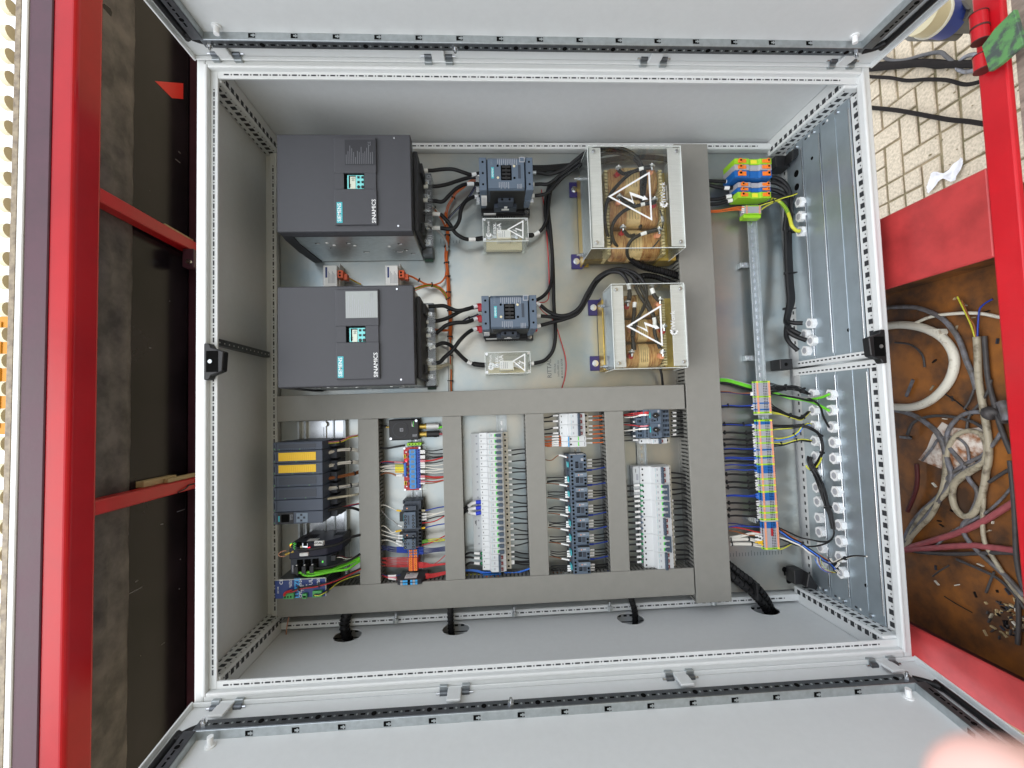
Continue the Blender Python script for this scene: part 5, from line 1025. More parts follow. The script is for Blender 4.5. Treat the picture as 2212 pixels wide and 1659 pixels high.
# three pole breakers
vt=yc(1013.3,1394,D8); vb=yc(1220.3,1400,D8); p3=(vt-vb)/17; lab3=['topmost three pole breaker with red switches, next to the printed adapter','upper three pole breaker with green switches','three pole breaker with green switches above the middle red one','middle three pole breaker with red switches','lower three pole breaker with green switches','lowest three pole breaker with red switches, touching the duct']
for k,on in enumerate((0,1,1,0,1,0)):
    breaker('three_pole_breaker',lab3[k],P(1382.5,1013,D8).x,P(1403,1013,D8).x,P(1429,1013,.105).x,P(1438.5,1013,.105).x,P(1440.5,1013,D8).x,P(1448.5,1013,D8).x,vt+p3/2-3*k*p3,p3,3,on,'three pole breakers in one column',bar=True)
mb=MB(); a,b,c,e=uv(1367,1007,1384,1075,.06); mb.box(a,b+.014,c,e,.036,.066,'mcb'); mb.box(a+.010,a+.017,e-.045,e-.025,.066,.0664,'print'); mb.box(a+.008,a+.0095,e-.02,e-.008,.066,.0664,'hole'); 
for k in range(3): mb.box(b-.002,b+.004,e-.012-k*.017,e-.005-k*.017,.066,.069,'hole')
single('busbar_adapter',mb,'light grey busbar adapter with printed side beside the topmost three pole breaker','busbar adapter',bevel=.001)
# ------------------------------------------------------------------ terminal strips
def tb(y0,y1,kind,i,x0=1629.,x1=1667.):
    D=.098; f=(y0-823)/365; xa=x0+22*f; xb=x1+19*f
    a=P(xa,y0,D).x; b=P(xb,y0,D).x; v1=yc(y0,xa,D); v0=yc(y1,xa,D); return a,b,v0,v1
strip=[]
def sec(c0,c1,pat,off=801.9):   # c values of the zoomed crops, pat = repeating list of colours
    n=max(1,round((c1-c0)/20.5)); 
    for k in range(n): strip.append((off+(c0+(c1-c0)*k/n)/6,off+(c0+(c1-c0)*(k+1)/n)/6,pat if isinstance(pat,str) else pat[k%len(pat)]))
sec(128,148,'G'); sec(148,318,'g'); sec(320,340,'G'); sec(340,404,'g'); sec(404,424,'b'); sec(424,486,'g'); sec(486,506,'b'); sec(506,526,'g'); sec(526,548,'G'); sec(548,566,'e')
sec(628,650,'G'); sec(650,690,'b'); sec(690,752,'g'); sec(752,772,'G'); sec(772,838,'g'); sec(838,858,'G'); sec(858,920,'g'); sec(920,940,'G'); sec(940,1006,'g'); sec(1006,1028,'b'); sec(1028,1092,'g'); sec(1092,1112,'G'); sec(1112,1132,'b'); sec(1132,1196,'g'); sec(1196,1218,'G'); sec(1218,1322,'b'); sec(1322,1386,'g'); sec(1386,1406,'G'); sec(1406,1468,'g'); sec(1468,1488,'G'); sec(1488,1552,'g'); sec(1552,1574,'G')
o2=1023; sec(248,350,'b',o2); sec(350,412,'g',o2); sec(412,434,'G',o2); sec(434,496,'g',o2); sec(496,520,'G',o2); sec(520,582,'g',o2); sec(582,606,'G',o2); sec(606,626,'e',o2); sec(628,708,'b',o2); sec(708,960,'g',o2); sec(960,985,'G',o2)
body={'g':'wago_grey','b':'wago_blue','G':'pe_green','e':'grey_label'}; lt={'g':'slim grey terminal with peach levers in the long terminal strip','b':'slim blue terminal with peach levers in the long terminal strip','G':'slim yellow green earth terminal in the long terminal strip','e':'pale end stop clamped in the long terminal strip'}
TP={}
u_l=P(1629,823,.098).x; u_r=P(1667,823,.098).x; prot={}
for i,(y0,y1,k) in enumerate(strip):
    D=.098; y0b,y1b=y0,y1; xm=1648+20*(y0-823)/365; v1=yc(y0b,xm,D); v0=yc(y1b,xm,D); h=v1-v0-.0002; kk=(k,round(h,4))
    if kk not in prot:
        t=thing('terminal_block',lt[k],'terminal block',((u_l+u_r)/2,v1,.03),'slim terminals of the long strip')
        mb=MB(); mb.prism([(u_l+.012,.062),(u_r-.004,.062),(u_r,.085),(u_r-.006,.098),(u_l+.006,.098),(u_l,.085)],1,v1-h,v1,body[k]); part('body',mb,t)
        m=(v1+v1-h)/2; mb=MB()
        if k!='e':
            for x in (u_l+.0035,u_r-.0035): mb.cyl((x,m,.0905),(x,m,.0935),.0019,'hole',6)
            for x in (u_l+.031,u_l+.036,u_l+.041): mb.cyl((x,m,.098),(x,m,.0985),.0017,'hole',6)
            part('contact_hole',mb,t,kind='stuff'); 
            for x in (u_l+.0065,u_r-.0135): mb=MB(); mb.box(x,x+.006,m-h*.42,m+h*.42,.098,.0995,'peach' if k!='G' else 'pe_yellow'); part('lever',mb,t)
            mb=MB(); mb.box(u_l+.018,u_l+.027,m-h*.46,m+h*.46,.098,.0988,'pe_green' if k=='G' else ('wago_blue' if k=='b' else 'wago_grey')); part('marker',mb,t)
        prot[kk]=t
    else: copy_tree(prot[kk],((u_l+u_r)/2,v1,.03))
mb=MB(); a=P(1537.3+768/6,1023+710/6,.1); mb.box(a.x,a.x+.005,a.y-.024,a.y,.098,.103,'red_boot'); single('red_jumper',mb,'red jumper bar pressed into the lower end of the terminal strip','jumper')
# big terminals at the upper end
H_=lambda x,y:(1520.8+x/6,276.5+y/6)
def big(lb,xa,xb,ya,yb,m,D,n,ramp=0):
    x0,y0=H_(xa,ya); x1,y1=H_(xb,yb); a=P(x0,(y0+y1)/2,D).x; b=P(x1,(y0+y1)/2,D).x; v1=yc(y0,(x0+x1)/2,D); v0=yc(y1,(x0+x1)/2,D); w=b-a
    t=thing('power_terminal',lb,'terminal block',((a+b)/2,(v0+v1)/2,.03),'large power terminals')
    mb=MB(); mb.prism([(a-.002,.062),(b+.002,.062),(b+.002,D-.016),(b,D),(a+w*.70,D),(a+w*.66,D-.005),(a+w*.42,D-.005),(a+w*.38,D),(a,D),(a-.002,D-.016)],1,v0+.0003,v1-.0003,m); part('body',mb,t,.0008)
    h=v1-v0
    for x in (a+w*.08,a+w*.74): mb=MB(); mb.box(x,x+w*.22,v0+h*.22,v1-h*.22,D,D+.003,'wago_orange'); mb.box(x+w*(.02 if x<a+w*.4 else .12),x+w*(.08 if x<a+w*.4 else .18),v0+h*.15,v1-h*.15,D+.003,D+.008,'wago_orange'); mb.cyl((x+w*(.05 if x<a+w*.4 else .15),(v0+v1)/2,D+.008),(x+w*(.05 if x<a+w*.4 else .15),(v0+v1)/2,D+.0085),h*.17,'hole',8); part('lever',mb,t,.0006)
    mb=MB(); mb.box(a+w*.45,a+w*.62,v0+h*.2,v1-h*.2,D-.005,D-.0044,m if m!='pe_green' else 'pe_yellow'); part('marker',mb,t)
big('large yellow green earth terminal at the top of the strip',400,875,392,468,'pe_green',.135,1); big('large grey power terminal second from the top',400,876,470,545,'wago_grey',.135,1); big('large blue power terminal third from the top',400,880,547,640,'wago_blue',.135,1)
big('medium grey power terminal below the large blue one',440,866,700,765,'wago_grey',.115,1); big('medium blue power terminal under the medium grey one',440,868,768,822,'wago_blue',.115,1); big('medium yellow green earth terminal lowest of the power terminals',440,870,824,905,'pe_green',.115,1)
for k in range(9):
    y0=1003+k*12.5; x0,yy=H_(525+k*0,y0); x1,_=H_(705,y0); D=.098; a=P(x0+2,yy,D).x; b=P(x1+6,yy,D).x; v1=yc(yy,(x0+x1)/2,D); v0=yc(yy+2.0,(x0+x1)/2,D); m=body['G' if k in (0,8) else 'g']
    t=thing('terminal_block','slim terminal in the short stack under the large power terminals','terminal block',((a+b)/2,v1,.03),'short stack of slim terminals'); mb=MB(); mb.box(a,b,v0,v1-.0003,.062,D,m); part('body',mb,t)
    for x in (a+.002,b-.008): mb=MB(); mb.box(x,x+.005,v0+.0005,v1-.0008,D,D+.001,'peach'); part('lever',mb,t)
mb=MB(); x0,y0=H_(515,1115); x1,y1=H_(740,1180); a,b,c,e=uv(x0,y0,x1,y1,.09); mb.box(a,b,c+.004,e,.062,.09,'pe_green'); mb.box(a,b,e-.002,e,.09,.096,'pe_green'); single('end_clamp',mb,'green end clamp under the short stack of slim terminals','end clamp',bevel=.001)
# ------------------------------------------------------------------ cable glands in the floor
gl=[(1723,437),(1724,468),(1725,500),(1746.5,698.6),(1735,722),(1749,736),(1736.5,757.8)]+[(1659+x/3,553+y/3) for x,y in ((277,895),(282,1000),(287,1100),(292,1197),(296,1300),(300,1400),(305,1500),(313,1592),(393,900),(397,1000),(402,1108),(413,1208),(417,1312),(424,1423),(430,1527),(438,1632))]+[(1659+x/3,1106+y/3) for x,y in ((318,38),(325,130),(333,232),(335,330),(450,85),(455,190),(455,290),(465,395))]
g0=None
for i,(x,y) in enumerate(gl):
    c=PU(x,y,1.768)
    if g0 is None:
        g0=thing('cable_gland','white hexagonal cable gland screwed into the gland plate','cable gland',(1.786,c.y,c.z),'white cable glands in the floor plates')
        mb=MB(); H0,H1=1.786,1.770; mb.hexn((H0,c.y,c.z),(H1,c.y,c.z),.0180,'white'); part('hex_nut',mb,g0,.0015,2)
        mb=MB(); mb.cyl((H1,c.y,c.z),(H1-.0008,c.y,c.z),.0098,'grey_label',18); mb.cyl((H1-.0008,c.y,c.z),(H1-.0012,c.y,c.z),.0085,'print',18); part('opening',mb,g0)
    else: q=copy_tree(g0,(1.786,c.y,c.z)); q.rotation_euler=(RM@Matrix.Rotation(random.uniform(-.5,.5),3,'X')).to_euler()
for x,y in ((1720,375),(1721,404)):
    c=PU(x,y,1.785); mb=MB(); mb.cyl((1.7858,c.y,c.z),(1.7850,c.y,c.z),.0115,'hole',20); mb.cyl((1.7862,c.y,c.z),(1.7856,c.y,c.z),.0128,'zinc',20); single('blank_hole',mb,'round dark unused hole in the gland plate, %s of two'%('upper' if y<390 else 'lower'),'hole')
# ------------------------------------------------------------------ wiring
def X6(pts,x0,y0,f=6.0): return [(x0+p[0]/f,y0+p[1]/f,*p[2:]) for p in pts]
f6_=lambda p:X6(p,884.8,304.2); g6_=lambda p:X6(p,884.8,580.7); a6=lambda p:X6(p,580.7,884.8); a7=lambda p:X6(p,580.7,1106); b6=lambda p:X6(p,801.9,884.8); b7=lambda p:X6(p,801.9,1050.7)
c6=lambda p:X6(p,995.4,884.8); c7=lambda p:X6(p,995.4,1050.7); e6=lambda p:X6(p,1299.6,857); s6=lambda p:X6(p,1537.3,801.9); s7=lambda p:X6(p,1537.3,1023); h6=lambda p:X6(p,1520.8,276.5)
k3=lambda p:X6(p,1106,0,3); m3=lambda p:X6(p,1106,553,3); e7=lambda p:[(1272+x[0]*.1834,1023+x[1]*.1834,*x[2:]) for x in p]; tt1=lambda p:[(1216.6+x[0]*.18673,287.6+x[1]*.18673,*x[2:]) for x in p]
def D(pts,ds):                       # give a list of points depths running through ds
    n=len(pts); o=[]
    for i,p in enumerate(pts):
        t=i/(n-1)*(len(ds)-1); j=min(int(t),len(ds)-2); o.append((p[0],p[1],ds[j]+(ds[j+1]-ds[j])*(t-j)))
    return o
def heavy(pts,ds,label,r=.0062,sl=None,boot=None,grp='thick black power cables',m='rubber'):
    s=[(.0,.07,'black',1.25),(.09,.16,'paper',1.06)] if sl is None else sl
    if boot: s=s+[(.93,1,boot,1.3)]
    return cable('power_cable',D(pts,ds),r,m,label,'power cable',grp,10,s)
ends=[(.0,.07,'black',1.28),(.09,.17,'paper',1.05),(.86,.94,'paper',1.05)]
heavy(f6_([(150,385),(220,385),(300,385),(420,370),(560,368),(700,410),(800,440),(905,420)]),(.13,.12,.12,.10),'thick black cable from the upper drive to the top contactor terminal, uppermost',sl=ends)
heavy(f6_([(150,590),(220,590),(340,590),(480,565),(620,520),(760,480),(880,470),(905,450)]),(.12,.11,.10,.10),'thick black cable from the upper drive joining just under the uppermost one',sl=ends)
heavy(f6_([(150,770),(220,770),(330,780),(430,785),(520,700),(620,610),(740,560),(905,560)]),(.12,.12,.12,.10),'thick black cable rising in a curve from the upper drive to the middle contactor terminal',sl=ends)
heavy(f6_([(150,940),(220,945),(380,950),(440,990),(520,1080),(600,1200),(720,1270),(850,1275),(965,1260)]),(.12,.12,.10,.08),'thick black cable dropping from the upper drive to the upper clear fuse box',sl=[(.0,.10,'black',1.28),(.2,.27,'paper',1.05),(.9,1,'black',1.3),(.8,.87,'paper',1.05)])
heavy(f6_([(150,1125),(250,1125),(400,1130),(560,1140),(640,1040),(665,900),(720,790),(820,730),(905,725)]),(.10,.12,.12,.10),'thick black cable turning sharply up from the lowest terminal of the upper drive',sl=[(.0,.14,'black',1.2),(.17,.24,'paper',1.05),(.9,.96,'paper',1.05)])
heavy(g6_([(60,490),(200,490),(320,485),(440,480),(520,510),(620,542),(740,525),(840,490),(925,475)]),(.13,.12,.12,.10),'thick black cable with red end from the lower drive, uppermost',sl=ends,boot='red_boot')
heavy(g6_([(60,690),(220,690),(330,680),(460,650),(560,605),(660,550),(780,510),(925,490)]),(.12,.10,.10,.09),'thick black cable from the lower drive running up to join the uppermost one',sl=ends[:2])
heavy(g6_([(80,860),(240,865),(330,840),(400,790),(480,730),(600,700),(740,690),(840,655),(925,625)]),(.12,.12,.12,.10),'thick black cable with red end from the lower drive to the middle contactor terminal',sl=ends,boot='red_boot')
heavy(g6_([(80,1060),(220,1045),(330,1000),(430,962),(520,985),(600,1060),(700,1160),(800,1225),(985,1250)]),(.12,.13,.10,.07),'thick black cable from the lower drive down to the lower clear fuse box',sl=[(.0,.14,'black',1.2),(.18,.24,'paper',1.05),(.9,1,'black',1.3),(.82,.88,'paper',1.05)])
heavy(g6_([(100,1240),(240,1230),(380,1215),(450,1150),(560,1050),(650,930),(740,840),(830,785),(925,770)]),(.11,.12,.13,.10),'thick black cable with red end from the lowest terminal of the lower drive',sl=ends,boot='red_boot')
# contactor outlets
lr=.0058
heavy(k3([(120,1120),(180,1120),(250,1128),(340,1095),(420,1030),(500,975),(600,955),(720,965),(810,1020),(845,1100),(850,1200)]),(.12,.13,.16,.18,.18),'cable from the upper contactor arching highest behind the clear choke cover',lr,[(.02,.06,'zinc',1.1)])
heavy(k3([(120,1195),(180,1193),(240,1190),(320,1130),(420,1055),(500,995),(620,970),(740,1000),(830,1080),(840,1220),(845,1330)]),(.12,.13,.15,.16,.17),'cable from the middle outlet of the upper contactor into the larger choke',lr,[(.02,.05,'paper',1.1)])
heavy(k3([(120,1268),(180,1265),(235,1245),(330,1150),(430,1075),(500,1035),(640,990),(770,1020),(860,1110),(850,1300),(830,1480)]),(.12,.13,.14,.15,.12),'cable from the lower outlet of the upper contactor into the larger choke',lr,[(.02,.05,'paper',1.1)])
for i,(o,l) in enumerate(((0,'top'),(12,'second'),(24,'third'))):
    heavy(k3([(90,1078+o),(200,1080+o),(330,1070+o),(480,1052+o),(620,1030+o*.7),(760,1015+o*.6),(900,1012+o*.6),(1020,1030+o*.5),(1110,1050+o*.5)]),(.06,.05,.05,.05,.05),'long %s cable running level from the contactors behind the choke to the wide duct'%l,.0055,[],m='rubber')
heavy(tt1([(1010,395),(940,405),(860,425),(760,480),(640,590),(540,720),(490,880),(490,1080),(560,1290),(700,1430),(850,1530)]),(.19,.18,.17,.16,.13,.08),'cable looping down the left inside of the larger choke from its top right bolt',.0055,[(.0,.12,'black',1.25),(.13,.18,'paper',1.1)])
heavy(tt1([(1065,800),(960,815),(860,840),(720,890),(610,990),(560,1120),(600,1280),(740,1410),(880,1530)]),(.19,.18,.17,.14,.08),'cable looping from the middle right bolt of the larger choke',.0055,[(.0,.14,'black',1.25),(.15,.2,'paper',1.1)])
heavy(tt1([(1090,1115),(980,1145),(880,1180),(790,1240),(740,1340),(760,1440),(880,1540)]),(.19,.18,.17,.14,.08),'cable leaving the lower right bolt of the larger choke',.0055,[(.0,.2,'black',1.25),(.22,.3,'paper',1.1)])
heavy(tt1([(640,430),(700,470),(790,450),(900,420)]),(.18,.17,.17),'short black lead between the upper bolts of the larger choke',.006,[]); heavy(tt1([(700,1130),(760,1190),(830,1180)]),(.18,.17,.17),'short black lead at the lower left bolt of the larger choke',.006,[]); heavy(tt1([(660,740),(720,800),(830,830)]),(.18,.17,.17),'short black lead at the middle left bolt of the larger choke',.006,[])
cable('thin_cable',D(tt1([(1110,1235),(1020,1340),(930,1420),(925,1500),(960,1570),(1080,1620)]),(.16,.10,.06)),.0022,'black','thin black lead leaving the lower end of the larger choke','cable')
cable('thin_cable',D(tt1([(1120,890),(1140,960),(1155,1040),(1140,1120)]),(.17,.16,.17)),.0022,'black','thin black sensor lead inside the larger choke','cable',sleeves=((.35,.6,'grey_label',2.2),))
def wrap(name,pts,ds,r,label,turns=26,grp=None):
    q=[PC(*p) for p in D(pts,ds)]; s=smooth_path(q,8); mb=MB(); mb.tube(s,r,'rubber',12,1,rf=lambda t:1+.07*(1 if int(t*turns*2)%2 else -1)); n=len(s)
    o=single(name,mb,label,'cable bundle',grp,org=q[0])
    b=MB(); t=None; hel=[]
    for i in range(turns*6+1):
        k=i/(turns*6)*(n-1); j=min(int(k),n-2); p=s[j].lerp(s[j+1],k-j); ax=(s[j+1]-s[j]).normalized(); t=ax.orthogonal().normalized() if t is None else (t-ax*t.dot(ax)).normalized(); w=ax.cross(t); a=i/6*2*math.pi; hel.append(p+(t*math.cos(a)+w*math.sin(a))*r*1.06)
    b.tube(hel,r*.13,'hole',4,1,False); part('spiral_wrap',b,o); return o
wrap('wrapped_bundle',[(1371,566),(1385,574),(1405,580),(1431,586),(1452,592),(1475,600)],(.10,.10,.09,.09,.08),.011,'upper spiral wrapped black bundle entering the wide duct between the chokes')
wrap('wrapped_bundle',m3([(800,140),(860,128),(930,135),(1000,160),(1090,200)]),(.10,.08,.08),.009,'lower spiral wrapped black bundle entering the wide duct between the chokes',14)
heavy(m3([(770,20),(830,60),(900,80),(1000,110),(1090,140)]),(.12,.09,.08),'black cable squeezed between the two wrapped bundles by the wide duct',.007,[])
# lower contactor outlets
heavy(m3([(150,305),(185,320),(240,362),(310,387),(380,375),(440,330),(490,235),(560,135),(660,88),(760,95),(840,150),(872,240),(850,340),(800,430),(782,520)]),(.12,.13,.14,.16,.18),'outlet cable of the lower contactor arching over to the smaller choke, outermost',lr,[(.0,.02,'red_boot',1.3),(.03,.07,'paper',1.1),(.93,1,'black',1.3)])
heavy(m3([(150,388),(185,388),(260,395),(345,398),(420,358),(475,270),(530,175),(620,110),(700,108),(745,160),(762,230),(758,285)]),(.12,.12,.13,.16,.18),'outlet cable of the lower contactor ending at the top left bolt of the smaller choke',lr,[(.0,.02,'red_boot',1.3),(.04,.09,'paper',1.1),(.85,.9,'paper',1.1),(.93,1,'black',1.3)])
heavy(m3([(150,458),(185,450),(260,430),(345,408),(430,368),(490,275),(555,165),(650,100),(740,105),(820,180),(880,300),(920,400),(950,470)]),(.12,.12,.13,.16,.17),'outlet cable of the lower contactor crossing to the middle right bolt of the smaller choke',lr,[(.0,.02,'red_boot',1.3),(.04,.09,'paper',1.1),(.9,1,'black',1.3)])
heavy(m3([(795,300),(790,380),(780,470),(785,560),(790,610)]),(.17,.17,.17),'black lead down the left side of the smaller choke',lr,[(.0,.12,'paper',1.1),(.75,1,'black',1.3)])
heavy(m3([(905,210),(925,260),(955,290)]),(.17,.17,.17),'short black lead at the upper right bolt of the smaller choke',.0065,[(.0,.3,'paper',1.1)]); heavy(m3([(790,140),(800,200),(850,290),(920,400),(925,500),(960,600)]),(.15,.17,.17),'black lead crossing the middle of the smaller choke',lr,[(.6,.72,'paper',1.1)])
heavy(m3([(150,290),(200,262),(240,215),(258,150),(262,60),(258,-60),(235,-160),(215,-280),(225,-400),(250,-480)]),(.11,.09,.06,.05,.06),'cable rising from the lower contactor up the middle of the plate',.0058,[])
heavy(m3([(110,697),(160,692),(220,670),(270,600),(282,480),(272,330),(268,150),(262,0),(250,-160),(235,-300),(240,-420)]),(.07,.07,.06,.05),'long cable curving from the lower fuse box up the middle of the plate',.0062,[(.0,.03,'black',1.3),(.04,.07,'paper',1.1)])
heavy(k3([(100,1525),(140,1522),(190,1490),(225,1420),(240,1300),(260,1210),(330,1120),(420,1060),(500,1040)]),(.08,.07,.06,.07,.08),'cable curving from the upper fuse box towards the larger choke',.006,[(.0,.1,'black',1.3),(.14,.2,'paper',1.1)])
cable('red_wire',D(m3([(160,300),(220,295),(240,240),(238,60),(228,-100),(215,-280),(190,-430)]),(.10,.06,.04)),.0016,'red_w','thin red wire beside the cable rising from the lower contactor','wire')
cable('red_wire',D(m3([(165,310),(200,360),(270,420),(320,560),(350,680),(345,780),(322,860)]),(.10,.04,.036)),.0016,'red_w','thin red wire hanging in a bow below the lower contactor','wire')
cable('thin_cable',D(m3([(985,600),(975,640),(955,700),(970,770),(978,850)]),(.14,.08,.05)),.0042,'black','black lead dropping from the smaller choke into the long duct','cable',sleeves=((.12,.25,'yellow_w',1.3),(.28,.38,'paper',1.2)))
# orange signal bundle
def bundle(label,mats,pts,ds,r,spread,group=None,ties=(),cat='wire bundle',name='wire_bundle',fan=(1,1),sub=5):
    q=[PC(*p) for p in D(pts,ds)]; t=thing(name,label,cat,q[0],group); n=len(mats); rr=random.Random(len(label)+n)
    offs=[(math.sqrt((i+.5)/n)*math.cos(i*2.4),math.sqrt((i+.5)/n)*math.sin(i*2.4)) for i in range(n)]
    N=len(q)
    for i,m in enumerate(mats):
        pp=[]
        for j,p in enumerate(q):
            ax=(q[min(j+1,N-1)]-q[max(j-1,0)]).normalized(); w=Vector((-ax.y,ax.x,0)); w=w.normalized() if w.length>.01 else Vector((1,0,0)); f=j/(N-1); k=spread*(1+(fan[0]-1)*max(0,1-2.2*f)**1.3+(fan[1]-1)*max(0,2.2*f-1.2)**1.3)
            ph=.5*math.sin(j*1.3+i); pp.append(p+w*k*(offs[i][0]+ph*.25)+Vector((0,0,1))*min(k,spread*1.6)*(offs[i][1]+.2*math.cos(j+i)))
        mb=MB(); mb.tube(pp,r,m,5,sub); part('wire',mb,t)
    s=smooth_path(q,6)
    for f in ties:
        j=max(1,min(int(f*(len(s)-1)),len(s)-2)); ax=(s[j+1]-s[j]).normalized(); mb=MB(); mb.cyl(s[j]-ax*.0016,s[j]+ax*.0016,spread+r*1.5,'black',10); w=Vector((-ax.y,ax.x,0)); mb.box(s[j].x+w.x*(spread+r)-.002,s[j].x+w.x*(spread+r)+.002,s[j].y+w.y*(spread+r)-.003,s[j].y+w.y*(spread+r)+.003,s[j].z-.001,s[j].z+spread,'black'); part('cable_tie',mb,t)
    return t
mo=['orange_w','orange_w','white_w','orange_w','grey_w','orange_w','orange_w','dblue_w']
bundle('long orange bundle running down the plate beside both drives',mo,f6_([(470,930),(470,1050),(488,1200),(480,1350),(470,1500),(485,1660)])+g6_([(490,100),(500,250),(505,420),(525,600),(525,760),(518,920)]),(.05,.05),.0019,.0065,ties=(.12,.2,.3,.42,.55,.68,.8,.97))
bundle('grey and white continuation of the long bundle down to the duct',['grey_w','white_w','red_w','orange_w','grey_w','braid','white_w'],g6_([(518,920),(520,1050),(520,1200),(528,1350),(525,1500),(535,1620)]),(.05,.05),.0021,.0065,ties=(.3,.75))
bundle('orange branch from the upper contactor to the long orange bundle',['orange_w']*4,f6_([(895,500),(780,530),(700,600),(600,680),(548,765),(500,850),(470,960)]),(.06,.05),.0017,.0045,ties=(.62,),fan=(1.4,1.6))
bundle('orange branch coming out of the upper drive',['orange_w','orange_w','red_w','white_w'],f6_([(90,790),(200,810),(280,850),(350,920),(420,1020),(475,1130)]),(.09,.05),.0017,.005,ties=(.5,))
bundle('thin dark blue pair crossing below the upper contactor',['dblue_w','black'],f6_([(850,590),(790,690),(700,800),(600,900),(500,1010)]),(.08,.045),.0016,.003)
bundle('orange branch from the right filter to the long orange bundle',['orange_w']*3,g6_([(-60,80),(20,100),(120,150),(200,190),(290,208),(400,180),(460,110),(475,40)]),(.08,.05),.0017,.0035,ties=(.3,.58))
bundle('orange and green branch from the top of the lower drive',['orange_w','green_w','orange_w','orange_w','orange_w'],g6_([(60,265),(120,240),(200,215),(290,212),(390,250),(460,320),(505,410)]),(.10,.05),.0017,.0045,ties=(.5,.97))
bundle('orange pair leaving the left filter between the drives',['orange_w','yellow_w','brown_w'],[(738,594,.08),(752,600,.06),(765,607,.045),(780,614,.04)],(.08,.04),.0016,.002)
bundle('orange branch coming out of the middle of the lower drive',['orange_w']*3,g6_([(150,770),(280,780),(400,795),(500,790),(540,740),(530,650)]),(.09,.05),.0017,.005)
bundle('thin dark pair at the left side of the lower contactor',['dblue_w','black','red_w'],g6_([(890,590),(820,620),(750,640),(690,680)]),(.09,.06),.0016,.002,ties=(.6,))
cable('grey_cable',D(f6_([(150,1085),(240,1085),(320,1130),(420,1220),(480,1330),(490,1420)]),(.15,.10,.06)),.004,'grey_w','grey cable leaving the plug block of the upper drive','cable')
cable('braided_cable',D(g6_([(200,1255),(300,1265),(430,1255),(500,1230),(540,1290)]),(.17,.10,.06)),.0042,'braid','upper braided cable at the plug block of the lower drive','cable'); cable('braided_cable',D(g6_([(200,1310),(300,1300),(400,1285),(440,1260),(520,1240)]),(.17,.10,.06)),.0042,'braid','lower braided cable at the plug block of the lower drive','cable')
cable('grey_cable',D(g6_([(120,905),(220,925),(330,965),(430,1010),(500,1040)]),(.14,.10,.05)),.004,'grey_w','grey cable leaving the middle of the lower drive','cable')
# controller bundles
grpA='bundles from the controller modules to the duct'
dA=(.17,.15,.12,.09)
bundle('red, yellow and white wires from the top controller module',['red_w','yellow_w','white_w','pink_w'],a6([(640,430),(700,430),(840,425),(950,408),(1050,360),(1175,335)]),dA,.0016,.003,grpA,(.56,),fan=(3,1.5))
bundle('white bundle from the upper yellow labelled module',['white_w']*7+['pink_w'],a6([(640,590),(690,580),(800,552),(920,525),(1060,515),(1175,532)]),dA,.0015,.0042,grpA,(.28,.8),fan=(1.6,1.6))
bundle('white and red bundle from the lower yellow labelled module',['white_w','white_w','red_w','white_w','white_w','white_w'],a6([(640,745),(690,740),(800,725),(930,695),(1070,682),(1175,680)]),dA,.0015,.0038,grpA,(.28,.8),fan=(1.6,1.6))
bundle('brown bundle from the grey controller module',['brown_w']*8,a6([(640,920),(690,912),(820,885),(920,870),(1090,832),(1175,805)]),dA,.0015,.0042,grpA,(.5,.85),fan=(1.5,1.5))
bundle('pale grey bundle from the controller module above the braided cable',['grey_label','white_w']*4,a6([(640,1040),(690,1035),(870,1015),(980,1000),(1060,985),(1175,968)]),dA,.0015,.0045,grpA,(.45,.8),fan=(1.7,1.5))
cable('braided_cable',D(a6([(705,1168),(800,1150),(900,1135),(1050,1115),(1175,1092)]),dA),.0038,'braid','cream braided cable from the plain controller module to the duct','cable')
cable('black_cable',D(a6([(690,1345),(800,1300),(950,1275),(1080,1275),(1180,1305)]),dA),.0042,'black','black cable from the processor module to the duct','cable')
bundle('red and blue pair above the black processor cable',['red_w','dblue_w'],a6([(830,1288),(950,1268),(1050,1245),(1175,1218)]),(.11,.085),.0017,.002)
cable('black_cable',D(a7([(365,488),(470,490),(600,475),(740,450),(850,430),(950,390),(1060,330),(1180,298)]),(.20,.19,.16,.11)),.0042,'black','black cable plugged into the navy router','cable')
for i,(pts,l) in enumerate((([(365,735),(375,775),(430,790),(520,790),(700,765),(850,735),(1000,660),(1175,590)],'upper green patch cable from the network switch'),([(450,735),(470,770),(560,785),(700,785),(860,745),(1020,680),(1175,612)],'middle green patch cable from the network switch'),([(430,800),(470,820),(560,825),(700,800),(850,768),(1020,740),(1100,690),(1175,640)],'lowest green patch cable from the network switch'))):
    cable('patch_cable',D(a7(pts),(.185,.19,.16,.11)),.0036,'net_green',l,'patch cable',None,8)
cable('patch_cable',D(a7([(540,715),(620,730),(730,722),(850,695),(1000,648),(1100,600),(1180,545)]),(.19,.16,.11)),.0035,'black','black patch cable above the green ones','patch cable')
bundle('red and green leads at the power plug of the network switch',['red_w','white_w','green_w','black'],a7([(815,595),(930,580),(1000,600),(1080,590)]),(.14,.12),.0016,.003)
cable('antenna_lead',D(a7([(225,500),(190,505),(140,530),(125,555),(150,575),(200,575),(245,545),(285,520)]),(.19,.19)),.0015,'copper_clear','thin pale antenna lead curling out of the navy router','cable')
bundle('black and red twisted leads across the front of the power supply',['black','red_w','black','black'],a7([(290,1030),(340,1015),(420,985),(520,970),(600,962),(700,938),(770,918),(900,870),(1050,800),(1190,735)]),(.215,.215,.20,.13),.0022,.0032,None,(.2,.5))
bundle('red leads in the output plug of the power supply',['red_w','red_w','pink_w','red_w'],a7([(205,1085),(215,1050),(260,1030),(310,1018)]),(.213,.215),.0018,.004)
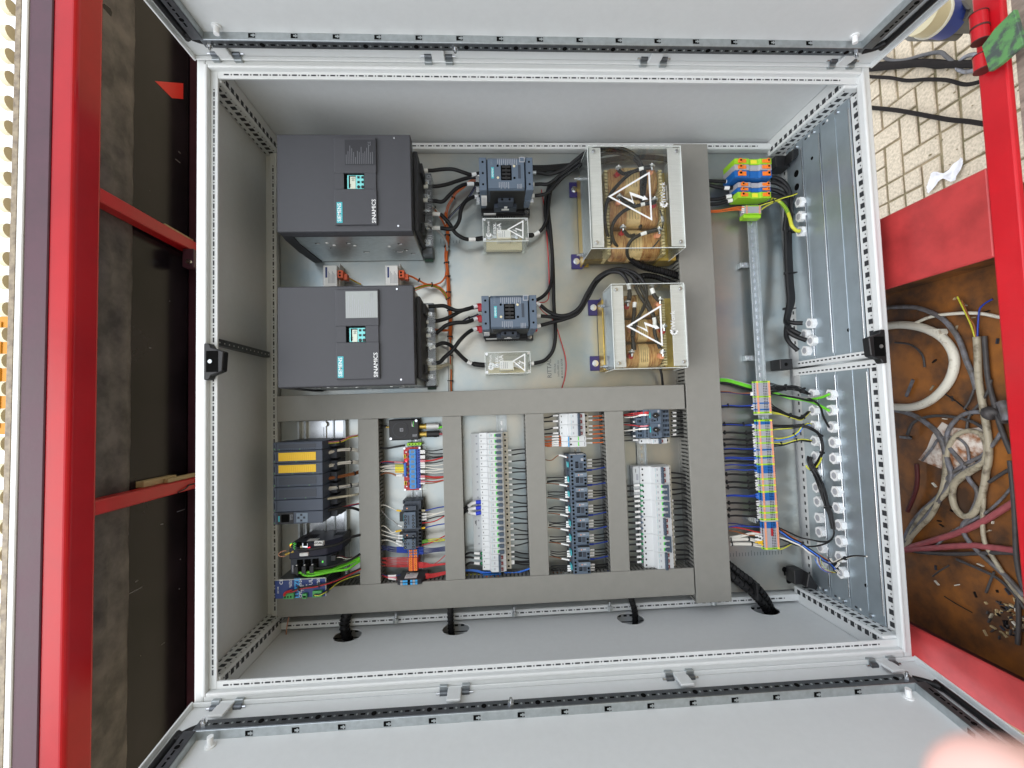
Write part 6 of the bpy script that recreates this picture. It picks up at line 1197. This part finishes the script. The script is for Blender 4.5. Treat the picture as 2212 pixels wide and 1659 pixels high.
bundle('blue and yellow leads in the input plug of the power supply',['dblue_w','yellow_w','blue_w','black'],a7([(595,1072),(650,1075),(710,1045),(780,1000),(880,920),(1000,860),(1190,800)]),(.212,.215,.16,.10),.0018,.003,None,(.45,))
cable('copper_wire',D([(624,1333),(620,1352),(618,1375),(619,1392)],(.08,.05)),.0018,'copper_clear','thin bare copper coloured wire hanging beside the left cable hole','wire')
# second row
def wires(lb,grp,lst,r=.0016,sl=None):
    for (m,pts,ds,sv) in lst: cable('wire',D(pts,ds),r,m,lb,'wire',grp,6,sl if sv is None else sv,5)
SL=lambda a,b,m='paper':((a,b,m,1.7),)
gB='wires on the left side of the relay board'
L=[('red_w',[(110,690),(180,672),(300,678),(430,685)],'pink_w'),('dblue_w',[(110,692),(190,685),(300,692),(430,700)],'grey_w')]+[('white_w',[(110,748),(200,728),(310,720),(440,722)],'yellow_w'),('white_w',[(110,750),(210,742),(310,745),(440,745)],'pe_yellow'),('white_w',[(110,798),(200,762),(310,762),(440,767)],'pe_yellow'),('white_w',[(110,800),(200,792),(310,785),(440,788)],'pe_yellow'),('white_w',[(110,802),(210,800),(310,808),(440,808)],'yellow_label')]+[('brown_w',[(105,855),(180,820),(270,825),(340,850),(440,832)],'paper'),('brown_w',[(105,857),(180,825),(260,830),(340,862),(440,855)],'paper')]
for m,p,s in L: cable('wire',D(b6(p),(.085,.08)),.0016,m,{'red_w':'red wire','dblue_w':'dark blue wire','white_w':'white wire with yellow sleeve','brown_w':'brown wire with white sleeve'}[m]+' left of the red relay board','wire',gB,6,((.72,.9,s,1.5),),5)
R=[('black',535,508),('black',560,570),('black',603,600),('black',625,606),('red_w',660,612),('red_w',668,618),('black',692,660),('white_w',720,708),('white_w',748,768),('white_w',790,768),('white_w',812,808),('red_w',862,866),('red_w',872,872),('brown_w',893,882),('red_w',930,912),('brown_w',956,918)]
for m,a,b in R: cable('wire',D(b6([(615,a),(720,a),(820,(a+b)/2+ (8 if a<b else 12)),(945,b)]),(.082,.08)),.0017,m,{'black':'black','red_w':'red','white_w':'white','brown_w':'brown'}[m]+' wire right of the red relay board','wire','wires on the right side of the relay board',6,((.1,.3,'pink_w' if m=='red_w' else 'paper',1.9),),5)
cable('black_cable',D(b6([(100,488),(150,498),(220,500),(320,482),(440,462)]),(.08,.08)),.0032,'black','black cable above the wires of the relay board','cable')
cable('black_cable',D(b6([(70,215),(140,215),(200,216)]),(.07,.07)),.0035,'black','short black antenna cable of the radio module','cable'); cable('green_cable',D(b6([(860,235),(930,222)]),(.07,.07)),.004,'net_green','green cable end in the metal round plug','cable'); cable('grey_cable',D(b6([(850,312),(930,318)]),(.07,.07)),.004,'grimy_red','reddish cable end in the black round plug','cable')
gR='wires around the two small dark relays'
for m,p,s,lb in (('white_w',b6([(120,1240),(180,1240),(250,1270),(330,1305),(400,1312)]),'yellow_label','white wire with yellow sleeve left of the upper small relay'),('white_w',b7([(120,515),(170,515),(220,550),(275,600),(330,582),(400,568)]),'yellow_label','white wire with yellow sleeve left of the lower small relay'),
  ('grey_w',b7([(120,300),(220,410),(290,450),(350,500),(410,520)]),'paper','grey wire left of the upper small relay'),('white_w',b7([(120,565),(220,600),(330,632),(420,640)]),'paper','white wire going to the lower small relay, higher one'),('white_w',b7([(125,620),(230,650),(330,668),(420,672)]),'paper','white wire going to the lower small relay, middle one'),('black',b7([(130,675),(210,672),(300,700),(420,722)]),'paper','black wire going to the lower small relay'),('white_w',b7([(130,700),(220,698),(300,725),(410,778)]),'paper','white wire going to the lower small relay, lowest one')):
    cable('wire',D(p,(.085,.09)),.0016,m,lb,'wire',gR,6,((.76,.95,s,1.9),),5)
for m,p,s,lb in (('blue_w',[(640,312),(720,310),(840,280),(960,260)],'ivory','blue wire right of the upper small relay'),('white_w',[(640,355),(740,356),(850,350),(960,318)],'paper','upper white wire right of the small relay'),('white_w',[(640,398),(740,385),(840,358),(960,325)],'paper','lower white wire right of the small relay'),('black',[(640,432),(740,422),(850,392),(960,376)],'paper','black wire right of the upper small relay'),('red_w',[(560,505),(620,480),(780,462),(870,430),(960,376)],'pink_w','red wire plugged into the front of the upper small relay'),
  ('blue_w',[(640,545),(720,530),(850,500),(960,483)],'yellow_label','blue wire with yellow sleeve right of the lower small relay'),('yellow_w',[(640,718),(760,688),(860,680),(970,688)],'green_w','upper yellow green wire right of the lower small relay'),('yellow_w',[(640,735),(760,710),(860,710),(970,695)],'green_w','lower yellow green wire right of the lower small relay'),('red_w',[(560,790),(640,765),(760,735),(860,690),(970,632)],'pink_w','red wire plugged into the front of the lower small relay')):
    cable('wire',D(b7(p),(.09,.085)),.0018,m,lb,'wire',gR,6,((.12,.3,s,1.9),),5)
for i in range(5): cable('wire',D(b7([(125,772+i%2*50+i*3),(220,775+i*14),(330,790+i*15),(490,785+i*18)]),(.085,.08)),.0013,'dblue_w','dark blue wire left of the blue and red lever terminals','wire','blue wires left of the lever terminals',6,((.7,.9,'blue_w',1.7),),5)
for i in range(7): cable('wire',D(b7([(125,930+(i//3)*48),(230,925+i*18),(330,928+i*19),(492,925+i*19)]),(.085,.08)),.0012,'red_w','red wire left of the red lever terminals','wire','red wires left of the lever terminals',6,((.68,.9,'red_w',1.5),),5)
for i in range(5): cable('wire',D(b7([(600,790+i*20),(700,798+i*18),(820,800+i*12),(970,778+i*14)]),(.08,.085)),.0013,'dblue_w','dark blue wire right of the blue lever terminals','wire','blue wires right of the lever terminals',6,((.1,.3,'blue_w',1.8),),5)
for i in range(7): cable('wire',D(b7([(600,985+i*11),(700,990+i*10),(820,1005+i*4),(970,(988 if i else 885)+i*4)]),(.08,.085)),.0012,'red_w','red wire right of the red lever terminals','wire','red wires right of the lever terminals',6,((.08,.28,'red_w',1.5),),5)
for i in range(3): cable('wire',D(b7([(130,1138+i*4),(220,1160+i*14),(380,1150+i*32)]),(.085,.09)),.0018,'dblue_w' if i==0 else 'red_w',['dark blue wire','upper red wire','lower red wire'][i]+' left of the slim relay modules','wire','wires of the slim relay modules',6,((.5,.85,'paper' if i!=1 else 'pink_w',1.8),),5)
for i in range(4): cable('wire',D(b7([(700,1140+i*16),(800,1135+i*14),(980,1100+i*10)]),(.09,.085)),.0019,'red_w','red wire right of the slim relay modules','wire','red wires right of the slim relay modules',6,((.02,.3,'red_w',1.8),),5)
# long breaker row
ya=[528,587,672,757,815,900,970,1042,1107,1196,1267,1336,1398,1478,1548,1625]; yb=[510,560,657,762,806,908,960,1010,1110,1214,1256,1320,1420,1474,1575,1622]
for a,b in zip(ya,yb): q=(a-530)*.03; cable('wire',D(c6([(600+q,a),(670+q,a-2),(760+q,(a+b)/2+(6 if a<b else -4)),(850+q,b)]),(.075,.07)),.0021,'black','black wire right of the long breaker row','wire','wires right of the long breaker row',6,((.06,.30,'paper',1.5),),5)
for a,b in zip([690,768,850,912,970,985,1000],[676,722,875,935,965,985,1015]): cable('wire',D(c7([(640,a),(710,a-2),(790,(a+b)/2+4),(885,b)]),(.075,.07)),.0021,'black','black wire right of the long breaker row','wire','wires right of the long breaker row',6,((.06,.30,'paper',1.5),),5)
for a,b,l in ((1196,1300,'upper'),(1268,1330,'middle'),(1335,1370,'lower')): cable('power_cable',D(c6([(25,b),(70,b-30 if l!='lower' else b-50),(160,a+15),(262,a)]),(.07,.075)),.0042,'black','%s black cable with blue boot left of the long breaker row'%l,'cable','cables with blue boots',8,((.45,.76,'paper',1.3),(.82,1,'blue_boot',1.5)))
for a,b,l in ((868,895,'upper'),(930,920,'middle'),(998,1040,'lower')): cable('power_cable',D(c7([(40,b),(120,a-10),(200,a),(282,a)]),(.07,.075)),.0034,'black','%s black cable with green boot left of the long breaker row'%l,'cable','cables with green boots at the long row',8,((.6,.84,'paper',1.3),(.9,1,'green_boot',1.5)))
for i in range(4): cable('wire',D(c7([(50,1080+i*5),(180,1082+i*6),(300,1110+i*6),(390,1112+i*5)]),(.06,.065)),.002,'lblue_w','light blue wire under the lower end of the long breaker row','wire','blue wires under the long breaker row',6,(),5)
cable('wire',D(c7([(60,1150),(200,1140),(320,1155),(430,1140)]),(.06,.06)),.0019,'yellow_w','yellow green wire left below the long breaker row','wire')
for i in range(3): cable('wire',D(c7([(560,1112+i*8),(680,1118+i*4),(790,1098+i*3),(895,1060+i*4)]),(.065,.07)),.002,'lblue_w','light blue wire under the long row leading right','wire','blue wires right under the long row',6,(),5)
# small contactor row
for m,a,b in (('black',75,108),('black',148,158),('black',235,262),('black',305,318)): cable('wire',D(c6([(1060,b),(1130,b-5),(1210,a+2),(1290,a)]),(.07,.075)),.0024,m,'black wire left of the two pole breakers','wire','black wires left of the two pole breakers',6,((.6,.86,'paper',1.5),),5)
for a,b in ((345,355),(380,405),(413,440),(440,462),(466,462)): cable('wire',D(c6([(1070,b),(1140,b-2 if a<460 else b+14),(1210,a),(1300,a)]),(.07,.075)),.0021,'orange_w','orange wire left of the slim white modules','wire','orange wires left of the surge modules',6,((.58,.84,'paper',1.5),),5)
for i,y in enumerate((1040,1065,1103,1128,1155,1183,1212)): cable('wire',D(m3([(480,y),(520,y-1),(560,y-3),(605,y-6)]),(.075,.07)),.002,'orange_w','orange wire right of the two pole breakers','wire','orange wires right of the two pole breakers',6,((.02,.35,'paper',1.5),),5)
for k in range(8):
    y0=ys[k]; y1=ys[k+1]; h=y1-y0; x=1222+ (y0-982)*.03
    bl=[.38,.55,.70] if k else [.1]
    for j,f in enumerate(bl if k else []):
        y=y0+h*f+1; yy=y+random.uniform(-3,3)+(f-.55)*-10
        cable('wire',D([(1180+ (y0-982)*.045,yy,0),(1196+ (y0-982)*.04,y+random.uniform(-2,2),0),(x-3,y,0),(x+7,y,0)],(.07,.085)),.0017,'black','thin black wire left of the small contactor column','wire','black wires left of the small contactors',6,((.68,.93,'paper',1.9),),5)
    y=y0+h*(.95 if k else .1); yy=y-random.uniform(3,8) if k else 993
    cable('wire',D([(1178+(y0-982)*.045,yy,0),(1192+(y0-982)*.04,yy+1,0),(1207+(y0-982)*.03,y-2,0),(x+5,y+ (2 if k else 3),0)],(.07,.085)),.0014,'brown_w','thin brown wire left of the small contactor column','wire','brown wires left of the small contactors',6,((.72,.94,'paper',2.1),),5)
    xr=1268+(y0-982)*.026; f4=[.32,.52,.70,.93]
    for j,f in enumerate(f4):
        y=y0+h*f; blue=j==3; yy=y-random.uniform(2,5)-(3 if blue else 0)
        cable('wire',D([(xr,y,0),(xr+10,y-.5,0),(xr+22,(y+yy)/2+1,0),(xr+42,yy,0)],(.085,.07)),.0019,'blue_w' if blue else 'black',('dark blue' if blue else 'black')+' wire right of the small contactor column','wire','wires right of the small contactors',6,((.05,.32,'blue_w' if blue else 'paper',1.7),),5)
# motor starters and three pole breakers
for i,(a,b,m) in enumerate(((215,240,'black'),(262,270,'black'),(325,335,'black'),(408,425,'black'),(440,470,'black'),(512,505,'black'),(562,572,'black'))): cable('wire',D(e6([(280,b),(350,b-4),(420,a),(485,a)]),(.07,.08)),.002,m,'black wire left of the motor protection switches','wire','black wires left of the motor switches',6,((.62,.92,'paper',1.8),),5)
for i,(a,b) in enumerate(((200,232),(215,248),(375,362))): cable('wire',D(e6([(285,b),(400,(a+b)/2+8*(i==1)),(500,a+8),(610,a)]),(.08,.12)),.0017,'red_w','red wire plugged into a motor protection switch','wire','red wires of the motor switches',6,((.7,.95,'pink_w' if i==2 else 'red_w',1.6),),5)
for i,(a,b) in enumerate(((235,262),(415,430))): cable('wire',D(e6([(290,b+8),(420,b),(520,a+2),(610,a)]),(.09,.12)),.0018,'white_w','white sleeved wire plugged into a motor protection switch','wire','white wires of the motor switches',6,((.55,.85,'paper',1.9),),5)
for a,b in ((205,210),(252,258),(312,310),(372,360),(435,405),(490,452),(520,510)): cable('wire',D(e6([(905,a),(950,a),(1010,(a+b)/2),(1085,b)]),(.085,.07)),.0024,'black','black wire right of the motor protection switches','wire','black wires right of the motor switches',6,((.15,.4,'paper',1.5),) if a<500 else (),5)
gy=[138,203,267,323,381,450,510,580,648,717,771,832,912,980,1040]
for i,y in enumerate(gy): cable('wire',D(e7([(445+y*.04,y+random.uniform(-2,14)),(500+y*.04,y+3),(560+y*.04,y),(640,y-6)]),(.07,.078)),.0031,'black','black cable with %s boot left of the three pole breakers'%('blue' if 6<=i<=8 else 'green'),'cable','booted cables left of the three pole breakers',8,((.5,.78,'paper',1.3),(.86,1,'siemens' if 6<=i<=8 else 'green_boot',1.35)),5)
ry=[-12,50,105,187,243,316,358,412,484,551,626,677,743,830,897,956,1010]; rz=[8,48,130,181,227,320,365,405,490,541,631,680,728,820,905,957,1010]
for a,b in zip(ry,rz): cable('wire',D(e7([(950+a*.05,a),(1000+a*.04,a+2),(1060+a*.04,(a+b)/2),(1110+a*.05,b),(1165+a*.05,b+18)]),(.075,.07)),.0027,'black','black wire right of the three pole breakers','wire','wires right of the three pole breakers',6,((.02,.14,'paper',1.2),) if a>300 else (),5)
# wide duct to terminal strip
gS='wires between the wide duct and the terminal strip'
def strip_wires(cx,y,ms,spread=17,fan=1,y0=None,xe=None):
    y0=y if y0 is None else y0; n=len(ms)
    return bundle({'b':'blue','k':'black','w':'white','m':'black and blue'}[cx[0]]+' wires '+cx[1],ms,cx[2]([(130+cx[3],y0),(230+cx[3],y0-6),(380+cx[3],y+2),(480+cx[3],y),(600+cx[3],y)]),(.075,.08),.0019,.0035,gS,cx[4],fan=(1,2.4))
rowsW=[('m','highest in the row of bundles left of the strip',s6,0,(.22,),[ 'blue_w','black','black','blue_w','black'],455),
('m','second tied bundle left of the strip',s6,10,(.12,.55),['lblue_w','blue_w','black','black','black'],690),
('k','third tied bundle left of the strip',s6,15,(.1,.66),['black']*4,800),('k','fourth tied bundle left of the strip',s6,20,(.65,),['black']*4,888),('k','fifth tied bundle left of the strip',s6,25,(.05,.66),['black']*4,955),
('b','below the fifth bundle left of the strip',s6,30,(),['blue_w','black','blue_w'],1012),('k','loose pair left of the strip',s6,35,(),['black']*3,1072),('b','above a loose black pair left of the strip',s6,38,(),['blue_w','blue_w'],1128),('k','under the blue pair left of the strip',s6,40,(),['black']*3,1170),
('b','upper single run beside the blue terminals',s6,45,(),['blue_w'],1228),('b','lower single run beside the blue terminals',s6,45,(),['blue_w'],1290),
('k','tied bundle just below the blue terminals',s6,50,(.05,.6),['black']*4,1340),('k','second tied bundle below the blue terminals',s6,55,(.05,.6),['black']*4,1440),('k','third tied bundle below the blue terminals',s6,58,(.1,.6),['black']*4,1510),
('b','entering the large group of blue terminals',s6,62,(),['blue_w']*4,1615),('k','tied bundle under the large blue group',s7,70,(.1,.62),['black']*4,385),('k','next tied bundle under the large blue group',s7,75,(.1,.6),['black']*4,470),('k','last tied bundle before the end stop',s7,82,(.05,),['black']*4,550)]
sleeve=MB()
for c,l,fn,xo,ti,ms,y in rowsW:
    t=strip_wires((c,l,fn,xo,ti),y,ms)
    for i in range(len(ms)):
        if ms[i] in('black',) or c=='b':
            yy=y+(i-(len(ms)-1)/2)*17; q=fn([(515+xo*.9+(i%2)*8,yy)])[0]; z=P(q[0],q[1],.082); mb=MB(); mb.box(z.x-.0005,z.x+.013,z.y-.0016,z.y+.0016,.082,.0855,'lblue_w' if c=='b' and ms[i]!='black' else 'paper'); mb.box(z.x+.004,z.x+.007,z.y-.0006,z.y+.0006,.0855,.0858,'print'); part('marker_sleeve',mb,t)
bundle('white wires with yellow sleeves at the lower end of the strip, upper group',['white_w']*6,s7([(230,832),(350,815),(500,785),(580,778),(640,800),(720,810)]),(.075,.085),.0018,.0035,gS,(),fan=(1,2))
bundle('white wires with yellow sleeves at the lower end of the strip, middle group',['white_w']*6,s7([(235,855),(340,852),(480,852),(580,870),(720,880)]),(.075,.085),.0018,.0035,gS,(.06,.5),fan=(1,2))
bundle('white wires with yellow sleeves at the lower end of the strip, lowest group',['white_w']*6,s7([(240,915),(340,912),(500,916),(600,930),(720,935)]),(.075,.085),.0018,.0035,gS,(.12,.55),fan=(1,2.5))
mb=MB()
for i in range(9):
    q=s7([(560+i*14+(i%2)*10,855+i*12)])[0]; z=P(q[0],q[1],.088); mb.box(z.x,z.x+.014,z.y-.0018,z.y+.0018,.088,.0905,'yellow_label' if i>1 else 'paper'); q=s7([(560+(i%3)*40,805+i*14)])[0]; z=P(q[0],q[1],.09); mb.box(z.x,z.x+.012,z.y-.0017,z.y+.0017,.090,.0925,'paper' if i<5 else 'yellow_label')
single('marker_sleeves',mb,'yellow and white marker sleeves at the lower end of the strip','markers',kind='stuff')
for m,p,l in (('dblue_w',[(215,645),(320,650),(480,680),(700,690)],'dark blue wire just above the red one near the strip end'),('blue_w',[(220,692),(330,680),(480,685),(700,695)],'blue wire meeting the dark blue one near the strip end'),('red_w',[(225,690),(330,700),(470,728),(600,760),(710,755)],'single red wire near the strip end'),('brown_w',[(225,740),(330,755),(450,790),(600,805),(700,800)],'single brown wire near the strip end')): cable('wire',D(s7(p),(.075,.085)),.002,m,l,'wire')
# network cables crossing behind the strip
for i,(m,o,l) in enumerate((('net_green',0,'upper green cable passing behind the strip head'),('net_green',22,'lower green cable passing behind the strip head'),('grey_w',-14,'grey cable passing behind the strip head'),('black',40,'upper black cable passing behind the strip head'),('black',52,'lower black cable passing behind the strip head'))):
    tail=[[(1000,325),(1200,355),(1330,355),(1430,335),(1520,300)],[(1000,345),(1200,375),(1330,410),(1430,460),(1520,510)],[(1000,312),(1180,340),(1300,340),(1420,320),(1515,292)],[(1000,335),(1200,350),(1290,365),(1400,450),(1450,590),(1520,725)],[(950,320),(1100,345),(1250,380),(1330,385)]][i]
    head=[(60,100+o),(200,108+o),(340,145+o),(480,185+o),(640,225+o*.6),(840,285+o*.3)]
    pts=[(*p,.05) for p in s6(head)]+[(*p[:2],.07+.035*j) for j,p in enumerate(s6(tail))]
    cable('network_cable' if 'green' in m else 'cable',pts,.0042 if i<2 else .0034,m,l,'cable',None,8)
for i in range(2): cable('wire',D(s6([(100,262+i*10),(200,262+i*12),(340,285+i*5),(500,282+i*22),(560,285+i*20)]),(.075,.085)),.0018,('brown_w','dblue_w')[i],('brown','dark blue')[i]+' wire entering the strip just under the green cables','wire',None,6,((.78,.95,'paper',1.9),),5)
# field side: strip to glands
fd=(.085,.09,.12,.14)
bundle('fan of black wires from the strip head to the first gland',['black']*16,s6([(745,225),(800,222),(880,222),(970,215),(1060,212),(1140,235),(1200,270),(1262,300)]),(.085,.09,.10,.10),.0016,.008,None,(.42,.8),fan=(2.6,.7))
bundle('black bundle from the upper strip to the second gland',['black']*9+['yellow_w'],s6([(750,470),(800,490),(880,520),(960,560),(1060,595),(1150,615),(1210,570),(1260,520)]),(.085,.09,.10,.10),.0016,.0058,None,(.5,.8),fan=(2.3,.8))
cable('wire',D(s6([(755,545),(850,555),(930,565),(1000,585)]),(.085,.09)),.0017,'yellow_w','yellow green wire running into the second gland bundle','wire')
bundle('black bundle bowing in a long arc right of the gland row',['black']*6,s6([(780,715),(900,722),(1050,720),(1180,708),(1280,740),(1380,800),(1425,880),(1440,990),(1415,1090),(1350,1200),(1290,1270)]),(.085,.10,.13,.14,.13,.12),.0018,.0042,None,(.3,.56,.78),fan=(2,1))
cable('wire',D(s6([(775,765),(850,752),(950,745),(1050,735)]),(.085,.10)),.0017,'yellow_w','thin yellow wire along the start of the long black arc','wire')
cable('earth_wire',D(s6([(1425,1120),(1400,1180),(1350,1250),(1290,1278),(1240,1250),(1225,1220)]),(.13,.12)),.0026,'yellow_w','yellow green wire at the foot of the long black arc','wire')
bundle('brown blue and green trio from the strip to the third gland',['brown_w','lblue_w','green_w','yellow_w'],s6([(780,880),(850,885),(950,870),(1050,840),(1120,790),(1170,725),(1240,685),(1275,690)]),(.085,.09,.11,.11),.0023,.0042,None,(.48,),fan=(2,1))
bundle('black and yellow bundle from the strip to the fourth gland',['black','black','black','yellow_w','black'],s6([(780,950),(850,945),(930,945),(1050,910),(1150,890),(1240,895),(1290,905)]),(.085,.09,.11,.11),.0018,.0036,None,(.28,.6),fan=(2.2,1))
bundle('thick black bundle falling from the fifth gland down the plate',['black']*16,s6([(1275,1110),(1270,1160),(1300,1240),(1360,1340),(1420,1480),(1460,1620)])+s7([(1490,400),(1530,500),(1555,600),(1580,720)]),(.12,.13,.14,.14,.12),.002,.0085,None,(.26,.72),fan=(1,.6))
cable('black_cable',D(s7([(1582,700),(1585,780),(1560,840),(1500,880),(1400,880),(1250,850),(1140,825),(1000,760),(850,690)]),(.13,.13,.10,.085)),.0025,'black','upper loose black cable looping back to the strip end','cable')
cable('black_cable',D(s7([(1560,850),(1480,905),(1350,940),(1250,945),(1130,935),(1000,890),(860,830)]),(.13,.11,.085)),.0025,'black','lower loose black cable looping back to the strip end','cable')
bundle('mixed bundle sagging from the strip end to the last gland',['black','lblue_w','brown_w','black','dblue_w','orange_w'],s7([(850,720),(930,770),(1030,840),(1150,900),(1250,970),(1350,1040),(1450,1110),(1560,1180),(1620,1240)]),(.085,.10,.12,.14,.15),.002,.004,None,(.4,),fan=(2,2.4))
cable('wire',D(s7([(860,820),(960,850),(1060,895),(1160,940),(1260,1020),(1380,1080),(1500,1150),(1600,1140),(1680,1100)]),(.085,.12,.15)),.0026,'white_w','white wire sagging from the strip end across the gland plate','wire')
cable('wire',D(s7([(880,985),(950,960),(1020,920),(1070,905)]),(.085,.09)),.002,'yellow_w','yellow wire at the very end of the strip','wire')
cable('wire',D(s7([(870,950),(950,935),(1040,905),(1150,920)]),(.085,.10)),.002,'black','short black wire above the yellow one at the strip end','wire')
bundle('fine coloured cores dangling above the last gland',['lblue_w','brown_w','white_w','yellow_w','lblue_w'],s7([(1380,1090),(1400,1160),(1450,1230),(1530,1270),(1610,1280)]),(.15,.15),.0012,.006,None,(),fan=(1.5,.5))
n3=lambda p:[(1659+x[0]/3,1106+x[1]/3,*x[2:]) for x in p]
bundle('cut black and white cable end pointing to the lower right of the plate',['black','white_w','black'],n3([(435,385),(430,355),(455,320),(500,300),(560,285),(635,287)]),(.15,.17,.17),.0022,.0028,None,(.3,.62))
bundle('tangle of black and white wires entering the last gland',['black','white_w','black','white_w','black'],n3([(400,300),(425,330),(455,330),(430,365),(455,395)]),(.16,.14),.0018,.004,None,())
# power input side
for i,(pts,l) in enumerate((([(60,685),(180,690),(300,695),(400,690)],'uppermost thick black cable into the large power terminals'),([(60,735),(150,760),(280,778),(400,772)],'second thick black cable into the large power terminals'),([(70,925),(180,922),(300,890),(440,868)],'third thick black cable with red boot into the power terminals'),([(70,990),(200,980),(320,945),(440,925)],'lowest thick black cable with red boot into the power terminals'))):
    cable('power_cable',D(h6(pts),(.075,.085)),.0062,'rubber',l,'power cable',None,10,((.62,.8,'paper',1.06),)+(((.93,1,'red_boot',1.2),) if i>1 else ()))
bundle('four orange wires into the short stack of slim terminals',['orange_w']*4,h6([(80,1088),(200,1082),(330,1060),(430,1050),(500,1060)]),(.075,.085),.002,.006,None,(),fan=(1,1.3))
mb=MB()
for i in range(4): q=h6([(490,1022+i*24)])[0]; z=P(q[0],q[1],.09); mb.box(z.x,z.x+.012,z.y-.002,z.y+.002,.087,.0915,'paper')
single('marker_sleeves',mb,'four white marker sleeves at the orange wires','markers',kind='stuff')
for i in range(5):
    y=[640,700,795,860,880][i]; o=i*13
    pts=h6([(860,y),(960,y+15+i*5),(1060,y+90),(1120-o,y+230),(1130-o*1.6,y+500-i*20),(1110-o,1360),(1120-o,1700)])+[(*p,) for p in h6([(1135-o,2000),(1150-o,2250)])]
    tail=[[(1700,690),(1712,697),(1734,698)],[(1700,706),(1714,724),(1742,735)],[(1698,715),(1704,738),(1724,757)],[(1700,700),(1710,712),(1728,722)],[(1697,690),(1700,700),(1705,706)]][i]
    cable('power_cable',D(pts+tail,(.09,.10,.08,.08,.09,.10,.13)),.0072,'rubber','thick black cable %s in the hanging bundle beside the gland plates'%('nearest the plate','second','third','fourth','innermost')[i],'power cable','cables hanging beside the gland plates',10)
for y in (500,590,667): 
    z=P(1712-(y-500)*.03,y,.085); mb=MB(); mb.box(z.x-.018,z.x+.014,z.y-.0015,z.y+.0015,.07,.098,'black'); mb.box(z.x-.024,z.x-.018,z.y-.004,z.y+.004,.08,.09,'black'); single('cable_tie',mb,'black cable tie round the hanging power cables, %s one'%({500:'upper',590:'middle',667:'lower'}[y]),'cable tie',bevel=.0006)
cable('earth_cable',D(h6([(860,925),(940,930),(1010,980),(1070,1060),(1110,1160),(1140,1270),(1200,1330),(1240,1335)]),(.09,.10,.14,.14)),.0058,'yellow_w','thick yellow green earth cable curving to the third gland','earth cable',sleeves=((.25,.5,'green_w',1.04),))
bundle('thin black and yellow wires stretched to the first gland',['black','yellow_w','black','black'],h6([(700,1010),(800,975),(900,945),(1030,900),(1130,875),(1205,850)]),(.09,.13),.0018,.003,None,(.4,),fan=(2.4,1))
cable('wire',D(h6([(705,1090),(780,1030),(850,990),(920,955)]),(.09,.10)),.002,'yellow_w','thin yellow wire leaving the short stack of slim terminals','wire')
cable('wire',D(h6([(1180,870),(1150,960),(1140,1050),(1170,1130)]),(.14,.13)),.002,'black','thin black wire looping between the first two glands','wire')
# bundles through the round holes
wrap('wrapped_bundle',[(755,1310),(748,1330),(744,1350),(748,1372),(756,1392)],(.06,.07,.07,.05),.0145,'thick wrapped black bundle leaving through the left round hole',10)
wrap('wrapped_bundle',[(973,1300),(973,1330),(974,1355),(978,1385)],(.06,.07,.06),.0095,'wrapped black bundle leaving through the second round hole',10)
wrap('wrapped_bundle',[(1358,1270),(1364,1295),(1371,1320),(1372,1350)],(.06,.07,.06),.0095,'wrapped black bundle leaving through the third round hole',10)
wrap('wrapped_bundle',[(1570,1215),(1595,1235),(1630,1262),(1655,1292),(1668,1318),(1680,1335)],(.07,.085,.09,.06,.02),.0105,'upper wrapped black bundle running to the right round hole',20)
wrap('wrapped_bundle',[(1565,1228),(1590,1252),(1620,1275),(1645,1300),(1660,1322),(1672,1340)],(.07,.085,.09,.06,.02),.014,'lower thicker wrapped black bundle running to the right round hole',16)
z=P(1628,1268,.09); mb=MB(); mb.box(z.x-.004,z.x+.001,z.y-.034,z.y+.012,.07,.115,'black'); mb.box(z.x-.004,z.x+.008,z.y+.012,z.y+.018,.09,.115,'black'); single('cable_tie',mb,'black cable tie holding the two wrapped bundles near the right hole','cable tie',bevel=.001)
# ------------------------------------------------------------------ fingertip close to the lens
fc=CAM+ray(2105,1765)*.062; side=(CAM+ray(2470,1830)*.066-fc); pts=[fc,fc+side*.35,fc+side*.8,fc+side*2.2,fc+side*4.2]
mb=MB(); mb.tube(pts,.0098,'skin',20,8,rf=lambda t:math.sqrt(max(0,1-(1-min(1,t*7))**2))*.98+.02); nb=fc+side.normalized()*.006
PE=single('person',mb,'blurred pink fingertip covering the lower right corner of the view','finger',org=fc)
mb=MB(); mb.sph(nb+(CAM-nb).normalized()*-.0086,.0055,'nail',(1,1,.25),12); part('fingernail',mb,PE)

# ------------------------------------------------------------------ labels: say which one of a row each thing is
ONE='zeroth first second third fourth fifth sixth seventh eighth ninth tenth eleventh twelfth thirteenth fourteenth fifteenth sixteenth seventeenth eighteenth nineteenth'.split()
TEN={2:('twenty','twentieth'),3:('thirty','thirtieth'),4:('forty','fortieth'),5:('fifty','fiftieth'),6:('sixty','sixtieth')}
def nth(n): return ONE[n] if n<20 else (TEN[n//10][1] if n%10==0 else TEN[n//10][0]+'-'+ONE[n%10])
rows={}
for o in bpy.data.objects:
    if o.parent is None and 'group' in o and 'label' in o: rows.setdefault((o['group'],o['label']),[]).append(o)
for (g_,l_),os_ in rows.items():
    if len(os_)<2 or len(os_)>69: continue
    os_.sort(key=lambda o:-ORG[o].y)
    for i,o in enumerate(os_): o['label']=l_+', '+nth(i+1)+(' from the top' if len((l_+nth(i+1)).replace('-',' ').split())<=12 else ' from top')
